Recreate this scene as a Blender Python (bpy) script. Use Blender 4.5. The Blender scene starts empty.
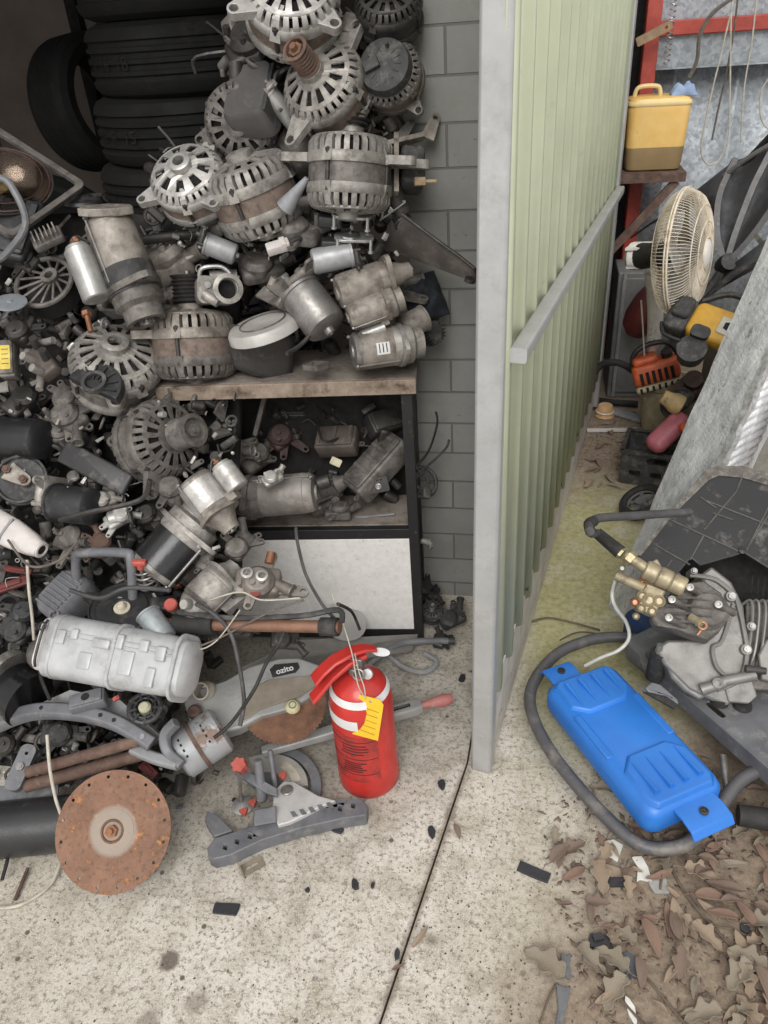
import bpy, bmesh, math, random
from math import sin, cos, pi, radians
from mathutils import Vector, Matrix, noise
from mathutils.geometry import tessellate_polygon
SC = bpy.context.scene
COL = SC.collection
# ---------------------------------------------------------------- camera geometry (pixels of the 768x1024 photograph -> points in the yard)
F = 769.0
CX, CY, CAMH = 384.0, 512.0, 1.5
CM = Matrix(((0.9846439474571538, -0.03625098228842072, 0.1707693269270526),
             (0.1624810664722086, 0.548046847331133, -0.8205148116691494),
             (-0.06384512333802553, 0.835661725468823, 0.5455211094104625)))
CAM = Vector((0, 0, CAMH))
def ray(px, py): return CM @ Vector((px - CX, CY - py, -F))
def at(px, py, Y=None, z=None, X=None):
    r = ray(px, py)
    if Y is not None: t = Y / r.y
    elif X is not None: t = X / r.x
    else: t = (z - CAMH) / r.z
    return CAM + r * t
def onplane(px, py, p0, n):
    r = ray(px, py); return CAM + r * ((p0 - CAM).dot(n) / r.dot(n))
HN = Vector((0, -1.5, 1)).normalized(); HP0 = Vector((0, .95, 0))     # the slope of the scrap heap
def hp(px, py, off=0.0):
    p = onplane(px, py, HP0, HN); return p + (p - CAM).normalized() * off
def S(p): return -(CM.transposed() @ (p - CAM)).z / F     # metres per pixel at p
def cv(n): return (CM @ Vector(n)).normalized()
def basis(z, xhint, pos, spin=0):
    z = z.normalized(); x = xhint - z * xhint.dot(z)
    if x.length < 1e-5: x = z.orthogonal()
    x.normalize(); y = z.cross(x)
    a = radians(spin); x2 = x * cos(a) + y * sin(a); y2 = z.cross(x2)
    M = Matrix((x2, y2, z)).transposed().to_4x4(); M.translation = pos; return M
def face(pos, n, spin=0): return basis(cv(n), cv((1, 0, 0)), pos, spin)
def ax(A, B, spin=0): return basis(B - A, (CAM - A), A, spin)
def flat(pos, rz=0): return Matrix.Translation(pos) @ Matrix.Rotation(radians(rz), 4, 'Z')
# ---------------------------------------------------------------- mesh builder
def circ(r, n=20, cx=0, cy=0, a0=0, rev=False):
    return [(cx + r * cos(a0 + 2 * pi * k / n), cy + r * sin(a0 + 2 * pi * k / n)) for k in range(n)]
def rrect(w, h, r, n=4, cx=0, cy=0):
    o = []
    for qx, qy, a in ((1, 1, 0), (-1, 1, 90), (-1, -1, 180), (1, -1, 270)):
        for k in range(n + 1):
            t = radians(a + 90 * k / n); o.append((cx + qx * (w / 2 - r) + r * cos(t), cy + qy * (h / 2 - r) + r * sin(t)))
    return o
def sector(r0, r1, a0, a1, n=4):
    return [(r1 * cos(a0 + (a1 - a0) * k / n), r1 * sin(a0 + (a1 - a0) * k / n)) for k in range(n + 1)] + \
           [(r0 * cos(a1 + (a0 - a1) * k / n), r0 * sin(a1 + (a0 - a1) * k / n)) for k in range(n + 1)]
def smoothpts(pts, sub=5, closed=False):
    pts = [Vector(p) for p in pts]; n = len(pts); o = []
    if n < 3: return pts
    rng = range(n if closed else n - 1)
    for i in rng:
        if closed: a, b, c, d = pts[i - 1], pts[i], pts[(i + 1) % n], pts[(i + 2) % n]
        else: a, b, c, d = pts[max(i - 1, 0)], pts[i], pts[i + 1], pts[min(i + 2, n - 1)]
        for k in range(sub):
            t = k / sub
            o.append(.5 * ((2 * b) + (c - a) * t + (2 * a - 5 * b + 4 * c - d) * t * t + (3 * b - a - 3 * c + d) * t ** 3))
    if not closed: o.append(pts[-1])
    return o
class MB:
    def __init__(s): s.v = []; s.f = []; s.M = None
    def put(s, vs, fs, M=None):
        b = len(s.v); M = (s.M @ M if (s.M is not None and M is not None) else (M if M is not None else s.M))
        for p in vs:
            p = Vector(p); s.v.append(M @ p if M is not None else p)
        s.f += [tuple(b + i for i in f) for f in fs]; return s
    def box(s, c, d, M=None, top=1.0):
        x, y, z = c; a, b, h = d[0] / 2, d[1] / 2, d[2] / 2; t = top
        vs = [(x - a, y - b, z - h), (x + a, y - b, z - h), (x + a, y + b, z - h), (x - a, y + b, z - h),
              (x - a * t, y - b * t, z + h), (x + a * t, y - b * t, z + h), (x + a * t, y + b * t, z + h), (x - a * t, y + b * t, z + h)]
        return s.put(vs, [(3, 2, 1, 0), (4, 5, 6, 7), (0, 1, 5, 4), (1, 2, 6, 5), (2, 3, 7, 6), (3, 0, 4, 7)], M)
    def loft(s, rings, caps=True, M=None, loop=False):
        n = len(rings[0]); vs = [p for r in rings for p in r]; fs = []
        m = len(rings)
        for i in range(m if loop else m - 1):
            j = (i + 1) % m
            for k in range(n):
                l = (k + 1) % n; fs.append((i * n + k, i * n + l, j * n + l, j * n + k))
        if caps and not loop: fs += [tuple(range(n))[::-1], tuple((m - 1) * n + k for k in range(n))]
        return s.put(vs, fs, M)
    def cyl(s, p0, p1, r0, r1=None, n=16, M=None):
        p0, p1 = Vector(p0), Vector(p1); r1 = r0 if r1 is None else r1
        z = (p1 - p0).normalized(); x = z.orthogonal().normalized(); y = z.cross(x)
        R = lambda p, r: [p + (x * cos(2 * pi * k / n) + y * sin(2 * pi * k / n)) * r for k in range(n)]
        return s.loft([R(p0, r0), R(p1, r1)], True, M)
    def lathe(s, prof, n=32, M=None, closed=False, a0=0.0, a1=2 * pi):
        full = abs(a1 - a0 - 2 * pi) < 1e-6; m = n if full else n + 1
        rings = []
        for k in range(m):
            a = a0 + (a1 - a0) * k / n; rings.append([(r * cos(a), r * sin(a), z) for r, z in prof])
        q = len(prof); vs = [p for r in rings for p in r]; fs = []
        for k in range(n):
            l = (k + 1) % m
            for i in range(q if closed else q - 1):
                j = (i + 1) % q; fs.append((k * q + i, l * q + i, l * q + j, k * q + j))
        if not full and closed: fs += [tuple(range(q)), tuple((m - 1) * q + i for i in range(q))[::-1]]
        if full and not closed:
            if prof[0][0] > 1e-6: fs.append(tuple(k * q for k in range(m)))
            if prof[-1][0] > 1e-6: fs.append(tuple(k * q + q - 1 for k in range(m)))
        return s.put(vs, fs, M)
    def prism(s, outer, z0, z1, holes=(), M=None, warp=None):
        polys = [[Vector((x, y, 0)) for x, y in p] for p in [outer] + list(holes)]
        tri = tessellate_polygon(polys); fl = [p for q in polys for p in q]; N = len(fl)
        vs = [(p.x, p.y, z0) for p in fl] + [(p.x, p.y, z1) for p in fl]
        if warp: vs = [warp(*p) for p in vs]
        fs = [tuple(t) for t in tri] + [tuple(N + i for i in t)[::-1] for t in tri]
        b = 0
        for q in polys:
            n = len(q)
            for k in range(n):
                l = (k + 1) % n; fs.append((b + k, b + l, N + b + l, N + b + k))
            b += n
        return s.put(vs, fs, M)
    def tube(s, pts, r, n=8, sub=5, closed=False, M=None, ends=True):
        pts = smoothpts(pts, sub, closed) if sub > 1 else [Vector(p) for p in pts]
        m = len(pts); rings = []; prev = None
        for i, p in enumerate(pts):
            t = (pts[(i + 1) % m] - pts[i - 1]) if closed else (pts[min(i + 1, m - 1)] - pts[max(i - 1, 0)])
            if t.length < 1e-9: t = Vector((0, 0, 1))
            t.normalize()
            x = t.orthogonal() if prev is None else prev - t * prev.dot(t)
            if x.length < 1e-6: x = t.orthogonal()
            x.normalize(); prev = x; y = t.cross(x)
            rr = r(i / max(1, m - 1)) if callable(r) else r
            rings.append([p + (x * cos(2 * pi * k / n) + y * sin(2 * pi * k / n)) * rr for k in range(n)])
        return s.loft(rings, ends, M, closed)
    def torus(s, R, r, M=None, n=32, m=8):
        return s.lathe([(R + r * cos(2 * pi * k / m), r * sin(2 * pi * k / m)) for k in range(m)], n, M, True)
    def rrbox(s, w, d, z0, z1, r, M=None, ch=None, n=4):
        ch = min(r * .6, abs(z1 - z0) * .4) if ch is None else ch; R = []
        for z, k in ((z0, ch), (z0 + ch * .35, ch * .35), (z0 + ch, 0), (z1 - ch, 0), (z1 - ch * .35, ch * .35), (z1, ch)):
            R.append([(x, y, z) for x, y in rrect(w - 2 * k, d - 2 * k, max(r - k, .0003), n)])
        return s.loft(R, True, M)
    def hexnut(s, p, z, r, h, M=None):
        Mx = (M or Matrix()) @ basis(Vector(z), Vector((1, .3, .2)), Vector(p)); s.prism(circ(r, 6), 0, h, M=Mx); s.prism(circ(r * .5, 8), h, h * 1.35, M=Mx); return s
    def lug(s, L, w, t, rh, M=None, taper=1.5):      # arm in the xy plane along +x with an eye at (L,0)
        n = 10; o = [(0, -w * taper / 2), ]
        o += [(L + w / 2 * cos(-pi / 2 + pi * k / n), w / 2 * sin(-pi / 2 + pi * k / n)) for k in range(n + 1)] + [(0, w * taper / 2)]
        return s.prism(o, -t / 2, t / 2, [circ(rh, 10, L, 0)], M)
    def build(s, name, mat, parent=None, bevel=0, angle=38, label=None, kind=None, solid=0):
        me = bpy.data.meshes.new(name); me.from_pydata([tuple(p) for p in s.v], [], s.f)
        bm = bmesh.new(); bm.from_mesh(me); bmesh.ops.recalc_face_normals(bm, faces=bm.faces); bm.to_mesh(me); bm.free()
        for p in me.polygons: p.use_smooth = True
        me.set_sharp_from_angle(angle=radians(angle)); me.materials.append(mat)
        o = bpy.data.objects.new(name, me); COL.objects.link(o)
        if parent: o.parent = parent
        if solid:
            m = o.modifiers.new('solid', 'SOLIDIFY'); m.thickness = solid; m.offset = 0
        if bevel:
            m = o.modifiers.new('edge', 'BEVEL'); m.width = bevel; m.segments = 2; m.limit_method = 'ANGLE'; m.angle_limit = radians(40); m.use_clamp_overlap = True
        if label: o['label'] = label
        if kind: o['kind'] = kind
        return o
def B(M=None):
    b = MB(); b.M = M; return b
def thing(name, label, cat, M=None, group=None):
    o = bpy.data.objects.new(name, None); COL.objects.link(o); o.empty_display_size = .02
    if M is not None: o.matrix_world = M
    o['label'] = label; o['category'] = cat
    if group: o['group'] = group
    return o
def tag(o, label, cat, group=None, kind=None):
    o['label'] = label; o['category'] = cat
    if group: o['group'] = group
    if kind: o['kind'] = kind
    return o
def solo(mb, name, mat, label, cat, group=None, M=None, **k):
    o = mb.build(name, mat, **k)
    if M is not None: o.matrix_world = M
    return tag(o, label, cat, group)
def copy_tree(root, M, label=None, group=None):
    r = root.copy(); COL.objects.link(r); r.matrix_world = M
    if label: r['label'] = label
    if group: r['group'] = group
    for ch in list(root.children):
        c = ch.copy(); COL.objects.link(c); c.parent = r
        for g in list(ch.children):
            d = g.copy(); COL.objects.link(d); d.parent = c
    return r
def structure(o): o['kind'] = 'structure'; return o
# ---------------------------------------------------------------- materials
def rgb(h):
    if isinstance(h, str):
        c = [int(h[i:i + 2], 16) / 255 for i in (0, 2, 4)]
        return tuple(((x + .055) / 1.055) ** 2.4 if x > .04045 else x / 12.92 for x in c) + (1,)
    return tuple(h) + (1,)
class NT:
    def __init__(s, name):
        s.m = bpy.data.materials.new(name); s.m.use_nodes = True; s.t = s.m.node_tree; s.t.nodes.clear()
        s.out = s.n('ShaderNodeOutputMaterial'); s.b = s.n('ShaderNodeBsdfPrincipled'); s.l(s.b.outputs[0], s.out.inputs[0])
        s.co = s.n('ShaderNodeTexCoord').outputs['Object']
    def n(s, t, **k):
        x = s.t.nodes.new(t)
        for a, b in k.items(): setattr(x, a, b)
        return x
    def l(s, a, b): s.t.links.new(a, b)
    def noise(s, scale, detail=4, rough=.6, co=None, dist=0):
        x = s.n('ShaderNodeTexNoise'); x.inputs['Scale'].default_value = scale; x.inputs['Detail'].default_value = detail
        x.inputs['Roughness'].default_value = rough; x.inputs['Distortion'].default_value = dist; s.l(co or s.co, x.inputs['Vector']); return x.outputs['Fac']
    def ramp(s, fac, a, b, c0=(0, 0, 0, 1), c1=(1, 1, 1, 1)):
        x = s.n('ShaderNodeMapRange'); x.clamp = True
        for i, v in ((1, a), (2, b), (3, c0[0]), (4, c1[0])): x.inputs[i].default_value = v
        s.l(fac, x.inputs[0]); return x.outputs[0]
    def mix(s, fac, a, b, mode='MIX'):
        x = s.n('ShaderNodeMix', data_type='RGBA', blend_type=mode)
        for v, i in ((fac, 0), (a, 6), (b, 7)):
            if isinstance(v, (int, float)): x.inputs[i].default_value = v
            elif isinstance(v, tuple): x.inputs[i].default_value = v
            else: s.l(v, x.inputs[i])
        return x.outputs[2]
    def math(s, op, a, b=0.0):
        x = s.n('ShaderNodeMath', operation=op)
        for v, i in ((a, 0), (b, 1)):
            if isinstance(v, (int, float)): x.inputs[i].default_value = v
            else: s.l(v, x.inputs[i])
        return x.outputs[0]
    def bump(s, h, strength=.4, dist=.002, prev=None):
        x = s.n('ShaderNodeBump'); x.inputs['Strength'].default_value = strength; x.inputs['Distance'].default_value = dist
        s.l(h, x.inputs['Height'])
        if prev: s.l(prev, x.inputs['Normal'])
        return x.outputs[0]
    def scaled(s, v):
        x = s.n('ShaderNodeMapping'); x.inputs['Scale'].default_value = v; s.l(s.co, x.inputs['Vector']); return x.outputs[0]
    def set(s, k, v):
        i = s.b.inputs[k]
        if hasattr(v, 'is_linked'): s.l(v, i)
        else: i.default_value = v
_m = {}
def mat(name, c1, c2=None, rough=.6, metal=0.0, scale=40, lo=.35, hi=.7, spot=None, sscale=25, slo=.58, shi=.68, bump=.3, bscale=150, bdist=.0012, rvar=.15, trans=0, alpha=1, sub=0):
    if name in _m: return _m[name]
    t = NT(name); c1 = rgb(c1); c2 = rgb(c2) if c2 else tuple(x * .6 for x in c1[:3]) + (1,)
    f = t.ramp(t.noise(scale, 5, .65), lo, hi); col = t.mix(f, c1, c2)
    if spot:
        g = t.ramp(t.noise(sscale, 6, .7), slo, shi); col = t.mix(g, col, rgb(spot))
        if metal: t.set('Metallic', t.math('MULTIPLY', t.math('SUBTRACT', 1, g), metal))
    elif metal: t.set('Metallic', metal)
    t.set('Base Color', col)
    t.set('Roughness', t.math('ADD', t.math('MULTIPLY', f, rvar), rough - rvar / 2))
    if bump: t.set('Normal', t.bump(t.noise(bscale, 3, .6), bump, bdist))
    if trans: t.set('Transmission Weight', trans); t.set('IOR', 1.2)
    if alpha < 1: t.set('Alpha', alpha)
    if sub: t.set('Subsurface Weight', sub); t.b.inputs['Subsurface Radius'].default_value = (.02, .015, .01)
    _m[name] = t.m; return t.m
DUST = '9a9088'
alu = mat('cast aluminium', 'a5a19b', '6c6864', .55, .35, 30, spot='5a524b', sscale=38, slo=.5, shi=.72)
alu_b = mat('bright cast aluminium', 'c0beba', '8a8783', .45, .45, 35, spot='716a62', sscale=45, slo=.55, shi=.75)
alu_d = mat('grimy cast aluminium', '7a7570', '4e4a46', .65, .25, 28, spot='37322f', sscale=38, slo=.48, shi=.7)
alu_y = mat('oily tan aluminium', '99928a', '676059', .6, .25, 28, spot='453c33', sscale=30, slo=.5, shi=.75)
steel = mat('grey steel', '94918e', '6a6663', .42, .6, 30, spot='575049', sscale=40, slo=.58, shi=.75)
zinc = mat('zinc plated steel', 'b2b1ae', '8a8987', .38, .5, 22, spot='7f7a74', sscale=30, slo=.6, shi=.8)
dsteel = mat('dark steel', '4b4846', '2f2d2c', .5, .45, 30, spot='6a6058', sscale=30, slo=.58, shi=.75)
blk = mat('black plastic', '2b2b2d', '1d1d1f', .5, 0, 30, spot='5c5854', sscale=24, slo=.52, shi=.85)
blk_d = mat('dusty black plastic', '3c3b3c', '272727', .65, 0, 20, spot='77726c', sscale=28, slo=.5, shi=.8)
gpl = mat('grey plastic', '6d6e72', '55565a', .55, 0, 20, spot='8b8781', sscale=26, slo=.55, shi=.8)
gpl_l = mat('light grey plastic', '8d8e90', '737476', .55, 0, 20, spot='a29d96', sscale=26, slo=.55, shi=.8)
rust = mat('rusted steel', '7d5c48', '543d31', .85, .1, 22, spot='94623a', sscale=30, slo=.58, shi=.7, bump=.6)
rust_b = mat('rust brown', '6b5348', '473a34', .8, .15, 25, spot='7d6a5c', sscale=18, slo=.5, shi=.75)
rust_o = mat('orange rust', '96694c', '6f4a36', .85, 0, 50, spot='6a4030', sscale=30)
copper = mat('dull copper', '9a6a4c', '6f4f3d', .5, .5, 35, spot='4f4038', sscale=30)
stator_m = mat('laminated stator', '7f7066', '5f534b', .75, .2, 60, spot='57483f', sscale=30, slo=.55, shi=.7)
white_p = mat('white plastic', 'cfc9c6', 'b0a9a6', .5, 0, 14, spot='8c8480', sscale=20, slo=.6, shi=.85)
rubber = mat('black rubber', '2c2b2b', '1e1d1d', .75, 0, 20, spot='55504c', sscale=22, slo=.55, shi=.85)
hose_m = mat('grey hose', '4a4949', '333232', .7, 0, 20, spot='6f6a66', sscale=22, slo=.55, shi=.85)
red_p = mat('red plastic', 'b4564c', '8d4038', .55, 0, 25, spot='8f7a70', sscale=25, slo=.6, shi=.8)
red_d = mat('dark red plastic', '8a3a33', '5f2a26', .6, 0, 25, spot='6f6058', sscale=25, slo=.6, shi=.8)
dark = mat('dark grime and shade', '1f1d1c', '121110', .9, 0, 40)  # near black for soil and marks, and for shade painted into gaps
# ---------------------------------------------------------------- setting materials
def ground_mat():
    t = NT('weathered concrete'); co = t.co
    sep = t.n('ShaderNodeSeparateXYZ'); t.l(co, sep.inputs[0]); x, y = sep.outputs[0], sep.outputs[1]
    big = t.noise(2.2, 6, .65); med = t.noise(13, 6, .75); fine = t.noise(95, 5, .8); grit = t.noise(320, 2, .6)
    c = t.mix(t.ramp(big, .35, .65), rgb('cec9c0'), rgb('b8b1a4'))
    c = t.mix(t.ramp(med, .45, .7), c, rgb('989080'))
    c = t.mix(t.math('MULTIPLY', t.ramp(fine, .50, .60), .8), c, rgb('6f6659'))
    c = t.mix(t.math('MULTIPLY', t.ramp(grit, .56, .66), .6), c, rgb('e2dccf'))
    v = t.n('ShaderNodeTexVoronoi'); v.inputs['Scale'].default_value = 21; v.inputs['Randomness'].default_value = 1; t.l(co, v.inputs['Vector'])
    c = t.mix(t.math('MULTIPLY', t.ramp(v.outputs['Distance'], .09, .13, (1, 1, 1, 1), (0, 0, 0, 1)), t.ramp(t.noise(9, 2), .5, .56)), c, rgb('625b52'))
    # oil stains near the front and a darker patch under the heap
    def blob(cx, cy, r, soft, amp=.5):
        d = t.n('ShaderNodeVectorMath', operation='DISTANCE'); t.l(co, d.inputs[0]); d.inputs[1].default_value = (cx, cy, 0)
        e = t.math('ADD', d.outputs['Value'], t.math('MULTIPLY', t.math('SUBTRACT', med, .5), -amp * r * 2))
        return t.ramp(e, r - soft, r + soft, (1, 1, 1, 1), (0, 0, 0, 1))
    p = at(170, 961, z=0); c = t.mix(t.math('MULTIPLY', blob(p.x, p.y, .018, .004, .35), .85), c, rgb('5b5148'))
    for q, r in (((196, 1000), .02), ((316, 935), .012), ((150, 1022), .02), ((430, 940), .01)):
        p = at(*q, z=0); c = t.mix(t.math('MULTIPLY', blob(p.x, p.y, r, .008, 1.2), .6), c, rgb('6c6257'))
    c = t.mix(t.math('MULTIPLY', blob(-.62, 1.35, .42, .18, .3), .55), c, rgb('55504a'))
    # dirt gathered along the slab joint
    jd_ = t.math('ABSOLUTE', t.math('ADD', t.math('SUBTRACT', x, t.math('MULTIPLY', y, .1932)), .3266)); jd_ = t.math('ADD', jd_, t.math('MULTIPLY', med, -.022))
    c = t.mix(t.math('MULTIPLY', t.math('MULTIPLY', t.ramp(jd_, -.008, .003, (1, 1, 1, 1), (0, 0, 0, 1)), t.ramp(y, 1.15, 1.25, (1, 1, 1, 1), (0, 0, 0, 1))), .7), c, rgb('6b5d4f'))
    # moss between the gate and the leaning panel
    mx = t.math('MULTIPLY', t.ramp(x, .0, .08), t.math('MULTIPLY', t.ramp(y, 1.12, 1.5), t.ramp(y, 2.4, 2.75, (1, 1, 1, 1), (0, 0, 0, 1))))
    moss = t.mix(t.ramp(t.noise(55, 5, .75), .4, .65), rgb('aaa67e'), rgb('8a8558'))
    c = t.mix(t.math('MULTIPLY', mx, t.math('MULTIPLY', t.ramp(t.noise(4.5, 5, .7), .25, .5), .95)), c, moss)
    my = t.math('MULTIPLY', t.ramp(x, -.12, .1), t.ramp(y, 1.0, 1.25, (1, 1, 1, 1), (0, 0, 0, 1)))
    c = t.mix(t.math('MULTIPLY', my, .35), c, rgb('968b72'))
    # brown dirt towards the leaf litter and in the far corner
    dm = t.ramp(t.math('ADD', t.math('ADD', t.math('MULTIPLY', x, 1.0), t.math('MULTIPLY', y, -.55)), t.math('MULTIPLY', med, .22)), -.34, -.14)
    far = t.ramp(t.math('ADD', y, t.math('MULTIPLY', med, .5)), 2.55, 2.9)
    dirt = t.mix(t.ramp(t.noise(60, 6, .8), .35, .65), rgb('94836f'), rgb('63554a'))
    c = t.mix(t.math('MULTIPLY', t.math('MAXIMUM', dm, t.math('MULTIPLY', far, t.ramp(x, -.1, .05))), .92), c, dirt)
    t.set('Base Color', c); t.set('Roughness', .88)
    b1 = t.bump(fine, .5, .0035); t.set('Normal', t.bump(grit, .45, .0012, b1))
    return t.m
def block_mat():
    t = NT('painted blockwork'); sep = t.n('ShaderNodeSeparateXYZ'); t.l(t.co, sep.inputs[0])
    cmb = t.n('ShaderNodeCombineXYZ')
    t.l(t.math('ADD', t.math('ADD', sep.outputs[0], sep.outputs[1]), .178 - 1.814 + .0 + .39 * 10), cmb.inputs[0])
    t.l(t.math('ADD', sep.outputs[2], -1.468 + .0887 * 40), cmb.inputs[1])
    br = t.n('ShaderNodeTexBrick'); br.offset = .5; br.offset_frequency = 2; t.l(cmb.outputs[0], br.inputs['Vector'])
    for k, v in (('Scale', 1), ('Mortar Size', .0028), ('Mortar Smooth', .35), ('Bias', 0), ('Brick Width', .39), ('Row Height', .0887)): br.inputs[k].default_value = v
    br.inputs['Color1'].default_value = rgb('8b8a86'); br.inputs['Color2'].default_value = rgb('83827e'); br.inputs['Mortar'].default_value = rgb('6a6966')
    n = t.noise(9, 6, .7); c = t.mix(t.math('MULTIPLY', t.ramp(n, .45, .75), .5), br.outputs['Color'], rgb('6e6b67'))
    c = t.mix(t.ramp(t.math('ADD', sep.outputs[2], t.math('MULTIPLY', n, .12)), .12, .02, ), rgb('8f8674'), c) if False else c
    c = t.mix(t.math('MULTIPLY', t.ramp(t.noise(60, 3, .8), .66, .7), .6), c, rgb('5e5b56'))
    t.set('Base Color', c); t.set('Roughness', .75)
    b = t.bump(t.math('SUBTRACT', 1, br.outputs['Fac']), .9, .004); t.set('Normal', t.bump(t.noise(70, 5, .7), .35, .002, b))
    return t.m
def galv_mat(name, c1, c2, sc=60, rough=.45, metal=.4, dirt='7d7a72'):
    t = NT(name); v = t.n('ShaderNodeTexVoronoi'); v.inputs['Scale'].default_value = sc; t.l(t.co, v.inputs['Vector'])
    g = t.n('ShaderNodeSeparateColor'); t.l(v.outputs['Color'], g.inputs[0])
    c = t.mix(t.ramp(g.outputs[0], .1, .9), rgb(c1), rgb(c2)); c = t.mix(t.math('MULTIPLY', t.ramp(t.noise(7, 6, .7), .5, .75), .55), c, rgb(dirt))
    t.set('Base Color', c); t.set('Metallic', metal); t.set('Roughness', t.math('ADD', t.math('MULTIPLY', g.outputs[1], .2), rough))
    t.set('Normal', t.bump(t.noise(120, 3), .15, .001)); return t.m
ground_m = ground_mat(); block_m = block_mat()
galv = mat('galvanised frame steel', 'b0b1b1', '9fa09f', .45, .35, 9, spot='8d8c87', sscale=16, slo=.5, shi=.8, bump=.12)
spang = galv_mat('spangled galvanised sheet', 'a3a9ae', '858b91', 75, .45, .2, '6f757a')
green = mat('pale green painted sheet', 'b4b99f', 'a6ab92', .45, 0, 5, spot='9a9c86', sscale=14, slo=.62, shi=.8, bump=.08, bscale=60)
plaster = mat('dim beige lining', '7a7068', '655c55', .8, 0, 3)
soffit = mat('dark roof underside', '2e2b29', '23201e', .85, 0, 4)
redpaint = mat('red painted steel', 'b24b3f', '93392f', .55, 0, 14, spot='7d3a31', sscale=20, slo=.55, shi=.75)
# ---------------------------------------------------------------- floor, two slabs with an open joint
def slab(name, pts, top, bot, m):
    b = MB(); b.prism(pts, bot, top); return structure(b.build(name, m))
def cr(y): return -.207 + (y - .619) * (.108 / .559)
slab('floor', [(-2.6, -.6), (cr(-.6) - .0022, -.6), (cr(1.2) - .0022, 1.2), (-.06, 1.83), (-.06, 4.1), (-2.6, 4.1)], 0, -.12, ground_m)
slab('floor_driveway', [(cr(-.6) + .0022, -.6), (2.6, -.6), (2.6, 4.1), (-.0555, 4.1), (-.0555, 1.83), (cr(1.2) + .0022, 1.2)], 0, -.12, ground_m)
b = MB(); b.box((0, 1.7, -.135), (5.4, 5, .02)); structure(b.build('ground_soil', dark))
# ---------------------------------------------------------------- storage bay
b = MB(); b.box((-.125, 1.864, 1.2), (.29, .10, 2.4)); structure(b.build('wall_pier', block_m))
b = MB(); b.box((-.03, 2.96, 1.2), (.10, 2.09, 2.4)); structure(b.build('wall_side', block_m))
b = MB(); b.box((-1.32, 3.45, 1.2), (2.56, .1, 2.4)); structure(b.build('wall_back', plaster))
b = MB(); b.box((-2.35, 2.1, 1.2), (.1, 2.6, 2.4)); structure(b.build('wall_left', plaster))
b = MB(); b.box((-1.18, 2.52, 2.24), (2.44, 1.96, .08)); structure(b.build('ceiling', soffit))  # unseen; carried forward over the heap to darken the bay
b = MB()
for px in (66,):
    p = at(px, 0, Y=3.37); b.box((p.x + .02, 3.375, 1.3), (.045, .045, 2.2))
structure(b.build('trim_1', dark))
b = MB(); p = at(80, 0, Y=3.37); b.box((p.x + .06, 3.38, 1.3), (.06, .035, 2.2)); structure(b.build('trim_2', plaster))
# ---------------------------------------------------------------- gate
GD = Vector((.404, 2.25, 0)).normalized(); GN = Vector((GD.y, -GD.x, 0)); G0 = Vector((-.038, 1.176, 0))
GM = Matrix((GD, Vector((0, 0, 1)), GN)).transposed().to_4x4(); GM.translation = G0      # local x along the gate, y up, z out of its right face
t = thing('metal_gate', 'tall pale green ribbed sheet metal gate with galvanised frame, standing open', 'gate', GM)
def gp(px, py, off=0): return GM.inverted() @ onplane(px, py, G0 + GN * off, GN)
b = MB(); b.loft([[(x + k * .045, y, z + k * .004) for x, z in ((-.005, -.048), (.040, -.048), (.040, 0), (-.005, 0))] for y, k in ((.0, 0), (.5, .3), (1.0, .6), (1.6, 1), (2.09, 1.2))]); b.build('frame_post', galv, t, bevel=.006)
L = gp(597, 380).x
b = MB(); b.box((L + .0, 1.055, -.02), (.06, 2.07, .07)); b.build('frame_post', galv, t, bevel=.004)
b = MB(); b.box((L / 2, 2.06, -.02), (L - .06, .05, .045)); b.build('top_rail', galv, t, bevel=.004)
bot_m = mat('stained cement board', 'c2bdb4', 'a7a198', .75, 0, 12, spot='857e74', sscale=18)
b = MB(); b.prism([(.05, .012), (L - .03, .012), (L - .03, .15), (.05, .235)], -.03, -.004); o = b.build('bottom_rail', bot_m, t, bevel=.003)
a0, a1 = gp(505, 362), gp(615, 195)
b = MB(); A_, B_ = Vector((.05, a0.y + .012, .021)), Vector((L - .03, a1.y + .03, .021)); d = (B_ - A_).normalized(); Mx = basis(d, Vector((0, 0, 1)), A_)
b.prism(rrect(.030, .026, .005), 0, (B_ - A_).length, M=Mx); b.build('brace', galv, t)
prof = []; x = .036; pitch = .118; k = 0
while x < L - .04:
    prof += [(x, -.006), (x + .012, .008), (x + .030, .008), (x + .042, -.006), (x + .078, -.006), (x + .081, -.002), (x + .084, -.006)]; x += pitch
prof = [(a, c) for a, c in prof if a < L - .032] + [(L - .031, -.006)]
b = MB(); n = len(prof); zb = lambda xx: .225 - (xx / L) * .08
vs = [(a, zb(a), c - .001) for a, c in prof] + [(a, 2.03, c - .001) for a, c in prof]
b.put(vs, [(i, i + 1, n + i + 1, n + i) for i in range(n - 1)]); b.build('corrugated_sheet', green, t, solid=.0012, angle=25)
for i in range(2, 22, 2):
    xx = .05 + pitch * (i // 2) * 1.6 - .03
    if xx < L - .1:
        b = MB(); b.cyl((xx, zb(xx) + .03, -.006), (xx, zb(xx) + .03, .003), .006, n=8); b.build('screw', dsteel, t)
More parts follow.
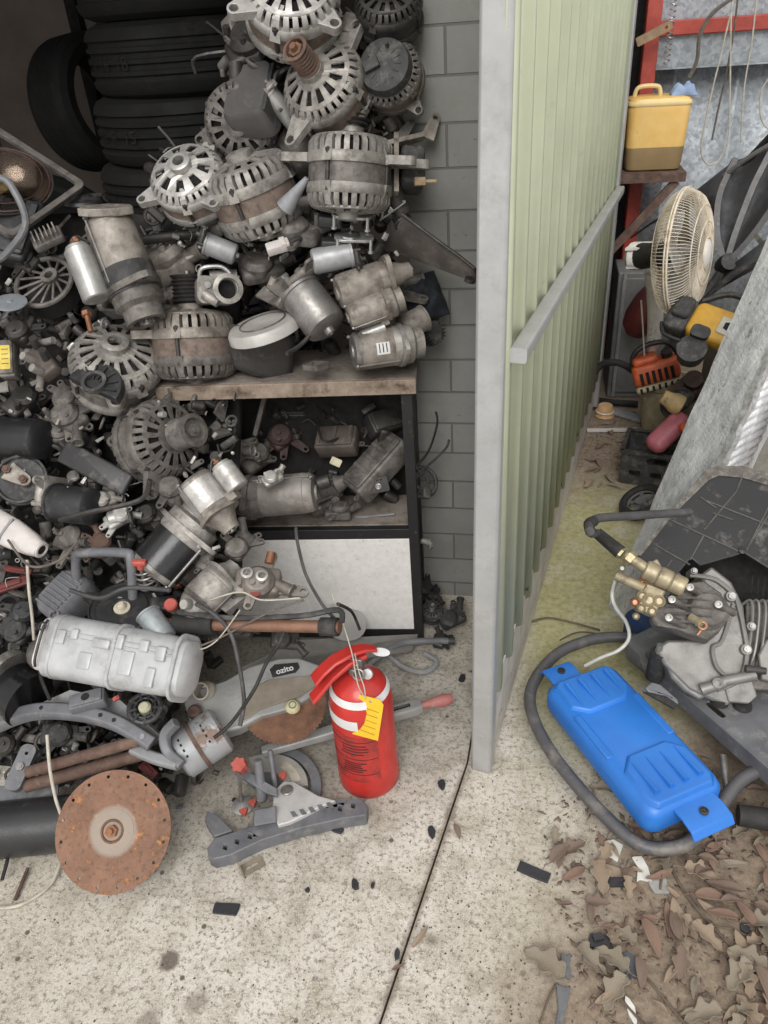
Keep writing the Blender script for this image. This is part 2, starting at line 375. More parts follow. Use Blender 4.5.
# ---------------------------------------------------------------- shed wall at the far end of the side passage
b = MB()
def rib_sheet(x0, x1, z0, z1, y, name, m, pitch=.2):
    b = MB(); prof = []; x = x0
    while x < x1: prof += [(x, 0), (x + pitch * .46, 0), (x + pitch * .5, -.012), (x + pitch * .54, 0)]; x += pitch
    n = len(prof); b.put([(a, y + c, z0) for a, c in prof] + [(a, y + c, z1) for a, c in prof], [(i, i + 1, n + i + 1, n + i) for i in range(n - 1)])
    return structure(b.build(name, m, solid=.002, angle=25))
rib_sheet(.44, 2.5, 0, 1.32, 3.68, 'wall_shed', spang, .24)
b = MB(); b.box((1.48, 3.62, 1.30), (2.04, .015, .13)); b.box((1.48, 3.60, 1.238), (2.04, .02, .006)); structure(b.build('trim_3', spang))
b = MB(); b.box((1.48, 3.66, 1.85), (2.04, .015, 1.0)); structure(b.build('wall_shed_upper', spang))
b = MB(); b.box((1.45, 3.615, 1.372), (2.0, .05, .05)); structure(b.build('beam_crossrail', redpaint, bevel=.004))
b = MB(); b.box((.44, 3.60, 1.2), (.055, .07, 2.4)); structure(b.build('column_red', redpaint, bevel=.004))
b = MB(); b.box((.21, 3.75, 1.2), (.62, .1, 2.4)); structure(b.build('wall_gap_shade', dark))  # near-black sheet in place of the shaded gap by the red post
b = MB(); b.box((2.55, 2.9, 1.2), (.1, 1.7, 2.4)); structure(b.build('wall_right', spang))
# ---------------------------------------------------------------- light
w = bpy.data.worlds.new('overcast'); SC.world = w; w.use_nodes = True; nt = w.node_tree; nt.nodes.clear()
bg = nt.nodes.new('ShaderNodeBackground'); ow = nt.nodes.new('ShaderNodeOutputWorld'); nt.links.new(bg.outputs[0], ow.inputs[0])
bg.inputs[0].default_value = (1.0, .985, .965, 1); bg.inputs[1].default_value = 1.1
sun = bpy.data.lights.new('sun', 'SUN'); sun.energy = 2.3; sun.angle = radians(35); sun.color = (1, .98, .95)
so = bpy.data.objects.new('sun', sun); COL.objects.link(so); so.rotation_euler = (radians(46), radians(0), radians(4))
cam = bpy.data.cameras.new('camera'); co = bpy.data.objects.new('camera', cam); COL.objects.link(co); SC.camera = co
M = CM.to_4x4(); M.translation = CAM; co.matrix_world = M
cam.sensor_fit = 'HORIZONTAL'; cam.sensor_width = 36; cam.lens = 36 * F / 768; cam.clip_start = .02
SC.view_settings.view_transform = 'Standard'; SC.view_settings.look = 'None'; SC.view_settings.exposure = 0; SC.view_settings.gamma = 1
SC.view_settings.use_curve_mapping = False
# ================================================================ right-hand side
# ---- jerrycan on the brown bracket shelf
sh_z = .905
t = thing('bracket_shelf', 'brown angle-iron bracket shelf on the red post, carrying the yellow jerrycan', 'shelf', flat((.36, 3.42, sh_z)))
b = MB(); b.box((.105, .0, -.0), (.25, .22, .006)); b.box((.105, -.11, -.014), (.25, .006, .032)); b.box((.227, 0, -.014), (.006, .22, .032)); b.build('shelf_plate', rust_b, t)
b = MB(); b.cyl((.20, -.09, -.03), (-.08, -.09, -.36), .022, n=4); b.build('brace', rust_b, t)
jy = mat('yellowed translucent plastic', 'e6c179', 'd6ac5c', .35, 0, 8, sub=.25, bump=.1, spot='b38f55', slo=.62, shi=.85)
jd = mat('dark fluid level', '97815e', '85704f', .4, 0, 8, sub=.1, bump=.1)
jl = mat('dusty cream plastic', 'e0c88f', 'cfb87f', .5, 0, 12)
p0, p1 = at(627, 170, Y=3.40), at(691, 96, Y=3.40); W_, H_ = .215, .255
t = thing('jerrycan', 'yellow translucent plastic jerrycan with brown fluid at the bottom on the bracket shelf', 'jerrycan', flat((.470, 3.42, sh_z + .004)))
def canring(z, w, d, r): return [(x, y, z) for x, y in rrect(w, d, r, 5)]
b = MB(); b.loft([canring(.085, .218, .146, .03), canring(.20, .226, .15, .03), canring(.238, .228, .152, .03), canring(.25, .216, .14, .03), canring(.256, .18, .11, .02)]); b.build('body', jy, t)
b = MB(); b.loft([canring(0, .192, .12, .03), canring(.006, .204, .134, .03), canring(.03, .212, .142, .03), canring(.085, .218, .146, .03)]); b.build('fluid_section', jd, t, label='brown fluid showing through the lowest part')
b = MB(); b.loft([canring(.226, .230, .154, .03), canring(.230, .234, .158, .03), canring(.240, .232, .156, .03), canring(.243, .228, .152, .03)]); b.build('shoulder', jl, t)
b = MB(); b.tube([(-.09, 0, .245), (-.083, 0, .278), (-.06, 0, .288), (-.01, 0, .286), (.003, 0, .27), (.005, 0, .245)], .008, n=8); b.build('handle', jl, t)
b = MB(); b.lathe([(.022, .245), (.022, .27), (.014, .274), (0, .274)], 16, M=Matrix.Translation((.075, 0, 0))); b.build('cap', jl, t)
bluec = mat('pale blue rag', '93a6c4', '7b8cab', .8, 0, 20)
b = MB(); M_ = flat((.555, 3.40, sh_z + .258))
def crumple(b, w, d, h, seed, n=14, M=None):
    vs = []; 
    for i in range(n + 1):
        for j in range(n + 1):
            u, v = i / n - .5, j / n - .5; nz = noise.noise(Vector((u * 4 + seed, v * 4, seed)))
            e = max(0, 1 - (abs(u) * 2) ** 3) * max(0, 1 - (abs(v) * 2) ** 3)
            vs.append((u * w + .02 * w * nz, v * d, h * e * (.65 + .7 * nz)))
    b.put(vs, [(i * (n + 1) + j, i * (n + 1) + j + 1, (i + 1) * (n + 1) + j + 1, (i + 1) * (n + 1) + j) for i in range(n) for j in range(n)], M); return b
crumple(b, .10, .07, .055, 3.1); solo(b, 'rag', bluec, 'pale blue crumpled rag lying on top of the yellow jerrycan', 'rag', M=M_, solid=.002)
wood = mat('weathered timber', '9c8468', '7a6752', .8, 0, 30)
A_, B_ = at(636, 43, Y=3.5), at(672, 24, Y=3.5)
b = MB(); L_ = (B_ - A_).length; b.prism(rrect(.13, .03, .004, cx=.0), -.01, .01, [circ(.006, 8, .045)], M=basis(Vector((0, -1, .0)), B_ - A_, A_.lerp(B_, .5)))
solo(b, 'wall_cleat', wood, 'short tan timber cleat bolted across the red post', 'bracket')
b = MB()
A_ = at(674, 0, Y=3.56); b2 = []
for k in range(60): a = k * 1.25; b2.append(A_ + Vector((.011 * cos(a), .011 * sin(a), -k * .0035)))
b.tube(b2, .0022, n=5, sub=2); solo(b, 'hanging_spring', zinc, 'thin coiled spring hanging beside the red post at the top', 'spring')
rope_m = mat('pale cord', 'bdb7aa', '9a9488', .8, 0, 40); rope_d = mat('dark frayed cord', '6a625a', '4f4944', .85, 0, 40)
def cord(pts, r, m, name, label, cat='cord', Y=3.5, sub=8, n=6, **k):
    b = MB(); b.tube([at(q[0], q[1], Y=(q[2] if len(q) > 2 else Y)) for q in pts], r, n=n, sub=sub); return solo(b, name, m, label, cat, **k)
cord([(735, -6), (722, 50), (710, 100), (702, 140), (702, 156), (709, 165), (719, 160), (728, 140), (730, 90), (731, 20), (733, -6)], .0032, rope_m, 'hanging_rope', 'pale cord hanging in a long narrow loop on the galvanised wall')
cord([(757, -6), (752, 40), (744, 90), (741, 140)], .003, rope_m, 'hanging_rope', 'pale cord hanging straight down at the end of the red crossrail')
cord([(738, -4), (734, 30), (727, 70), (718, 110), (712, 140)], .0035, rope_d, 'hanging_rope', 'dark cord hanging behind the looped pale cord', Y=3.53)
cord([(772, 74), (762, 90), (760, 110), (764, 125), (772, 130)], .003, rope_m, 'hanging_rope', 'short pale cord curving in beside the folded black canopy')
cord([(735, -4), (712, 14), (700, 35), (697, 60), (689, 78)], .008, rope_d, 'hanging_hose', 'dark grey rag-like hose hanging above the jerrycan', 'hose')
# ---- folded black canopy (fabric stretched on curved ribs)
cloth_b = mat('faded black canopy cloth', '3d3d40', '2f2f32', .75, 0, 10, spot='55555a', sscale=12, slo=.5, shi=.8, bump=.4, bscale=400)
rib_m = mat('grey canopy rib', '6b6a6b', '555455', .6, 0, 20, spot='8a8785', sscale=20)
t = thing('folded_canopy', 'large black fabric canopy with grey curved ribs folded against the galvanised wall', 'canopy', Matrix())
def atc(x, y, Y): return at(x, y, Y=Y + .2)
hub = atc(726, 264, Y=2.75)
arcs = [[(628, 216, 3.3), (650, 205, 3.25), (700, 190, 3.15), (712, 184, 3.1)], [(736, 160, 2.95), (724, 185, 2.9), (718, 215, 2.85), (717, 240, 2.8)],
        [(774, 150, 2.85), (756, 185, 2.82), (742, 215, 2.8), (733, 240, 2.78)], [(780, 205, 2.75), (766, 220, 2.75), (750, 237, 2.75), (738, 252, 2.75)]]
def arcpts(a, m=14):
    q = smoothpts([atc(x, y, Y=Y) for x, y, Y in a] + [hub], 4); 
    return [q[round(i * (len(q) - 1) / (m - 1))] for i in range(m)]
R0 = [arcpts(a) for a in ([(614, 250, 3.4), (640, 230, 3.35), (680, 205, 3.3), (716, 186, 3.2), (735, 160, 3.1)], [(735, 160, 3.05), (722, 187, 2.95), (717, 212, 2.86), (718, 240, 2.8)],
     [(778, 138, 2.95), (756, 180, 2.88), (743, 212, 2.82), (733, 240, 2.78)], [(790, 180, 2.7), (768, 214, 2.72), (752, 236, 2.73), (738, 252, 2.74)])]
b = MB()
for A_, B_ in zip(R0, R0[1:]):
    n = len(A_); vs = []; m = 6
    for i in range(n):
        for j in range(m + 1):
            u = j / m; p = A_[i].lerp(B_[i], u); vs.append(p + Vector((.0, .06, -.03)) * sin(pi * u) * (1 - i / n))
    b.put(vs, [(i * (m + 1) + j, i * (m + 1) + j + 1, (i + 1) * (m + 1) + j + 1, (i + 1) * (m + 1) + j) for i in range(n - 1) for j in range(m)])
b.build('fabric', cloth_b, t, solid=.003, angle=60)
for A_ in R0[1:]:
    b = MB(); rings = []
    for i, p in enumerate(A_):
        d = (A_[min(i + 1, len(A_) - 1)] - A_[max(i - 1, 0)]).normalized(); s_ = d.cross((CAM - p).normalized()).normalized(); u = s_.cross(d)
        w = .010; rings.append([p + s_ * w + u * .004, p - s_ * w + u * .004, p - s_ * w + u * .012, p + s_ * w + u * .012])
    b.loft(rings); b.build('rib', rib_m, t)
b = MB(); b.tube([atc(712, 196, Y=3.1), atc(740, 168, Y=3.05), atc(778, 128, Y=2.95)], .012); b.build('edge_pole', blk, t)
b = MB(); b.tube([atc(724, 176, Y=3.0), atc(748, 158, Y=2.95), atc(778, 140, Y=2.9)], .009); b.build('edge_pole', rib_m, t)
b = MB(); b.lathe([(0, -.03), (.03, -.03), (.034, 0), (.03, .03), (0, .03)], 16, M=face(hub, (0, 0, 1))); b.build('hub', blk, t)
b = MB(); b.tube([hub, atc(712, 285, Y=2.75), atc(690, 312, Y=2.72), atc(655, 372, Y=2.7)], .017); b.build('pole', blk_d, t)
b = MB(); b.tube([atc(768, 255, Y=2.6), atc(742, 268, Y=2.62), atc(712, 292, Y=2.66), atc(692, 316, Y=2.7)], .011); b.build('pole', blk_d, t)
b = MB(); vs = [atc(*q[:2], Y=q[2]) for q in ((728, 268, 2.74), (776, 232, 2.66), (778, 256, 2.62), (714, 292, 2.7))]; b.put(vs, [(0, 1, 2, 3)]); b.build('fabric_flap', cloth_b, t, solid=.003)
# ---- steel bracket end at the frame
b = MB(); A_ = at(762, 232, Y=2.3); b.box((0, 0, 0), (.07, .05, .012)); b.box((.02, 0, .02), (.012, .05, .05)); 
solo(b, 'angle_bracket', steel, 'small grey steel angle bracket in front of the black canopy', 'bracket', M=Matrix.Translation(at(764, 246, Y=2.35)) @ Matrix.Rotation(.8, 4, 'Y'))
# ---- grey cabinet
cab = mat('grey painted cabinet', '7c7c7b', '656463', .6, .1, 12, spot='58524d', sscale=14, slo=.6, shi=.8)
c0 = Vector((.375, 3.25, 0))
t = thing('metal_cabinet', 'narrow grey steel cabinet standing behind the white fan', 'cabinet', flat((.50, 3.34, 0)))
b = MB(); b.box((0, .0, .275), (.26, .2, .55)); b.build('body', cab, t, bevel=.006)
b = MB(); b.box((-.005, -.105, .28), (.22, .012, .5)); d_ = b.build('door', cab, t, bevel=.004)
b = MB(); b.box((-.045, -.115, .42), (.028, .01, .05)); b.build('latch', white_p, d_)
b = MB(); b.box((-.105, -.104, .28), (.012, .02, .54)); b.build('edge_strip', zinc, t)
# ---- pedestal fan
wf = mat('dirty white enamel', 'f0ede8', 'd2cdc4', .45, 0, 18, spot='7e7264', sscale=26, slo=.58, shi=.7)
cage_m = mat('rust tinged cream wire', 'ddd5c6', 'c4b296', .6, 0, 30, spot='94775a', sscale=30, slo=.56, shi=.7)
fc = at(683, 254, Y=2.72); ff = face(fc, (.83, -.16, .54), 0)
base = at(650, 418, Y=2.92)
t = thing('pedestal_fan', 'old white pedestal fan with round rust-stained wire cage', 'fan', Matrix.Translation(base))
Ti = Matrix.Translation(base).inverted()
R = .205
def cage(name, zs, Rr=R):
    b = MB(); b.M = Ti @ ff
    N = 110
    for k in range(N):
        a = 2 * pi * k / N; pts = [(r * cos(a + tw), r * sin(a + tw), z) for r, z, tw in zs]; b.tube(pts, .0012, n=4, sub=3)
    b.build(name, cage_m, t)
cage('front_guard', [(.05, .075, .0), (.12, .068, .03), (.18, .045, .05), (R, .0, .06)])
cage('rear_guard', [(.05, -.075, .0), (.12, -.068, 0), (.18, -.045, 0), (R, .0, 0)])
b = MB(); b.M = Ti @ ff
for r, z, q in ((R, .003, .004), (R, -.006, .003), (.15, .06, .002), (.1, .071, .002), (.05, .076, .003), (.15, -.06, .002), (.05, -.076, .003)): b.torus(r, q, Matrix.Translation((0, 0, z)), 48, 6)
b.build('guard_ring', cage_m, t)
b = MB(); b.M = Ti @ ff; b.lathe([(0, .085), (.035, .084), (.045, .078), (.045, .074), (0, .074)], 24); b.build('guard_badge', wf, t)
b = MB(); b.M = Ti @ ff
for k in range(4):
    a = k * pi / 2; vs = []
    for i in range(6):
        for j in range(6):
            r = .035 + .14 * i / 5; w = (j / 5 - .5) * (.5 + .75 * sin(pi * min(1, i / 5 * .8 + .1))); vs.append((r * cos(a + w), r * sin(a + w), .05 * (j / 5 - .5)))
    b.put(vs, [(i * 6 + j, i * 6 + j + 1, i * 6 + j + 7, i * 6 + j + 6) for i in range(5) for j in range(5)])
b.build('blade', mat('grey translucent blade', '9c9b96', '85837e', .4), t, solid=.002)
mot = at(648, 256, Y=2.85)
b = MB(); b.M = Ti; b.cyl(fc + ff.to_3x3() @ Vector((0, 0, -.055)), mot + Vector((-.02, 0, 0)), .036, .045, 20); b.build('motor', dsteel, t)
b = MB(); b.M = Ti @ basis(ff.to_3x3() @ Vector((0, 0, 1)), Vector((0, 0, 1)), mot); b.lathe([(.03, .06), (.058, .055), (.058, .045)], 20, a0=.2, a1=2.6); b.box((.035, 0, .0), (.006, .09, .13)); b.box((-.03, 0, .0), (.006, .07, .13))
b.lathe([(0, -.075), (.03, -.073), (.045, -.06), (.046, -.02)], 20); b.build('motor_cover', wf, t, solid=.003, label='broken white motor cover')
b = MB(); b.M = Ti
cp = [at(653, 272, Y=2.86), at(655, 300, Y=2.87), at(655, 330, Y=2.88), at(652, 350, Y=2.9), at(650, 385, Y=2.91), base]
b.tube(cp, lambda u: .030 - .006 * u if u < .5 else (.027 if u < .58 else .018), n=16); b.build('column', wf, t)
b = MB(); b.M = Ti; b.tube([at(641, 300, Y=2.84), at(644, 350, Y=2.84), at(645, 400, Y=2.85)], .003, n=6); b.build('cord', rope_m, t)
b = MB(); b.M = Ti; b.cyl(base + Vector((0, 0, -.03)), base + Vector((0, 0, .02)), .022, .022, 12); b.build('foot', wf, t)
# ---- red cylinder and dark red horn by the gate end
redc = mat('glossy red cylinder', 'b3312b', '8d2824', .35, 0, 10, spot='7a3a34', slo=.65, shi=.8)
q = at(613, 372, Y=3.42)
t = thing('red_cylinder', 'slim red cylinder standing behind the far gate post', 'cylinder', flat((q.x + .01, 3.45, 0)))
b = MB(); b.lathe([(0, 0), (.045, 0), (.05, .01), (.05, .33), (.035, .37), (.014, .385), (.014, .40), (0, .40)], 24); b.build('body', redc, t)
b = MB(); b.cyl((0, 0, .4), (0, 0, .43), .016, n=10); b.box((.01, 0, .44), (.05, .016, .02)); b.build('valve', dsteel, t)
drd = mat('dull maroon plastic', '6b2f2c', '4a2422', .5, 0, 12)
q = at(636, 315, Y=3.05)
b = MB(); b.lathe([(0, .0), (.035, .005), (.062, .04), (.066, .09), (.05, .16), (.03, .2), (0, .205)], 24); 
solo(b, 'maroon_tank', drd, 'dull maroon rounded plastic tank on the front of the grey cabinet', 'tank', M=basis(Vector((.25, 0, 1)), Vector((1, 0, 0)), at(634, 336, Y=3.1)))
# ---- bucket with the orange chainsaw
bk = mat('cream plastic bucket', 'b8ae92', '958b72', .6, 0, 12, spot='6f6656', sscale=20, slo=.55, shi=.8)
bp = at(652, 418, z=0); bp = Vector((.575, 2.93, 0))
t = thing('bucket', 'cream plastic bucket holding the fan foot and the orange chainsaw', 'bucket', flat(bp))
b = MB(); b.lathe([(0, .004), (.085, .004), (.09, .012), (.12, .2), (.126, .2), (.126, .21), (.116, .21), (.086, .016), (0, .016)], 36); b.build('body', bk, t)
org = mat('orange plastic', 'cf6238', 'a84d2d', .45, 0, 20, spot='7a5442', sscale=24, slo=.58, shi=.8)
oc = at(656, 372, Y=2.84); M_ = Matrix.Translation(oc) @ Matrix.Rotation(radians(-18), 4, 'Y') @ Matrix.Rotation(radians(-10), 4, 'X')
t = thing('chainsaw', 'orange chainsaw engine lying in the cream bucket', 'chainsaw', M_)
b = MB(); b.rrbox(.17, .11, -.03, .05, .02, ch=.014); b.rrbox(.09, .1, .045, .075, .015, M=Matrix.Translation((-.03, 0, 0)), ch=.01); b.build('engine_cover', org, t)
for k in range(6):
    b = MB(); b.box((-.055 + .022 * k, -.056, .0), (.012, .006, .045)); b.build('vent_slot', dark, t)
b = MB(); b.tube([(-.08, 0, .03), (-.06, 0, .09), (.0, 0, .11), (.07, 0, .09), (.1, 0, .0)], .010); b.build('handle', blk, t)
b = MB(); b.rrbox(.17, .12, -.055, -.03, .015); b.build('skirt', bk, t)
for k in range(7):
    b = MB(); b.box((-.066 + .022 * k, -.062, -.043), (.009, .004, .02)); b.build('skirt_slot', dark, t)
b = MB(); b.cyl((.05, -.02, .05), (.05, -.03, .075), .02, n=12); b.build('filler_cap', blk, t)
# ---- black hose loop by the gate foot
b = MB(); b.tube([at(640, 376, Y=2.95), at(622, 364, Y=2.95), at(603, 364, Y=2.98), at(590, 380, Y=3.0), at(590, 397, z=.02), at(610, 402, z=.016), at(638, 404, z=.016)], .014, n=10)
solo(b, 'suction_hose', rubber, 'thick black hose looping beside the foot of the gate', 'hose')
# ---- yellow blower
yel = mat('yellow plastic', 'd3a33c', 'b98c34', .5, 0, 16, spot='8f7a52', sscale=22, slo=.6, shi=.8)
M_ = face(at(719, 330, Y=2.5), (-.25, .25, .85), -32) @ Matrix.Scale(.85, 4)
t = thing('petrol_blower', 'yellow and black petrol blower leaning behind the silver panel', 'blower', M_)
b = MB(); b.rrbox(.22, .14, -.03, .04, .03, ch=.015); b.build('engine_cover', yel, t)
b = MB(); b.prism(rrect(.07, .05, .02, cx=-.05, cy=-.055), .025, .05); b.build('cutout', blk, t)
b = MB(); b.rrbox(.07, .07, .04, .045, .006, M=Matrix.Translation((.03, .0, 0))); b.build('label', mat('white label', 'c9c6bd', 'a5a196', .6), t)
b = MB(); b.prism(circ(.02, 5, .03, 0), .045, .047); b.build('label_mark', dark, t)
b = MB(); b.rrbox(.09, .14, -.05, .03, .02, M=Matrix.Translation((-.15, 0, 0))); b.rrbox(.07, .09, .02, .05, .02, M=Matrix.Translation((-.15, .02, 0))); b.build('motor_housing', blk_d, t)
b = MB(); b.tube([(-.1, .07, .03), (-.02, .12, .05), (.07, .11, .05), (.13, .05, .03)], .012); b.build('handle', blk, t)
b = MB(); b.lathe([(.05, 0), (.055, .06), (.0, .065)], 16, M=Matrix.Translation((-.05, -.12, -.03))); b.build('air_intake', blk_d, t)
b = MB(); b.tube([(-.2, -.05, .0), (-.17, -.1, .02), (-.1, -.11, .03)], .008); b.build('fuel_line', blk, t)
# ---- brown engine parts in the passage
M_ = face(at(684, 392, Y=2.66), (-.3, .2, .8), 35) @ Matrix.Scale(.8, 4)
t = thing('old_engine', 'grimy brown small engine lying between bucket and silver panel', 'engine', M_)
eb = mat('brown grimy casting', '5b4843', '3e322f', .75, .1, 20, spot='7a6a60', sscale=25, slo=.55, shi=.8)
b = MB(); b.rrbox(.17, .11, -.05, .03, .03); b.cyl((.05, 0, .02), (.05, 0, .07), .04, n=20); b.build('block', eb, t)
b = MB(); b.lathe([(.0, .0), (.045, 0), (.05, .03), (.03, .05), (.03, .04), (0, .04)], 24, M=Matrix.Translation((-.04, -.03, .03))); b.build('air_filter', blk_d, t)
b = MB(); b.tube([(-.08, .03, .02), (-.12, -.02, .03), (-.12, -.09, .02)], .018, n=12); b.build('exhaust_tube', blk_d, t)
M_ = face(at(660, 400, Y=2.62), (-.2, .1, .8), -25)
tanm = mat('tan plastic', 'b89f6f', '94805a', .6, 0, 20, spot='6d604c')
b = MB(); b.lathe([(0, 0), (.03, 0), (.034, .03), (.045, .06), (.045, .09), (.02, .1), (0, .1)], 20); solo(b, 'tan_nozzle', tanm, 'tan plastic nozzle among the brown engine parts', 'nozzle', M=basis(Vector((1, -.2, -.5)), Vector((0, 0, 1)), at(662, 396, Y=2.56)) @ Matrix.Scale(.8, 4))
M_ = face(at(668, 432, Y=2.5), (-.3, .4, .8), 40)
pink = mat('faded pink plastic', 'b06470', '8f4f58', .5, 0, 15, spot='8a7068', slo=.6, shi=.8)
t = thing('pink_tank', 'faded pink plastic tank with orange cap leaning on the silver panel', 'tank', M_)
b = MB(); b.rrbox(.17, .075, -.03, .03, .03, ch=.02); b.build('body', pink, t)
b = MB(); b.cyl((.03, -.03, .02), (.03, -.045, .04), .014, n=14); b.build('cap', org, t)
M_ = face(at(640, 418, Y=2.62), (0, .3, .9), 10)
# ---- black crate and wheel
M_ = Matrix.Translation(Vector((.50, 2.56, .0))) @ Matrix.Rotation(radians(-14), 4, 'Z') @ Matrix.Scale(.8, 4)
t = thing('crate', 'black plastic crate with oval hand hole in the passage, full of parts', 'crate', M_)
b = MB(); b.prism(rrect(.3, .17, .012, cy=.085), -.006, .006, [rrect(.09, .035, .016, cy=.13), rrect(.05, .03, .01, cx=-.09, cy=.06), rrect(.05, .03, .01, cx=.0, cy=.06), rrect(.05, .03, .01, cx=.09, cy=.06)], M=Matrix.Translation((0, -.1, 0)) @ Matrix.Rotation(pi / 2, 4, 'X')); b.build('front_panel', blk_d, t)
b = MB(); b.box((-.15, 0, .085), (.01, .2, .17)); b.box((.15, 0, .085), (.01, .2, .17)); b.box((0, .1, .085), (.3, .01, .17)); b.box((0, 0, .008), (.3, .2, .01)); b.build('shell', blk_d, t)
b = MB(); b.box((0, -.108, .166), (.32, .02, .012)); b.box((-.155, 0, .166), (.02, .22, .012)); b.box((0, .105, .166), (.32, .02, .012)); b.build('rim', blk_d, t)
wp = Vector((.415, 2.30, .05)); M_ = basis(Vector((-.45, -.1, .85)), Vector((0, 0, 1)), wp) 
t = thing('small_wheel', 'small black rubber wheel lying on its side below the crate', 'wheel', M_)
b = MB(); b.lathe([(.05, -.012), (.06, -.018), (.075, -.014), (.08, 0), (.075, .014), (.06, .018), (.05, .012)], 36, closed=True); b.build('tyre', rubber, t)
b = MB(); b.lathe([(.0, -.008), (.02, -.012), (.02, .012), (.0, .012)], 20); 
for k in range(5): b.box((.035, 0, 0), (.035, .012, .008), M=Matrix.Rotation(k * 2 * pi / 5, 4, 'Z'))
b.torus(.052, .006); b.build('rim', gpl, t)
M_ = Matrix.Translation(at(605, 411, z=.025))
t = thing('floor_lamp_cap', 'round peach plastic cap sitting among leaves by the gate end', 'cap', M_)
peach = mat('peach plastic', 'd9b183', 'b9946c', .5, 0, 12)
b = MB(); b.lathe([(0, .03), (.028, .028), (.034, .012), (.034, -.01), (.04, -.02), (0, -.02)], 24); b.build('dome', peach, t)
b = MB(); b.torus(.035, .004, Matrix.Translation((0, 0, .0)), 24, 6); b.build('rim', cage_m, t); t.name = 'round_cap'
b = MB(); b.box((0, 0, 0), (.2, .018, .012)); solo(b, 'white_strip', white_p, 'white painted strip lying across the leaves beside the crate', 'strip', M=Matrix.Translation(at(612, 430, z=.01)) @ Matrix.Rotation(radians(4), 4, 'Z'), bevel=.002)
b = MB(); b.rrbox(.17, .05, 0, .02, .015); solo(b, 'grey_bottle', gpl_l, 'flattened grey plastic bottle lying on leaves behind the white strip', 'bottle', M=Matrix.Translation(at(625, 417, z=.0)) @ Matrix.Rotation(radians(-35), 4, 'Z'), bevel=.004)
# ---- leaning silver panel
foil = None
def foil_mat():
    t = NT('crumpled silver foil'); sc = t.scaled((14, 14, 2.2)); f = t.noise(1.6, 6, .75, co=sc); g = t.noise(7, 5, .7); h = t.noise(55, 4, .7)
    c = t.mix(t.ramp(f, .35, .7), rgb('dcdde0'), rgb('a3a5a8')); c = t.mix(t.ramp(t.noise(4, 5, .8, co=sc), .58, .72), c, rgb('5a5b5d'))
    t.set('Base Color', c); t.set('Metallic', .35); t.set('Roughness', .5); t.set('Normal', t.bump(h, .8, .003, t.bump(g, .9, .014))); return t.m
foil = foil_mat()
e0 = at(608, 606, z=0); ed = at(768, 236, Y=e0.y + .33) - e0; ed /= ed.z
P_ = at(718, 466, Y=e0.y + .02); e1 = P_ - ed * P_.z; P_ = at(752, 470, Y=e0.y + .16); s3 = P_ - ed * P_.z - e1
print('PANEL', e0, ed, e1, s3)
t = thing('foil_panel', 'long silver foil-faced insulation panel leaning diagonally behind the pressure washer', 'panel', Matrix.Translation(e0))
def quadbar(c0, c1, c2, c3, d, z0, z1, seed):
    b = MB(); N = 40; rings = []
    for i in range(N + 1):
        u = z0 + (z1 - z0) * i / N; o = d * u; r = []
        cs = [c0, c1, c2, c3]
        for k in range(4):
            for j in range(8):
                p = cs[k].lerp(cs[(k + 1) % 4], j / 8) + o; nz = noise.noise(p * 9 + Vector((seed, 0, 0))) * .006 + noise.noise(p * 35) * .0025
                r.append(p - e0 + Vector((-nz, -nz, nz * .3)))
        rings.append(r)
    b.loft(rings); return b
c = [Vector((0, 0, 0)) + e0, e1, e1 + s3, e0 + s3]
quadbar(c[0], c[1], c[2], c[3], ed, .0, 1.10, 0).build('panel_core', foil, t, angle=50)
b = MB(); rings = []
for i in range(60):
    u = .35 + i * .0125; p = e1 + ed * u - e0; w = .008 + .006 * noise.noise(Vector((i * .37, 0, 0))); q = .012 * noise.noise(Vector((i * .6, 3, 0)))
    rings.append([p + Vector((-w + q, -.003, 0)), p + Vector((q, -.014 - w, 0)), p + Vector((w + .012 + q, -.004, 0)), p + Vector((w, .004, 0))])
b.loft(rings); b.build('torn_edge', mat('torn foil', 'd5d5d6', '8f9092', .4, .4, 60), t, label='ragged torn foil edge')
for i in range(9):
    b = MB(); o = c[1] + ed * (.2 + i * .1) - e0 + s3 * .55
    b.box((0, 0, 0), (.11, .004, .006), M=basis(ed, s3, o + Vector((.04, -.062, 0)) * .2)); 
def corr(z0, z1):
    b = MB(); vs = []; N = int((z1 - z0) / .006)
    for i in range(N + 1):
        u = z0 + (z1 - z0) * i / N; w = .003 * sin(i * pi / 2)
        vs += [e1 + s3 * .12 + ed * u - e0 + Vector((.5, -.8, .2)) * (.006 + w), e1 + s3 * .8 + ed * u - e0 + Vector((.5, -.8, .2)) * (.006 + w)]
    b.put(vs, [(2 * i, 2 * i + 1, 2 * i + 3, 2 * i + 2) for i in range(N)]); return b
corr(.3, 1.09).build('corrugated_edge', foil, t, solid=.001)
b = MB(); b.box((.30, 0, .26), (.3, .6, .52)); o = structure(b.build('trim_4', mat('grey render', '8d8a83', '77746d', .8), None)); o.location = (.50, 2.5, 0)
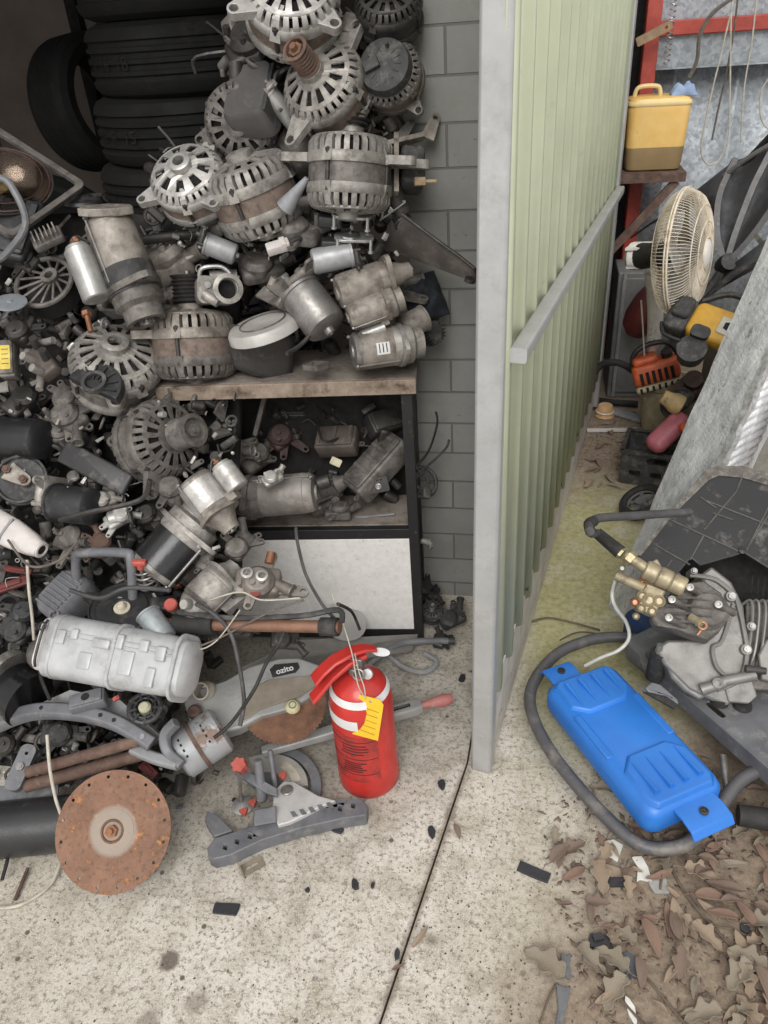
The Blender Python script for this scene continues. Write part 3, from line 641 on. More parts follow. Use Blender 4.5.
# ================================================================ pressure washer, near right
deckm = mat('worn grey painted steel', '75767a', '5d5e62', .45, .35, 14, spot='a19b92', sscale=18, slo=.56, shi=.8)
tubem = mat('scuffed dark tube', '5d5c5e', '48474a', .5, .2, 14, spot='8f887e', sscale=14, slo=.5, shi=.8)
blue = mat('bright blue plastic', '2f78cf', '2a6cbd', .38, 0, 8, spot='4a83c6', sscale=30, slo=.62, shi=.85, bump=.06)
brass = mat('tarnished brass', 'aca084', '857a66', .5, .4, 30, spot='6b5e4d', sscale=30, slo=.55, shi=.75)
brass_c = mat('coppery fitting', 'b98866', '94715a', .4, .6, 40)
W0 = Vector((.30, 1.2, 0))
t = thing('pressure_washer_frame', 'scuffed dark tube frame with grey deck plate lying around the blue tank', 'frame', Matrix.Translation(W0))
Wi = Matrix.Translation(W0).inverted()
tz = .045
def wt(*q, r=.0145): 
    b = MB(); b.M = Wi; b.tube([at(x, y, z=z) for x, y, z in q], r, n=14); return b
wt((640, 640, .07), (618, 637, .07), (590, 640, .07), (560, 652, .065), (540, 672, .06), (530, 695, .055), (535, 722, .05), (553, 755, .045), (580, 789, .04), (606, 817, .035), (635, 842, .03), (662, 849, .03), (690, 842, .04), (716, 812, .06), (738, 783, .08), (760, 770, .09), (785, 764, .09)).build('frame_tube', tubem, t)
# deck: folded tray following the washer's own axis
dA, dB = at(622, 640, z=.13), at(768, 768, z=.13); du = (dB - dA).normalized(); dn = Vector((-du.y, du.x, 0))
if dn.x < 0: dn = -dn
DM = Matrix((du, dn, Vector((0, 0, 1)))).transposed().to_4x4(); DM.translation = dA
b = MB(); b.M = Wi @ DM; b.prism([(0, .02), (.02, 0), (.80, 0), (.80, .34), (.06, .34), (0, .25)], -.005, 0, [rrect(.05, .014, .006, cx=.28, cy=.028)])
b.box((.41, .0, -.02), (.78, .004, .044)); b.box((.01, .13, -.02), (.004, .24, .04)); b.build('deck_plate', deckm, t, bevel=.003)
b = MB(); b.M = Wi @ DM
for u in (.1, .5): b.box((u, .17, -.03), (.03, .33, .05))
b.build('deck_bearer', deckm, t)
fp = at(753, 812, z=.04)
b = MB(); b.M = Wi; c_ = at(738, 815, z=.05); c2 = at(785, 822, z=.05); b.cyl(c_, c2, .022, .024, 20); b.build('rubber_foot', rubber, t)
b = MB(); b.M = Wi @ DM; b.cyl((.35, -.01, -.06), (.42, -.06, -.09), .008); b.build('foot_bolt', steel, t)
# blue tank
u_ = at(690, 803, z=.13) - at(577, 674, z=.13); u_.z = 0; ul = u_.length; u_.normalize(); v_ = Vector((u_.y * -1, u_.x, 0))
if v_.x < 0: v_ = -v_
cT = at(628, 736, z=.105)
TM = Matrix((u_, v_, u_.cross(v_))).transposed().to_4x4()
if TM[2][2] < 0: v_ = -v_; TM = Matrix((u_, v_, u_.cross(v_))).transposed().to_4x4()
TM.translation = cT
print('TANK', ul, u_, v_)
t = thing('blue_tank', 'bright blue moulded plastic tank strapped inside the tube frame', 'tank', TM)
HL, HW = .200, .096
b = MB()
def trk(k, z, dl=0): return [(x, y, z) for x, y in rrect(2 * (HL - k), 2 * (HW - k), .03, 5)]
b.loft([trk(.012, -.055), trk(.004, -.05), trk(0, -.035), trk(0, .0), trk(.006, .012), trk(.014, .018)]); b.build('body', blue, t)
for s_, (xa, xb) in ((-1, (-.190, -.075)), (1, (.055, .190))):
    xm, w = (xa + xb) / 2, xb - xa
    b = MB(); o = [(xm + s_ * w * .5, -.07), (xm + s_ * w * .5, .07), (xm + s_ * w * .38, .083), (xm - s_ * w * .25, .083), (xm - s_ * w * .5, .05), (xm - s_ * w * .5, -.05), (xm - s_ * w * .25, -.083), (xm + s_ * w * .38, -.083)]
    b.loft([[(x, y, .014) for x, y in o], [(xm + (x - xm) * .9, y * .92, .027) for x, y in o]]); b.build('raised_pad', blue, t, bevel=.003)
    for k in range(4):
        y = -.054 + .036 * k; b = MB(); x0, x1 = xm - s_ * w * .32, xm + s_ * w * .30
        b.put([(x0, y - .001, .0275), (x0, y + .001, .0275), (x1, y + .010, .0275), (x1, y - .006, .0275), (x0, y, .0285), (x1, y + .004, .036), (x1, y - .004, .036)], [(0, 1, 2, 3), (0, 4, 1), (1, 4, 5, 2), (0, 3, 6, 4), (4, 6, 5), (2, 5, 6, 3)])
        b.build('wedge_rib', blue, t)
b = MB(); b.box((-.02, -.080, .016), (.13, .018, .008)); b.box((-.02, .080, .016), (.13, .018, .008)); b.build('side_step', blue, t, bevel=.003)
for s_ in (-1, 1):
    b = MB(); w = .056 if s_ < 0 else .072; c0_ = s_ * (HL + .012); yo = -.028 if s_ < 0 else .012
    prof_ = [(c0_ - s_ * .03, .006), (c0_ + s_ * .012, .010), (c0_ + s_ * .04, .004), (c0_ + s_ * .052, -.012), (c0_ + s_ * .048, -.016), (c0_ + s_ * .036, -.002), (c0_ + s_ * .01, .003), (c0_ - s_ * .03, -.002)]
    b.loft([[(x, yo - w * .7, z) for x, z in prof_], [(x, yo + w * .7, z) for x, z in prof_]]); o = b.build('mounting_tab', blue, t, bevel=.002)
    b = MB(); b.lathe([(0, .0), (.0095, 0), (.0095, .003), (.006, .004), (.006, .002), (0, .002)], 16, M=Matrix.Translation((c0_ + s_ * .014, yo, .010))); b.hexnut((c0_ + s_ * .014, yo, .012), (0, 0, 1), .004, .002); b.build('bolt', dsteel, o)
b = MB(); b.box((0, .0, 0), (.034, .05, .006)); b.box((0, -.022, .006), (.03, .004, .01)); 
# carrying hook on the tank
t = thing('rubber_flap', 'small dark rubber flap over the inner edge of the blue tank', 'flap', face(at(658, 692, z=.165), (.1, .5, .8), -30))
b = MB(); b.prism([(-.03, -.008), (-.022, .012), (.0, .018), (.045, .006), (.05, -.004), (.02, -.0), (-.02, -.014)], -.004, .004); b.build('flap', deckm, t, bevel=.002)
b = MB(); b.prism([(-.032, -.018), (-.02, -.014), (.02, -.002), (.05, -.008), (.046, -.018), (.01, -.018)], -.004, .002); b.build('lip', rubber, t, bevel=.002)
# ---- engine with pump, built in a camera-facing frame standing on the deck
EO = at(712, 690, z=.165); EM = face(EO, (-.12, .28, .95), 0); s = S(EO)     # x right, y up in the picture plane, z out
def px(x, y, d=0.0):
    v = EM.inverted() @ onplane(x, y, EO, EM.to_3x3() @ Vector((0, 0, 1))); return (v.x, v.y, d)
t = thing('petrol_engine', 'bare grey aluminium petrol engine of the pressure washer standing on its deck', 'engine', EM)
def poly(q): return [px(*p)[:2] for p in q]
case = mat('engine casting', '858380', '74726f', .5, .4, 14, spot='5f5b57', sscale=24, slo=.52, shi=.78)
cased = mat('dirty engine casting', '6d6965', '514d49', .55, .35, 30, spot='45403b', sscale=30, slo=.5, shi=.75)
b = MB(); b.prism(poly([(700, 575), (712, 566), (732, 582), (744, 606), (748, 640), (750, 665), (742, 690), (728, 706), (712, 700), (690, 690), (664, 664), (655, 648), (668, 640), (700, 640), (712, 600)]), -.14, -.0); b.build('crankcase', case, t, bevel=.006)
b = MB(); b.prism(poly([(662, 652), (700, 640), (735, 662), (722, 690), (700, 700), (684, 690), (672, 678)]), -.12, -.004); b.build('sump', case, t, bevel=.006)
b = MB(); b.tube([px(735, 596, .004), px(742, 625, .006), px(746, 655, .006), px(738, 680, .006), px(716, 690, .008)], .0055); b.tube([px(733, 604, .004), px(722, 640, .004), px(712, 648, .006), px(716, 668, .01), px(730, 680, .01)], .005); b.tube([px(690, 575, 0), px(715, 580, .004), px(735, 596, .004)], .006); b.build('casting_rib', case, t)
for (x, y, r) in ((730, 597, .013), (745, 650, .013), (693, 572, .009), (750, 627, .011)):
    b = MB(); b.lathe([(0, -.03), (r * 1.1, -.03), (r, .010), (r * .9, .012), (0, .012)], 18, M=Matrix.Translation(px(x, y))); o = b.build('bolt_boss', case, t)
    b = MB(); b.hexnut(px(x, y, .012), (0, 0, 1), r * .62, .007); b.build('bolt', zinc, o)
for k in range(6):
    b = MB(); x = 748 + k * 6.5; b.tube([px(x - 6, 606 + k, -.02), px(x + 2, 600, -.0), px(x + 4, 614, .004), px(x + 0, 650, .004), px(x - 4, 668, -.01)], .0032, n=6); b.build('cooling_fin', case, t)
b = MB(); b.prism(poly([(748, 600), (800, 596), (800, 690), (752, 690), (746, 660)]), -.12, -.012); b.build('cylinder_block', cased, t, bevel=.004)
b = MB(); b.prism(poly([(757, 655), (765, 640), (800, 630), (800, 690), (760, 680)]), -.05, .01); b.build('side_cover', case, t, bevel=.004)
b = MB(); b.cyl(px(715, 683, .02), px(752, 676, .02), .012, .012, 16); b.cyl(px(700, 690, .01), px(722, 683, .02), .014, .012, 14); b.build('drain_boss', case, t)
b = MB(); b.cyl(px(742, 670, .024), px(762, 672, .024), .010, .008, 12); b.build('drain_plug', dsteel, t)
b = MB(); b.lathe([(0, 0), (.012, 0), (.012, .02), (.006, .022), (.006, .018), (0, .018)], 16, M=Matrix.Translation(px(714, 684, .012))); b.build('sensor_boss', case, t)
b = MB(); b.prism(poly([(722, 680), (752, 680), (757, 696), (748, 704), (728, 702)]), -.03, .004); b.build('mounting_foot', case, t, bevel=.003)
for x, y in ((722, 700), (745, 707), (660, 655)):
    p_ = EM @ Vector(px(x, y, -.02)); b = MB(); b.M = EM.inverted(); b.cyl(p_ + Vector((0, 0, .012)), Vector((p_.x, p_.y, .131)), .019, .021, 20); b.build('rubber_mount', rubber, t)
    if x == 660:
        b = MB(); b.M = EM.inverted(); b.cyl(p_ + Vector((0, 0, .012)), p_ + Vector((0, 0, .035)), .009, .007, 8); b.build('mount_nut', case, t)
# black shroud over the engine
# pump
PO = at(668, 600, z=.335)
pA, pB = at(712, 622, z=.235), at(640, 590, z=.27)
PM = face(PO, (-.25, .35, .9), 0); sp = S(PO)
def pp(x, y, d=0.0):
    v = PM.inverted() @ onplane(x, y, PO, PM.to_3x3() @ Vector((0, 0, 1))); return (v.x, v.y, d)
t = thing('pump', 'dirty grey and brass high pressure pump bolted to the side of the petrol engine', 'pump', PM)
def ppoly(q): return [pp(*p)[:2] for p in q]
b = MB(); b.prism(ppoly([(688, 582), (705, 580), (722, 592), (727, 608), (722, 628), (708, 640), (690, 634), (672, 628), (655, 625), (650, 615), (660, 600), (676, 588)]), -.06, -.006); b.build('pump_body', cased, t, bevel=.005)
for k in range(5):
    y = 590 + k * 8; b = MB(); b.tube([pp(666, y, .004), pp(690, y + 1, .012), pp(714, y + 4, .004)], .0034, n=6); b.build('body_fin', cased, t)
b = MB(); b.lathe([(0, -.03), (.045, -.03), (.045, 0), (.036, .008), (0, .008)], 28, M=Matrix.Translation(pp(708, 610, 0))); b.build('flange', cased, t)
for x, y in ((689, 590), (671, 602), (668, 620), (717, 607)):
    b = MB(); b.cyl(pp(x + 18, y + 5, -.01), pp(x, y, .018), .009, .009, 14); o = b.build('bolt_sleeve', cased, t)
    b = MB(); b.lathe([(0, 0), (.0082, 0), (.0082, .007), (.0045, .008), (.0045, .004), (0, .004)], 16, M=Matrix.Translation(pp(x, y, .018))); b.build('bolt', alu_b, o)
b = MB(); b.M = None
M1 = basis(Vector(pp(684, 590, .02)) - Vector(pp(644, 572, .03)), Vector((0, 0, 1)), Vector(pp(644, 572, .026)))
L1 = (Vector(pp(684, 590, .02)) - Vector(pp(644, 572, .026))).length
for k in range(3):
    zc = L1 * (.17 + .33 * k); b = MB(); b.lathe([(0, -.0125), (.0165, -.0125), (.0185, -.010), (.0185, .010), (.0165, .0125), (0, .0125)], 20, M=M1 @ Matrix.Translation((0, 0, zc)) @ Matrix.Scale(1.25, 4)); b.build('brass_cap', brass, t)
b = MB(); b.box((-.006, .0, L1 / 2), (.03, .040, L1 * 1.02), M=M1); b.build('manifold', brass, t, bevel=.003)
b = MB(); b.box((0, 0, 0), (.024, .018, .03), M=Matrix.Translation(pp(654, 566, .0)) @ Matrix.Rotation(.4, 4, 'Z')); b.build('valve_block', brass, t, bevel=.003)
for (x, y, r, m) in ((641, 586, .010, brass_c), (642, 598, .010, brass), (649, 602, .012, brass), (659, 603, .0105, brass), (635, 604, .008, brass_c), (641, 610, .008, brass), (652, 613, .008, brass), (636, 618, .006, brass)):
    b = MB(); r *= 1.3; b.lathe([(0, -.02), (r, -.02), (r * 1.02, .0), (r * .8, .003), (r * .5, -.003), (0, -.003)], 16, M=Matrix.Translation(pp(x, y, .016)) @ Matrix.Rotation(.3, 4, 'X')); b.build('valve_plug', m, t)
b = MB(); b.box((0, 0, 0), (.048, .066, .034), M=Matrix.Translation(pp(650, 600, -.006)) @ Matrix.Rotation(-.5, 4, 'Z')); b.build('valve_body', brass, t, bevel=.004)
b = MB(); b.cyl(pp(690, 618, .01), pp(700, 626, .022), .010, .009, 12); b.hexnut(pp(697, 624, .02), Vector((.6, -.5, .5)), .011, .008); b.build('unloader_screw', brass, t)
b = MB(); b.torus(.008, .003, M=Matrix.Translation(pp(701, 628, .026)), n=20); b.cyl(pp(700, 632, .02), pp(696, 637, .02), .003); b.build('hose_clip', brass_c, t)
b = MB(); b.cyl(pp(646, 572, .026), pp(632, 563, .028), .0125, .0125, 16); b.cyl(pp(616, 577, .01), pp(644, 590, .014), .011, .012, 16); b.build('inlet_pipe', brass, t)
b = MB(); b.hexnut(pp(633, 564, .028), Vector(pp(612, 548, .03)) - Vector(pp(633, 564, .028)), .018, .016); b.hexnut(pp(622, 558, .028), Vector(pp(612, 548, .03)) - Vector(pp(633, 564, .028)), .015, .012); b.build('hose_nut', mat('brushed brass nut', 'bdb08e', '958a70', .35, .7, 30), t)
t = thing('pressure_hose', 'black rubber high pressure hose running from the brass pump nut over the silver panel', 'hose', PM)
b = MB(); b.M = None; Pi = PM.inverted()
st, en = Vector(pp(620, 556, .028)), Vector(pp(597, 537, .03))
b.cyl(st, en, .0165, .0135, 20)
for k in range(8):
    a = k * pi / 4; d_ = (en - st).normalized(); x_ = d_.orthogonal().normalized(); y_ = d_.cross(x_); q = x_ * cos(a) + y_ * sin(a); b.cyl(st + q * .0155, en + q * .0125, .002, .0018, 6)
b.build('strain_relief', rubber, t)
b = MB(); hz = [PM @ en] + [at(591, 533, Y=1.36), at(589, 524, Y=1.38), at(600, 518, Y=1.42), at(630, 516, Y=1.46), at(660, 514, Y=1.5), at(690, 512, Y=1.53)]
b.tube([Pi @ p for p in hz], .0095, n=12); b.build('hose', hose_m, t)
b = MB(); b.tube([Pi @ hz[1], Pi @ hz[2], Pi @ (hz[2].lerp(hz[3], .45))], .0115, n=12); b.build('hose_wrap', rubber, t)
clear_m = mat('milky clear tube', 'c9c9c2', 'a8a8a0', .3, 0, 20, sub=.2)
b = MB(); b.tube([PM @ Vector(pp(622, 570, .014)), at(616, 578, z=.30), at(612, 595, z=.27), at(616, 608, z=.24), at(626, 622, z=.20), at(629, 638, z=.17), at(619, 650, z=.15), at(600, 658, z=.13), at(585, 666, z=.10)], .0048, n=10); solo(b, 'clear_tube', clear_m, 'milky clear plastic tube curving down from the pump to the blue tank', 'tube')
# shroud: black moulded tray with ribs, tilted over the engine
shr = mat('dusty black shroud', '1f1f21', '171719', .42, 0, 7, spot='77736f', sscale=16, slo=.55, shi=.78, bump=.25)
rib_d = mat('dusty rib plastic', '55534f', '3a3937', .7, 0, 30)
shd = mat('thick dust on black plastic', '6d6862', '45423f', .85, 0, 45, spot='8a857d', sscale=60, slo=.5, shi=.7, bump=.7)
HO = at(720, 530, Y=1.60); HM = face(HO, (-.18, .40, .88), 0); HS = S(HO)
def hx(x, y, d=0.0):
    p = onplane(x, y, HO, HM.to_3x3() @ Vector((0, 0, 1))); v = HM.inverted() @ p; return (v.x, v.y, d)
t = thing('engine_shroud', 'big dusty black plastic engine shroud with raised grid ribs above the pump', 'shroud', HM)
out_ = [(640, 552), (703, 474), (715, 468), (741, 468), (800, 484), (800, 590), (768, 566), (748, 556), (742, 552), (701, 566), (690, 559), (672, 585), (660, 600), (640, 580)]
out_ = [(637, 556), (704, 472), (716, 467), (742, 467), (800, 482), (800, 588), (744, 553), (700, 566), (691, 558), (668, 586), (655, 582)]
b = MB(); b.prism([hx(*p)[:2] for p in out_], -.006, 0); b.build('panel', shr, t, bevel=.003)
for A_, B_ in (((704, 500), (768, 525)), ((666, 518), (742, 553)), ((655, 545), (690, 565)), ((744, 553), (775, 505)), ((704, 530), (736, 492)), ((690, 560), (704, 535)), ((736, 492), (745, 470)), ((772, 500), (745, 553)), ((655, 583), (672, 560)), ((700, 497), (716, 508)), ((713, 513), (733, 520))):
    b = MB(); p, q = Vector(hx(*A_)), Vector(hx(*B_)); d_ = q - p; b.box((0, 0, 0), (.0045, .004, d_.length), M=basis(d_, Vector((0, 0, 1)), (p + q) / 2)); b.build('rib', rib_d, t, bevel=.001)
b = MB(); top_ = [(637, 556), (668, 516), (704, 472), (716, 467), (742, 467), (800, 482)]; inn = [(641, 556), (672, 516), (709, 480), (719, 476), (742, 478), (800, 495)]
vs = [Vector(hx(*p)) for p in top_]; vi = [Vector(hx(*p)) for p in inn]; rings = []
for A_, B_ in zip(vs, vi): rings.append([A_ + Vector((0, 0, -.03)), A_ + Vector((0, 0, .006)), B_ + Vector((0, 0, .003)), B_ + Vector((0, 0, -.03))])
b.loft(rings); b.build('dusty_rim', shd, t, label='rim coated in thick grey dust')
b = MB(); b.lathe([(0, 0), (.009, 0), (.009, .006), (0, .008)], 14, M=Matrix.Translation(hx(742, 551, 0))); b.build('screw_boss', shr, t)
b = MB(); M2 = HM.inverted(); 
p = [hx(x, y, -.11) for x, y in ((686, 545), (745, 525), (820, 545), (820, 615), (748, 604), (712, 576))]
b.loft([[(a, c, -.16) for a, c, _ in p], [(a, c, -.10) for a, c, _ in p]]); b.build('gap_shade_block', dark, t)  # near-black block standing in for the shaded gap behind the shroud
b = MB()
for k in range(8): q = hx(752 + k * 6, 580 + k * 2, -.028); b.cyl((q[0], q[1] - .02, -.03), (q[0] + .012, q[1] + .02, -.028), .002, n=6)
b.build('inner_grille', dark, t)
# blue drum under the deck behind
b = MB(); b.rrbox(.2, .2, 0, .1, .03); solo(b, 'navy_container', mat('navy plastic', '223f6e', '1b3257', .5), 'dark navy plastic container half hidden under the deck plate', 'container', M=flat(at(662, 664, z=0) + Vector((.03, .06, 0)), 30))
# leaf pile under the frame etc. comes later
# ================================================================ fire extinguisher
red = mat('glossy red enamel', 'c1352f', 'a32c28', .3, 0, 9, spot='7f3a34', sscale=14, slo=.56, shi=.9, bump=.05)
redd = mat('scuffed red label band', 'b5332d', '8a2c29', .5, 0, 26, spot='5f2b29', sscale=30, slo=.5, shi=.7, bump=.05)
wlab = mat('white label stock', 'dcdcdc', 'c0c0c0', .5, 0, 16)
ylab = mat('yellow tag card', 'e2b92a', 'd2a824', .55, 0, 14, spot='b39433', sscale=40, slo=.6, shi=.8)
ink = mat('dark ink', '4c2321', '3a1b1a', .6, 0, 30)
X0 = at(367, 796, z=0); X0.y += .06; r_ = .0695
XM = flat(X0 + Vector((-.005, 0, 0)), -6)
t = thing('fire_extinguisher', 'red fire extinguisher with a yellow hanging tag standing on the concrete', 'fire extinguisher', XM)
hb = .252
b = MB(); b.lathe([(0, .0), (r_ * .97, 0), (r_ * 1.02, .006), (r_ * 1.02, .03), (r_, .036), (r_, hb), (r_ * .96, hb + .025), (r_ * .82, hb + .05), (r_ * .58, hb + .068), (r_ * .3, hb + .076), (.016, hb + .08), (.016, hb + .09), (0, hb + .09)], 48); b.build('body', red, t)
fa = -pi / 2
def wrap(z0, z1, a0, a1, off, m, name, lab=None, par=None):
    b = MB(); b.lathe([(r_ + off, z0), (r_ + off + .0006, z0), (r_ + off + .0006, z1), (r_ + off, z1)], 24, closed=True, a0=a0, a1=a1); return b.build(name, m, par or t, label=lab)
wrap(.06, .205, fa - 1.0, fa + .75, .0003, redd, 'instruction_panel', 'scuffed dark red printed panel')
for z in (.19, .135, .085):
    wrap(z, z + .0015, fa - .95, fa + .7, .0010, ink, 'printed_line')
random.seed(5)
for k in range(9):
    z = .178 - .009 * k if k < 4 else .122 - .007 * (k - 4); wrap(z, z + .003, fa - .5 + random.random() * .1, fa + .1 + random.random() * .35, .0011, ink, 'printed_line')
wrap(.228, .255, fa - 1.25, fa + .18, .0004, wlab, 'white_band', 'white band below the shoulder')
b = MB(); rr = lambda a: a
b.lathe([(r_ * .82 + .0015, hb + .0505), (r_ * .925, hb + .034), (r_ * .925 + .001, hb + .0345), (r_ * .82 + .0025, hb + .0515)], 40, closed=True, a0=fa - 1.35, a1=fa + 2.1); b.build('shoulder_ring', wlab, t)
b = MB(); b.cyl((0, 0, hb + .08), (0, 0, hb + .115), .017, .015, 16); b.box((0, 0, hb + .112), (.03, .024, .03)); b.cyl((.0, -.03, hb + .105), (0, .03, hb + .105), .009, n=12); b.build('valve', steel, t, bevel=.002)
HA = Matrix.Translation((0, 0, hb + .12)) @ Matrix.Rotation(radians(218), 4, 'Z')
def lever(pts, w, th, name):
    b = MB(); rings = []
    for x, z, k in pts: rings.append([(x, -w * k, z), (x, w * k, z), (x, w * k, z + th), (x, w * k * .8, z + th + .004), (x, -w * k * .8, z + th + .004), (x, -w * k, z + th)])
    b.loft(rings, M=HA); return b.build(name, red, t, bevel=.001)
lever([(-.045, .006, .6), (-.02, .018, .8), (.01, .022, 1), (.05, .012, 1.05), (.078, -.006, 1.1), (.098, -.024, 1.15)], .016, .003, 'upper_lever')
lever([(-.02, -.0, .8), (.02, -.006, 1), (.06, -.030, 1), (.092, -.062, 1), (.108, -.076, 1)], .015, .006, 'carry_handle')
b = MB(); b.torus(.012, .0022, M=Matrix.Translation((.012, -.03, hb + .105)) @ Matrix.Rotation(1.2, 4, 'X'), n=20); b.cyl((.0, -.03, hb + .11), (.0, .03, hb + .125), .002); b.build('safety_pin', steel, t)
b = MB(); b.lathe([(0, 0), (.011, 0), (.011, .008), (0, .009)], 20, M=Matrix.Translation((.03, -.018, hb + .1)) @ Matrix.Rotation(1.0, 4, 'X')); b.build('gauge', zinc, t)
b = MB(); M_ = Matrix.Translation((.034, -.060, hb + .015)) @ Matrix.Rotation(radians(-6), 4, 'Z') @ Matrix.Rotation(radians(8), 4, 'Y') @ Matrix.Rotation(radians(-14), 4, 'X') @ Matrix.Scale(1.2, 4)
b.prism([(-.022, -.045), (.026, -.040), (.024, .036), (.016, .044), (-.022, .040)], -.0006, .0006, [circ(.003, 8, 0, .034)], M=M_ @ Matrix.Rotation(pi / 2, 4, 'X')); o = b.build('inspection_tag', ylab, t, label='yellow card inspection tag')
for k in range(5):
    b = MB(); b.box((.002, -.0009, .018 - .012 * k), (.032, .0006, .0012), M=M_); b.build('printed_line', mat('tag print', 'a5852a', '8a6f26'), o)
b = MB(); b.tube([(.03, -.05, hb + .06), (.018, -.05, hb + .09), (.008, -.035, hb + .12), (.0, -.02, hb + .15), (-.02, .0, hb + .21), (-.045, .02, hb + .27)], .0013, n=6); b.tube([(.03, -.052, hb + .058), (.028, -.045, hb + .085), (.014, -.03, hb + .115), (.004, -.016, hb + .15)], .0012, n=6); b.build('tag_string', rope_m, t)
b = MB(); b.prism(circ(.02, 16), 0, .001, M=Matrix.Translation((.045, .03, hb + .118)) @ Matrix.Rotation(.3, 4, 'X') @ Matrix.Scale(.5, 4, (0, 1, 0))); b.build('paper_tag', wlab, t)
# ================================================================ mitre saw
sawg = mat('saw grey alloy', 'a6a6a4', '8f8f8d', .5, .25, 14, spot='837f7a', sscale=22, slo=.6, shi=.85)
SO = at(262, 700, z=.17); SM = face(SO, (.05, .62, .78), 0)
def sx(x, y, d=0.0):
    v = SM.inverted() @ onplane(x, y, SO, SM.to_3x3() @ Vector((0, 0, 1))); return (v.x, v.y, d)
def sp2(q): return [sx(*p)[:2] for p in q]
t = thing('mitre_saw', 'grey mitre saw with rusty circular blade and pink handle lying on the concrete', 'mitre saw', SM)
b = MB(); b.prism(sp2([(184, 702), (196, 692), (226, 682), (250, 668), (275, 661), (300, 660), (322, 668), (328, 678), (322, 690), (306, 702), (285, 712), (262, 718), (240, 730), (222, 735), (205, 728), (190, 722)]), -.03, .012); b.build('blade_housing', sawg, t, bevel=.005)
b = MB(); b.prism(sp2([(255, 690), (268, 683), (300, 680), (318, 678), (320, 686), (300, 700), (280, 706), (262, 712), (246, 722), (238, 724)]), .012, .018); b.build('guard_plate', mat('dusty guard', '8a8275', '736b5f', .7, 0, 18), t, bevel=.002)
b = MB(); b.prism(sp2([(225, 690), (268, 676), (270, 680), (230, 694)]), .012, .015); b.prism(sp2([(228, 700), (252, 690), (254, 694), (230, 704)]), .012, .015); b.build('housing_rib', sawg, t)
# round blade, partly hidden by the housing
bc = sx(284, 702); R_ = abs(sx(288, 702)[1] - sx(288, 744)[1])
b = MB(); nt_ = 60; o = []
for k in range(nt_): a = 2 * pi * k / nt_; o += [(bc[0] + R_ * .955 * cos(a), bc[1] + R_ * .955 * sin(a)), (bc[0] + R_ * cos(a + .03), bc[1] + R_ * sin(a + .03))]
b.prism(o, -.008, -.006, [circ(.012, 16, bc[0], bc[1])]); b.build('blade', rust, t, label='rust brown circular blade')
b = MB(); c_ = sx(293, 710, .018); b.lathe([(0, .01), (.012, .009), (.017, .004), (.018, 0)], 24, M=Matrix.Translation(c_)); o_ = b.build('arbor_cap', mat('cream cap', 'c5bf9a', 'a8a27f', .5), t)
b = MB(); b.lathe([(.009, .0), (.009, .0115), (.007, .0115), (.007, 0)], 20, M=Matrix.Translation(c_), closed=True); b.build('cap_ring', gpl, o_)
# nameplate
b = MB(); q = sp2([(270, 672), (275, 667), (298, 665), (300, 670), (296, 675), (273, 680)]); b.prism(q, .012, .0135); o_ = b.build('nameplate', blk, t)
cu = bpy.data.curves.new('lettering', 'FONT'); cu.body = 'ozito'; cu.size = .0205; cu.extrude = .0003; cu.align_x = 'CENTER'; cu.align_y = 'CENTER'; cu.offset = .0004
fo = bpy.data.objects.new('lettering', cu); COL.objects.link(fo); dg = bpy.context.evaluated_depsgraph_get(); me = bpy.data.meshes.new_from_object(fo.evaluated_get(dg)); bpy.data.objects.remove(fo)
me.materials.clear(); me.materials.append(wlab); lo_ = bpy.data.objects.new('lettering', me); COL.objects.link(lo_); lo_.parent = o_
p_ = Vector(sx(285, 672.5, .0142)); e_ = Vector(sx(298, 668)) - Vector(sx(272, 676)); lo_.matrix_local = Matrix.Translation(p_) @ Matrix.Rotation(math.atan2(e_.y, e_.x) * .9, 4, 'Z')
# dust port
b = MB(); M_ = Matrix.Translation(sx(210, 690, .0)) @ Matrix.Rotation(.5, 4, 'X') @ Matrix.Rotation(-.25, 4, 'Y'); b.lathe([(.013, .0), (.0185, .0), (.0195, .022), (.022, .024), (.022, .030), (.0195, .034), (.020, .052), (.0165, .052), (.0155, .01), (.0, .008)], 28, M=M_); b.build('dust_port', mat('cream grey port', 'b3aca0', '958e83', .5, .1), t)
b = MB(); b.lathe([(0, 0), (.014, .0), (.016, .006), (.016, .018), (.01, .022), (0, .02)], 20, M=Matrix.Translation(sx(196, 716, .01))); b.build('pivot_boss', rust_b, t)
# motor drum
mo = mat('grey enamel worn to rust', 'a8abad', '8f9193', .45, .3, 10, spot='6c5548', sscale=14, slo=.55, shi=.62)
mA, mB = Vector(sx(180, 760, .015)), Vector(sx(222, 735, .03))
MM = basis(mB - mA, Vector((0, 0, 1)), mA); ml = (mB - mA).length
b = MB(); b.lathe([(0, 0), (.046, .0), (.054, .006), (.054, ml * .45), (.054, ml), (.046, ml + .006), (0, ml + .006)], 36, M=MM); o_ = b.build('motor', mo, t)
b = MB(); b.lathe([(.054, ml * .42), (.058, ml * .42), (.058, ml * .5), (.054, ml * .5)], 36, M=MM, closed=True); b.build('clamp_band', rust_b, o_)
for s2 in (.2, .72):
    for a in (-.5, -.25, 0, .25): 
        b = MB(); b.box((.0535 * cos(a + .3), .0535 * sin(a + .3), ml * s2), (.003, .006, .004), M=MM); b.build('vent_slot', dark, o_)
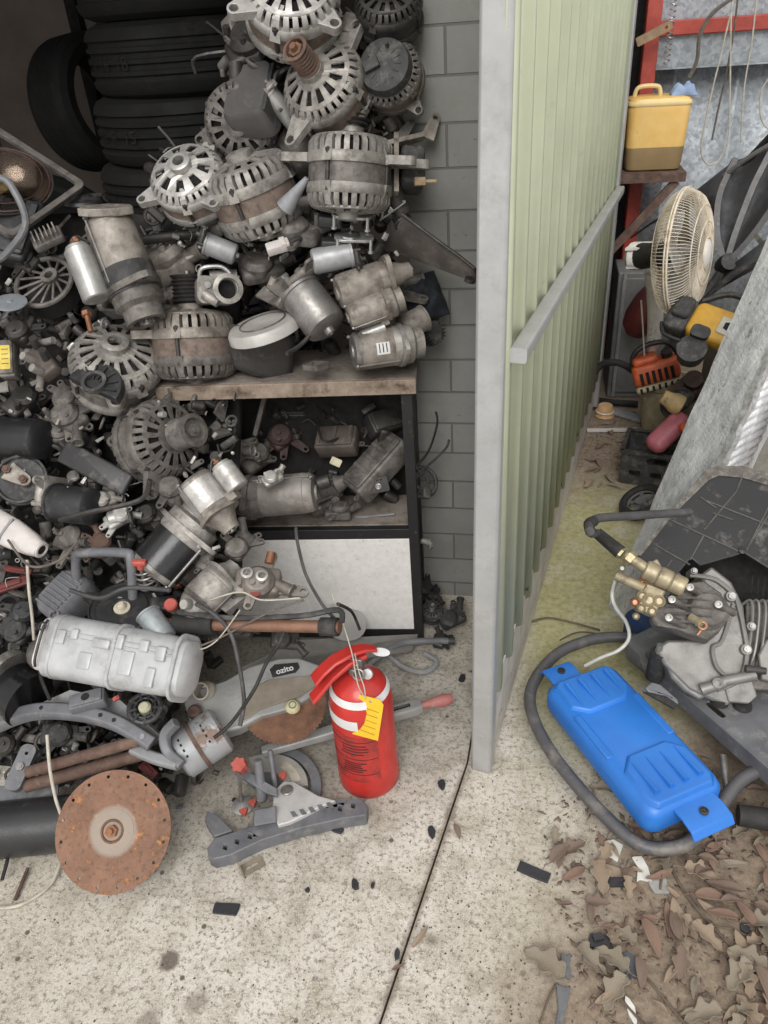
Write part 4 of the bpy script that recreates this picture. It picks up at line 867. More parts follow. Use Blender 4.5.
# turntable base on the ground with arm and pink handle
TO = at(275, 775, z=.028); 
tb = flat(TO); Ti2 = SM.inverted()
p1 = at(330, 772, z=.03)
b = MB(); b.M = Ti2 @ tb; Rt = .17; tc = at(262, 790, z=.03); tc = tc - TO
def sec(r0, r1, a0, a1): return [(x + tc.x, y + tc.y) for x, y in sector(r0, r1, a0, a1, 14)]
b.prism(sec(.055, .105, radians(15), radians(125)), -.018, .0); b.build('turntable', mat('worn alloy table', 'b0aea8', '96938c', .5, .2, 18), t, bevel=.003)
b = MB(); b.M = Ti2 @ tb; b.prism(sec(.112, .135, radians(-5), radians(110)), -.02, -.004); b.prism(sec(.02, .055, radians(10), radians(150)), -.02, -.006); b.build('base_ring', gpl, t, bevel=.003)
b = MB(); b.M = Ti2 @ tb; b.prism(sec(.07, .09, radians(25), radians(70)), .0, .0012); b.build('dust_scale', mat('beige scale', 'bdb6a6', 'a09a8c', .7), t)
# arm
a0_, a1_ = at(262, 752, z=.05), at(421, 706, z=.05); d_ = a1_ - a0_; AM = Ti2 @ basis(d_, Vector((0, 0, 1)), a0_); La = d_.length
b = MB(); b.loft([[(x * k, y * k, z) for x, y in rrect(.026, .030, .006)] for z, k in ((0, .8), (La * .5, 1), (La * .62, 1.15), (La * .97, 1.15), (La, .9))], M=AM); b.build('table_arm', sawg, t)
b = MB(); b.box((.0152, 0, La * .8), (.001, .010, La * .26), M=AM); b.build('arm_slot', dark, t)
b = MB(); b.box((.016, 0, La * .80), (.003, .003, La * .24), M=AM); b.build('slot_rail', steel, t)
h0, h1 = at(420, 706, z=.05), at(453, 698, z=.05); d_ = h1 - h0; HM_ = Ti2 @ basis(d_, Vector((0, 0, 1)), h0); Lh = d_.length
b = MB(); b.lathe([(0, 0), (.006, .0), (.009, .01), (.014, Lh * .5), (.016, Lh * .75), (.012, Lh * .97), (0, Lh)], 20, M=HM_); b.build('handle_grip', mat('faded pink rubber', 'ab6e68', '8d5853', .6, 0, 20, spot='9a8a80', slo=.55, shi=.8), t, label='faded pink rounded grip')
# ---- clamp with red knobs
CO = at(240, 790, z=.02)
t = thing('hold_down_clamp', 'saw clamp with red knobs and a round foot in front of the mitre saw', 'clamp', flat(CO))
Ci = flat(CO).inverted()
def cw(x, y, z): return Ci @ at(x, y, z=z)
b = MB(); b.tube([cw(238, 772, .13), cw(240, 785, .09), cw(241, 800, .03)], .004, sub=1); b.build('screw_rod', steel, t)
kn = cw(240, 766, .13)
b = MB()
o = []
for k in range(24): a = 2 * pi * k / 24; rr2 = .0155 + .002 * cos(6 * a); o.append((rr2 * cos(a), rr2 * sin(a)))
b.prism(o, -.014, .014, M=Matrix.Translation(kn) @ Matrix.Rotation(.4, 4, 'X')); b.build('knob', red_p, t, bevel=.002, label='red ribbed knob')
b = MB(); b.lathe([(0, 0), (.024, 0), (.025, .003), (.012, .009), (0, .010)], 24, M=Matrix.Translation(cw(243, 806, .015))); b.build('clamp_foot', zinc, t)
b = MB(); b.prism([(-.06, -.008), (.03, -.008), (.06, -.002), (.05, .012), (-.055, .01)], -.006, .006, M=Ci @ face(at(256, 783, z=.07), (0, .6, .8), -30)); b.cyl(cw(258, 760, .12), cw(262, 800, .03), .010, .012, 14); b.cyl(cw(270, 750, .11), cw(276, 792, .03), .006, .006, 10); b.build('clamp_arm', gpl, t, bevel=.002)
for x, y, z in ((283, 776, .06), (244, 812, .035), (253, 803, .03)):
    b = MB(); b.prism([(.009 * cos(a * pi / 3) * (1.3 if a % 2 else .8), .009 * sin(a * pi / 3) * (1.3 if a % 2 else .8)) for a in range(6)], -.004, .006, M=Matrix.Translation(cw(x, y, z))); b.build('wing_knob', red_p, t, bevel=.001)
# ---- curved grey base bar in front
c1 = [at(x, y, z=0) for x, y in ((206, 855), (216, 843), (245, 832), (285, 823), (330, 812), (366, 808), (369, 820), (350, 823), (300, 836), (260, 848), (228, 862), (212, 866))]
K = flat(at(290, 820, z=0)); Ki = K.inverted(); t = thing('saw_base_bar', 'curved dark grey slotted saw base bar with light grey centre plate, lying on open concrete', 'saw base', K)
def kp(q, z): return [tuple((Ki @ at(x, y, z=z)).xy) for x, y in q]
zt = .035
top = [(207, 848), (214, 838), (245, 828), (285, 815), (330, 799), (362, 799), (368, 806), (366, 815), (345, 818), (300, 828), (262, 840), (230, 855), (214, 859), (208, 856)]
def hole(x, y, w, h): return kp([(x - w, y + h * .6), (x - w * .6, y - h), (x + w, y - h * .6), (x + w * .6, y + h)], zt)
holes = [hole(x, y, 2.4, 3.2) for x, y in ((225, 847), (237, 841), (250, 836), (340, 808), (353, 805))]
b = MB(); b.prism(kp(top, zt), .0, zt, holes); b.build('bar', gpl, t, bevel=.002)
b = MB(); b.prism([(p[0], p[1] + .004) for p in kp([(204, 822), (206, 812), (216, 816), (232, 832), (214, 838)], .03)], .005, .03); b.build('end_web', gpl, t, bevel=.002)
b = MB(); b.prism(kp([(274, 790), (283, 781), (296, 782), (318, 795), (336, 800), (322, 806), (290, 822), (278, 825), (272, 810)], .045), .0, .045); pl_ = b.build('centre_plate', mat('light grey plate', 'b9b8b6', 'a09f9d', .5, .1, 16), t, bevel=.003)
b = MB(); b.lathe([(0, .0), (.013, 0), (.014, .004), (.012, .006), (0, .006)], 24, M=Matrix.Translation(Ki @ at(287, 791, z=.045))); b.box((0, 0, .007), (.02, .004, .004), M=Matrix.Translation(Ki @ at(287, 791, z=.045)) @ Matrix.Rotation(.8, 4, 'Z')); b.build('pivot_screw', steel, pl_)
for k in range(5):
    b = MB(); x = 290 + 9 * k; y = 812 - 2.2 * k; b.prism(kp([(x, y), (x + 4, y - 1), (x + 8, y + 4), (x + 3, y + 5)], .0455), .0445, .0462); b.build('tooth_mark', gpl, pl_)
b = MB(); b.loft([[tuple(Ki @ at(x, y, z=z)) for x, y, z in q] for q in ([(254, 810, .01), (276, 806, .01), (276, 806, .06), (254, 810, .06)], [(252, 830, .01), (278, 826, .01), (276, 822, .052), (254, 826, .05)])]); b.build('block', gpl, t, bevel=.002)
# ---- small rusty bracket on ground
b = MB(); M_ = flat(at(252, 866, z=.003), 40); b.prism(rrect(.05, .028, .004), -.0012, .0012, [rrect(.03, .008, .003)]); b.box((-.024, 0, .008), (.002, .028, .018)); solo(b, 'small_bracket', mat('tan plated steel', '9f9484', '82776a', .5, .4), 'small tan slotted metal bracket on concrete below the curved base bar', 'bracket', M=M_)
# ================================================================ car part builders (local z is the axis, the face towards +z)
def alternator(M, R, label, fm=alu, rm=None, sm=stator_m, pm=dsteel, ears=((40, 1.45), (220, 1.4)), n=14, group=None, pulley=True, cover=None, rear_vis=False, length=1.0, coil=True, ps=1.0, seed=0, nut=steel, dome=.16, name='alternator', slotw=.5, thru=True):
    rm = rm or fm; t = thing(name, label, 'alternator', M, group); rnd = random.Random(seed); zf = .52 * R * length; zs = 0.0; zl = -.34 * R * length; zr = -.88 * R * length
    w = lambda x, y, z: (x, y, z - dome * (x * x + y * y) / R)
    zf += dome * .5 * R
    def housing(z_face, z_base, sgn, m, nm, open_face=True):
        b = MB(); holes = []
        for k in range(n):
            a = 2 * pi * k / n; hw = pi / n * slotw; holes.append(sector(.46 * R, .76 * R, a - hw, a + hw, 3))
        wp = (lambda x, y, z: (x, y, z - sgn * dome * (x * x + y * y) / R))
        b.prism(circ(.86 * R, 48), z_face - sgn * .05 * R, z_face, holes + [circ(.16 * R, 16)], warp=wp)
        zshould = z_face - sgn * dome * .74 * R
        b.lathe([(.16 * R, z_face - sgn * .1 * R), (.3 * R, z_face - sgn * .1 * R), (.3 * R, z_face + sgn * .10 * R), (.24 * R, z_face + sgn * .13 * R), (.16 * R, z_face + sgn * .13 * R)], 28, closed=True)
        m_ = 30
        for k in range(m_):
            a = 2 * pi * k / m_; b.lathe([(.84 * R, zshould + sgn * .0 * R), (.9 * R, zshould - sgn * .03 * R), (1.0 * R, zshould - sgn * .16 * R), (1.0 * R, z_base + sgn * .1 * R), (.88 * R, z_base + sgn * .1 * R), (.90 * R, zshould - sgn * .12 * R), (.82 * R, zshould - sgn * .06 * R)], 1, closed=True, a0=a, a1=a + 2 * pi / m_ * .6)
        b.lathe([(.9 * R, z_base), (1.02 * R, z_base), (1.04 * R, z_base + sgn * .08 * R), (1.03 * R, z_base + sgn * .2 * R), (1.0 * R, z_base + sgn * .24 * R), (.9 * R, z_base + sgn * .24 * R)], 48, closed=True)
        for k in range(4):
            a = pi / 4 + k * pi / 2 + .3; Q = Matrix.Rotation(a, 4, 'Z'); b.loft([[(.8 * R, -.14 * R, z_base), (1.09 * R, -.12 * R, z_base), (1.09 * R, .12 * R, z_base), (.8 * R, .14 * R, z_base)], [(.6 * R, -.08 * R, zshould), (.93 * R, -.08 * R, zshould - sgn * .06 * R), (.93 * R, .08 * R, zshould - sgn * .06 * R), (.6 * R, .08 * R, zshould)]], M=Q)
        return b.build(nm, m, t, bevel=0)
    housing(zf, zs, 1, fm, 'front_housing'); housing(zr, zl, -1, rm, 'rear_housing')
    b = MB(); b.lathe([(.88 * R, zl), (.98 * R, zl), (.98 * R, zs), (.88 * R, zs)], 48, closed=True); b.build('stator', sm, t)
    b = MB(); b.lathe([(0, zr + .1 * R), (.8 * R, zr + .12 * R), (.82 * R, zf - dome * R * .7 - .16 * R), (.5 * R, zf - .16 * R), (0, zf - .14 * R)], 32)
    for k in range(12): b.box((.58 * R, 0, zf - .2 * R), (.3 * R, .03 * R, .12 * R), M=Matrix.Rotation(k * pi / 6, 4, 'Z') @ Matrix.Rotation(.5, 4, 'X'))
    b.build('rotor', copper if coil == 2 else dark, t)
    for i, e in enumerate(ears):
        a, L = e[0], e[1]; zz = (e[2] if len(e) > 2 else .12) * R; b = MB()
        b.lug(L * R - .8 * R, .30 * R, .2 * R, .1 * R, M=Matrix.Rotation(radians(a), 4, 'Z') @ Matrix.Translation((.8 * R, 0, zz)), taper=2.1); b.build('mounting_ear', fm, t, bevel=.0015)
    if thru:
        for k in range(4):
            a = pi / 4 + k * pi / 2 + .3; b = MB(); b.cyl((1.0 * R * cos(a), 1.0 * R * sin(a), zl - .2 * R), (1.0 * R * cos(a), 1.0 * R * sin(a), zs + .2 * R), .05 * R, n=10); b.hexnut((.98 * R * cos(a), .98 * R * sin(a), zs + .2 * R), (0, 0, 1), .08 * R, .07 * R); b.build('clamp_bolt', dsteel, t)
    if pulley:
        pr = .40 * R * ps; z0 = zf + .14 * R; g = 6; prof = [(.12 * R, z0), (pr * .9, z0), (pr * 1.05, z0 + .02 * R)]; h = .55 * R / g
        for k in range(g): prof += [(pr * .86, z0 + .03 * R + h * (k + .5)), (pr * 1.0, z0 + .03 * R + h * (k + 1))]
        prof += [(pr * 1.05, z0 + .62 * R), (pr * .78, z0 + .63 * R), (pr * .72, z0 + .5 * R), (.12 * R, z0 + .5 * R)]
        b = MB(); b.lathe(prof, 32, closed=True); o = b.build('pulley', pm, t, angle=25)
        b = MB(); b.hexnut((0, 0, z0 + .48 * R), (0, 0, 1), .17 * R, .12 * R); b.cyl((0, 0, z0 + .4 * R), (0, 0, z0 + .72 * R), .08 * R, n=12); b.build('shaft_nut', nut, o)
    if cover:
        b = MB(); b.lathe([(0, zr - .32 * R), (.55 * R, zr - .32 * R), (.78 * R, zr - .24 * R), (.84 * R, zr - .05 * R), (.84 * R, zr + .1 * R)], 32); o = b.build('rear_cover', cover, t)
        for k in range(14):
            a = 2 * pi * k / 14; b = MB(); b.box((.46 * R, 0, zr - .33 * R), (.2 * R, .05 * R, .03 * R), M=Matrix.Rotation(a, 4, 'Z')); b.build('cover_slat', cover, o)
        b = MB(); b.rrbox(.5 * R, .34 * R, zr - .48 * R, zr - .30 * R, .04 * R, M=Matrix.Translation((.35 * R, .1 * R, 0))); b.cyl((-.3 * R, .4 * R, zr - .3 * R), (-.3 * R, .4 * R, zr - .55 * R), .06 * R); b.build('connector', blk_d, o)
    return t
def starter(A_, B_, R, label, bm=alu, nm=None, cap=None, side=90, spin=0, group=None, name='starter_motor', nose='cone', sol=True, solm=None, band=None, sr=.55, label_pl=False, cat='starter motor', lugs=True, solz=(.12, .56), flange=True):
    M = ax(A_, B_, spin); L = (B_ - A_).length; t = thing(name, label, cat, M, group); nm = nm or bm; cap = cap or bm; solm = solm or bm
    b = MB(); b.lathe([(0, -.0), (R * .35, -.0), (R * .38, L * .02), (R * .85, L * .03), (R * .97, L * .07), (R * .97, L * .12)], 32); b.build('end_cap', cap, t)
    b = MB(); b.lathe([(R * .95, L * .11), (R, L * .12), (R, L * .56), (R * .95, L * .57)], 36); o = b.build('motor_body', band or bm, t)
    for k in (0, 1):
        a = radians(50 + 180 * k); b = MB(); b.cyl((R * 1.03 * cos(a), R * 1.03 * sin(a), L * .05), (R * 1.03 * cos(a), R * 1.03 * sin(a), L * .62), R * .055, n=8); b.hexnut((R * 1.0 * cos(a), R * 1.0 * sin(a), L * .04), (0, 0, -1), R * .11, R * .1); b.build('through_bolt', steel, t)
    b = MB()
    if nose == 'cone': b.lathe([(R * .97, L * .56), (R * 1.02, L * .6), (R * .95, L * .68), (R * .7, L * .8), (R * .5, L * .92), (R * .46, L), (R * .28, L), (R * .28, L * .9), (0, L * .9)], 32)
    else: b.lathe([(R * .97, L * .56), (R * 1.04, L * .6), (R * 1.0, L * .84), (R * .8, L * .88), (R * .8, L), (R * .55, L), (R * .55, L * .88), (0, L * .86)], 32)
    b.build('nose_housing', nm, t)
    if flange:
        b = MB(); q = []
        for k in range(36):
            a = 2 * pi * k / 36; q.append((R * (1.12 + (.5 if lugs else .1) * abs(cos(a)) ** 6) * cos(a), R * 1.12 * sin(a)))
        b.prism(q, L * .66, L * .72, [circ(R * .14, 10, R * 1.38, 0), circ(R * .14, 10, -R * 1.38, 0)] if lugs else [], M=Matrix.Rotation(radians(side + 80), 4, 'Z')); b.build('flange', nm, t, bevel=.001)
    b = MB(); b.cyl((0, 0, L * .9), (0, 0, L * 1.03), R * .2, n=12)
    for k in range(9): b.box((R * .24, 0, L * .97), (R * .12, R * .08, L * .09), M=Matrix.Rotation(k * 2 * pi / 9, 4, 'Z'))
    b.build('pinion', steel, t)
    if sol:
        a = radians(side); d = R * (1 + sr * .98); cx, cy = d * cos(a), d * sin(a); z0, z1 = L * solz[0], L * solz[1]; r = R * sr
        b = MB(); b.lathe([(0, z0), (r * .8, z0), (r * .85, z0 + r * .25), (r, z0 + r * .3), (r, z1), (r * .9, z1 + r * .1), (0, z1 + r * .1)], 28, M=Matrix.Translation((cx, cy, 0))); o = b.build('solenoid', solm, t)
        b = MB(); b.box((d * .6, 0, z1 + (L * .66 - z1) * .4), (R * .9, r * 1.3, (L * .68 - z1) * .9 + r * .3), M=Matrix.Rotation(a, 4, 'Z')); b.build('fork_housing', nm, t, bevel=.002)
        for s_ in (-1, 1):
            b = MB(); q = Vector((cx + r * .45 * s_ * sin(a), cy - r * .45 * s_ * cos(a), z0)); b.cyl(q, q - Vector((0, 0, r * .5)), r * .15, n=8); b.hexnut(q - Vector((0, 0, r * .1)), (0, 0, -1), r * .28, r * .18); b.build('terminal', copper, o)
        b = MB(); b.tube([(cx, cy - r * .3, z0 - r * .3), (cx * .9, cy * .9, z0 - r * .7), (R * .9 * cos(a), R * .9 * sin(a), z0 + r * .1)], r * .12, n=6); b.build('braided_lead', dsteel, o)
    if label_pl:
        b = MB(); b.lathe([(R + .0002, L * .3), (R + .0006, L * .3), (R + .0006, L * .48), (R + .0002, L * .48)], 6, closed=True, a0=-.25, a1=.35); o = b.build('label', wlab, t)
        for k in range(3): b = MB(); b.lathe([(R + .0006, L * (.33 + .05 * k)), (R + .0009, L * (.33 + .05 * k)), (R + .0009, L * (.345 + .05 * k)), (R + .0006, L * (.345 + .05 * k))], 5, closed=True, a0=-.2, a1=.25); b.build('label_text', dsteel, o)
    return t
def can_motor(A_, B_, R, label, m=steel, gm=None, spin=0, plate=1.9, group=None, name='wiper_motor', cat='motor', nub=True, arm=True, gl=.5, off=.55):
    M = ax(A_, B_, spin); L = (B_ - A_).length; gm = gm or alu; t = thing(name, label, cat, M, group)
    pr = [(0, -R * .28), (R * .2, -R * .28), (R * .24, -R * .2)] if nub else [(0, -R * .02)]
    b = MB(); b.lathe(pr + [(R * .26, -R * .04), (R * .8, 0), (R * .96, R * .12), (R, R * .3), (R, L * .93), (R * 1.08, L * .94), (R * 1.08, L), (0, L)], 36); b.build('motor_can', m, t)
    if nub: b = MB(); b.lathe([(0, -R * .32), (R * .10, -R * .32), (R * .1, -R * .26)], 12); b.build('bearing_cap', steel, t)
    if plate:
        b = MB(); P = plate * R; b.rrbox(P * 1.5, P * 1.15, L, L + R * gl, P * .3, M=Matrix.Translation((0, R * off, 0))); o = b.build('gearbox', gm, t)
        b = MB(); b.lathe([(0, 0), (P * .42, 0), (P * .42, R * .12), (P * .15, R * .16), (P * .15, R * .5), (0, R * .5)], 28, M=Matrix.Translation((0, R * off, L + R * gl))); b.build('gear_cover', gm, t)
        for sx_ in (-1, 1):
            for sy_ in (-1, 1):
                b = MB(); q = (sx_ * P * .62, R * off + sy_ * P * .45, L + R * gl); b.lathe([(0, -R * gl), (R * .16, -R * gl), (R * .16, R * .05), (0, R * .05)], 12, M=Matrix.Translation(q)); b.hexnut(q, (0, 0, 1), R * .12, R * .1); b.build('corner_boss', gm, t)
        for s_ in (-1, 1):
            b = MB(); b.lug(P * 1.05, R * .42, R * .14, R * .1, M=Matrix.Translation((0, R * off, L + R * .12)) @ Matrix.Rotation(radians(20 if s_ > 0 else 200), 4, 'Z')); b.build('mounting_lug', gm, t, bevel=.001)
        if arm: b = MB(); b.lug(R * 1.5, R * .4, R * .12, R * .12, M=Matrix.Translation((0, R * off, L + R * (gl + .5))) @ Matrix.Rotation(radians(130), 4, 'Z')); b.build('crank_arm', dsteel, t, bevel=.001)
    return t
def casting(M, s, label, seed, m=alu_d, name='cast_bracket', cat='car part', group=None, m2=None):
    r = random.Random(seed); t = thing(name, label, cat, M, group); m2 = m2 or dsteel
    b = MB(); b.rrbox(s * 1.0, s * .62, -s * .22, s * .12, s * .12); b.lathe([(0, -s * .1), (s * .34, -s * .1), (s * .36, s * .12), (s * .26, s * .24), (0, s * .25)], 24, M=Matrix.Translation((s * r.uniform(-.2, .2), s * r.uniform(-.08, .08), s * .08))); b.build('body', m, t, bevel=.001)
    for k in range(3):
        b = MB(); a = r.uniform(0, 6.28); b.lug(s * r.uniform(.55, .8), s * .2, s * .09, s * .055, M=Matrix.Rotation(a, 4, 'Z') @ Matrix.Translation((0, 0, s * r.uniform(-.15, .1)))); b.build('mounting_lug', m, t, bevel=.001)
    for k in range(3):
        b = MB(); x, y = s * r.uniform(-.42, .42), s * r.uniform(-.25, .25); b.cyl((x, y, 0), (x + s * r.uniform(-.1, .1), y, s * r.uniform(.25, .42)), s * .07, s * .06, 12); b.build('boss', m, t)
        b = MB(); b.hexnut((x * .8, y * 1.1, s * .13), (0, 0, 1), s * .06, s * .05); b.build('bolt', m2, t)
    b = MB(); a = r.uniform(-.6, .6); b.cyl((s * .3, 0, 0), (s * .75, s * a, s * .1), s * .13, s * .13, 16); b.torus(s * .13, s * .03, M=basis(Vector((.45, a, .1)), Vector((0, 0, 1)), Vector((s * .75, s * a, s * .1)))); b.build('pipe_stub', m, t)
    return t
def box_part(M, w, d, h, label, m, name, cat='car part', ribs=0, screws=True, lid=None, r=None, group=None):
    t = thing(name, label, cat, M, group); b = MB(); b.rrbox(w, d, -h, 0, r or min(w, d) * .12); b.build('casing', m, t)
    b = MB(); b.rrbox(w * .9, d * .86, -.0, h * .1 + .002, min(w, d) * .08); b.build('lid', lid or m, t)
    for k in range(ribs): b = MB(); b.box((w * (-.38 + .76 * k / max(1, ribs - 1)), 0, h * .12 + .003), (w * .3 / ribs, d * .74, .003)); b.build('rib', lid or m, t, bevel=.0008)
    if screws:
        for sx_ in (-1, 1): b = MB(); b.lug(w * .5 + .008, .014, .004, .003, M=Matrix.Translation((0, 0, -h * .8)) @ Matrix.Rotation(0 if sx_ > 0 else pi, 4, 'Z')); b.build('mounting_lug', m, t)
    return t
# ================================================================ dark storage bay: tyres, frames
tyre_m = mat('dull tyre rubber', '100f0f', '0a0909', .85, 0, 12, spot='201e1d', sscale=10, bump=.5, bscale=60)
chalk = mat('chalk mark', '3c3a38', '302e2d', .9, 0, 60)
def tyre(M, label, R=.315, w=.195, mark=None, group='car tyres stacked in the dark bay'):
    t = thing('car_tyre', label, 'tyre', M, group); h = w / 2
    b = MB(); prof = [(R * .66, -h * .8), (R * .7, -h * .95), (R * .85, -h), (R * .95, -h * .86), (R * .985, -h * .72)]
    for z in (-.45, -.15, .15, .45): prof += [(R, h * (z - .1)), (R * .975, h * (z - .06)), (R * .975, h * (z + .06)), (R, h * (z + .1))]
    prof += [(R * .985, h * .72), (R * .95, h * .86), (R * .85, h), (R * .7, h * .95), (R * .66, h * .8), (R * .64, 0)]
    b.lathe(prof, 64, closed=True); b.build('carcass', tyre_m, t, angle=25)
    if mark:
        cu = bpy.data.curves.new('m', 'FONT'); cu.body = mark[0]; cu.size = .05; cu.extrude = .0004; fo = bpy.data.objects.new('m', cu); COL.objects.link(fo)
        me = bpy.data.meshes.new_from_object(fo.evaluated_get(bpy.context.evaluated_depsgraph_get())); bpy.data.objects.remove(fo)
        for v in me.vertices:
            a = mark[1] + v.co.x / R; z = v.co.y - .02; v.co = Vector(((R + .002) * cos(a), (R + .002) * sin(a), z))
        me.materials.clear(); me.materials.append(chalk); o = bpy.data.objects.new('chalk_lettering', me); COL.objects.link(o); o.parent = t
    return t
ty = []
ZB = [1.62, 1.423, 1.233, 1.044, .85, .655, .46, .265]
XS = [-1.05, -1.05, -1.075, -1.105, -1.08, -1.08, -1.07, -1.08]
lab = ['topmost tyre of the tall stack in the dark bay, cut off by the picture edge', 'black tyre second from the top of the tall stack, chalk marked', 'black tyre third down in the tall stack in the dark bay, chalk marked', 'black tyre fourth down in the tall stack, just above the heap']
ZB.append(.1); XS.append(-1.08)
for i in range(9):
    tyre(flat((XS[i], 2.66, ZB[i] - .0), 17 * i), lab[i] if i < 4 else 'black tyre low in the tall stack, hidden behind the heap of parts', mark={1: ('215  16  18', -2.55 - radians(17)), 2: ('16  R  15', -2.4 - radians(34)), 3: ('4  16', -2.4 - radians(51))}.get(i))
tyre(flat((-.30, 2.70, .1), 0), 'black tyre lying low behind the blockwork pier') if False else None
c = at(92, 104, Y=2.98)
tyre(basis(Vector((.95, -.28, .12)), Vector((0, 0, 1)), c), 'black tyre standing upright to the left of the tall tyre stack', R=.225, w=.19, group='loose tyres in the dark bay')
tyre(basis(Vector((.35, -.3, .9)), Vector((0, 0, 1)), Vector((-1.78, 2.66, .88))), 'black tyre lying tilted behind the headlamp', R=.3, group='loose tyres in the dark bay')
tyre(basis(Vector((.1, -.1, 1)), Vector((0, 0, 1)), Vector((-1.76, 2.66, .62))), 'black tyre lying flat beneath the tilted one behind the headlamp', R=.3, group='loose tyres in the dark bay')
tyre(basis(Vector((.0, 0.05, 1)), Vector((0, 0, 1)), Vector((-1.76, 2.66, .40))), 'black tyre low in the bay behind the left heap', R=.3, group='loose tyres in the dark bay')
# ================================================================ shelf unit
board = mat('greasy chipboard', '8c847b', '6c645c', .8, 0, 14, spot='4f463f', sscale=22, slo=.5, shi=.75)
edge_m = mat('worn timber edge', '98897a', '726355', .8, 0, 30, spot='4f4238', sscale=28, slo=.52, shi=.7)
frame_m = mat('chipped black frame', '242325', '1b1a1b', .55, 0, 14, spot='5a5653', sscale=60, slo=.62, shi=.72)
q0, q1 = at(155, 395, Y=1.50), at(416, 388, Y=1.53); zt_ = .80
q0 = at(155, 386, z=zt_); q1 = at(416, 378, z=zt_)
print('BOARD', q0, q1)
bx = (q1 - q0); bx.z = 0; bl = bx.length; bx.normalize(); by = Vector((-bx.y, bx.x, 0)); BMx = Matrix((bx, by, Vector((0, 0, 1)))).transposed().to_4x4(); BMx.translation = q0
t = thing('shelf_unit', 'black framed shelf unit with a greasy wooden top board and a leaning white panel bay', 'shelf', BMx)
Bi = BMx.inverted()
depth = (1.81 - q1.y) - .01
b = MB(); b.box((bl / 2, depth / 2 + .004, -.018), (bl, depth, .034)); b.build('top_board', board, t, bevel=.002)
b = MB(); b.box((bl / 2, -.004, -.018), (bl, .010, .036)); b.build('board_edge', edge_m, t, bevel=.002)
pt = Bi @ at(408, 500, Y=q1.y + .02)
zp = 0
pxx = bl - .024
def sb(cx, cy, cz, a, c, d, m, nm, lb=None): b = MB(); b.box((cx, cy, cz), (a, c, d)); return b.build(nm, m, t, bevel=.0015, label=lb)
sb(pxx, .02, -.42, .026, .03, .765, frame_m, 'post'); sb(pxx, depth - .02, -.42, .026, .03, .765, frame_m, 'post'); sb(.012, depth - .02, -.42, .026, .03, .765, frame_m, 'post'); sb(.012, .06, -.42, .026, .03, .765, frame_m, 'post')
zr_ = (Bi @ at(330, 527, Y=q1.y + .02)).z
sb(bl / 2, .02, zr_, bl - .06, .028, .03, frame_m, 'middle_rail'); sb(bl / 2, depth / 2, zr_ + .012, bl - .06, depth - .05, .012, board, 'middle_shelf')
zb_ = -.775
sb(bl / 2, .02, zb_, bl - .06, .028, .03, frame_m, 'bottom_rail')
sb(bl / 2, depth - .02, (zr_ - .03) / 2 - .01, bl - .06, .008, -zr_ - .03, dark, 'shade_backing')  # black sheet added to stand for the shade under the board
wpn = mat('speckled white panel', 'e2e0dd', 'd2d0cd', .5, 0, 60, spot='b5b1ad', sscale=90, slo=.6, shi=.7)
sb(bl / 2 + .01, .012, (zr_ + zb_) / 2, bl - .075, .012, (zr_ - zb_) - .03, wpn, 'white_panel', 'speckled white front panel')
SHY = q1.y
# ================================================================ parts piled on the shelf
def sp_(x, y, dy): return at(x, y, Y=SHY + dy)
G1 = None
def alt(x, y, rpx, nrm, label, dy=None, off=None, spin=0, **k):
    p = sp_(x, y, dy) if dy is not None else hp(x, y, off or 0); return alternator(face(p, nrm, spin), rpx * S(p), label, **k)
def seg(x0, y0, d0, x1, y1, d1, heap=False):
    return (hp(x0, y0, d0), hp(x1, y1, d1)) if heap else (sp_(x0, y0, d0), sp_(x1, y1, d1))
def st(x0, y0, d0, x1, y1, d1, rpx, label, heap=False, fn=starter, **k):
    A_, B_ = seg(x0, y0, d0, x1, y1, d1, heap); return fn(A_, B_, rpx * S(A_), label, **k)
alt(292, 2, 47, (.05, .22, .98), 'bright silver alternator at the very top of the shelf pile, cut by the picture edge', .10, spin=10, fm=alu_b, ears=((198, 1.3, .3), (-50, 1.2, .2)), n=16, ps=.8, seed=1)
alt(389, 8, 33, (-.1, .3, .9), 'dark grimy alternator topmost beside the blockwork wall', .16, fm=dsteel, sm=dsteel, pm=dsteel, ears=((100, 1.3),), seed=2)
alt(326, 88, 42, (-.42, .12, .9), 'silver alternator with a rusty pulley facing left near the top of the shelf pile', .10, spin=0, fm=alu, ears=((50, 1.45, .2), (-122, 1.5, .2), (80, 1.2, .2)), pm=rust_b, nut=rust, n=14, ps=.72, dome=.3, seed=3)
t = thing('pulley_guard', 'small', 'x') if False else None
alt(393, 80, 31, (.25, .1, -.9), 'dark alternator seen from its black plastic rear cover beside the blockwork', .15, spin=160, fm=alu_d, cover=blk_d, pulley=False, ears=((250, 1.3),), seed=4)
p = sp_(246, 88, .10)
t = thing('duct_housing', 'dark grey smooth plastic duct housing leaning over a finned alternator', 'duct', face(p, (-.35, .25, .9), -8))
s_ = S(p)
b = MB(); b.loft([[(x, y, -.07) for x, y in rrect(.10, .13, .02)], [(x, y, -.01) for x, y in rrect(.10, .13, .02)], [(x * .9, y * .92, .0) for x, y in rrect(.10, .13, .02)]]); b.loft([[(x - .006, y + .075, -.05) for x, y in rrect(.05, .03, .008)], [(x, y + .085, 0) for x, y in rrect(.03, .02, .006)]]); b.build('duct_body', mat('satin dark grey plastic', '565453', '474544', .42, 0, 12, spot='6d6a67', sscale=14, slo=.55, shi=.85), t)
b = MB(); b.box((.048, 0, -.03), (.006, .11, .05)); b.build('duct_flange', blk_d, t)
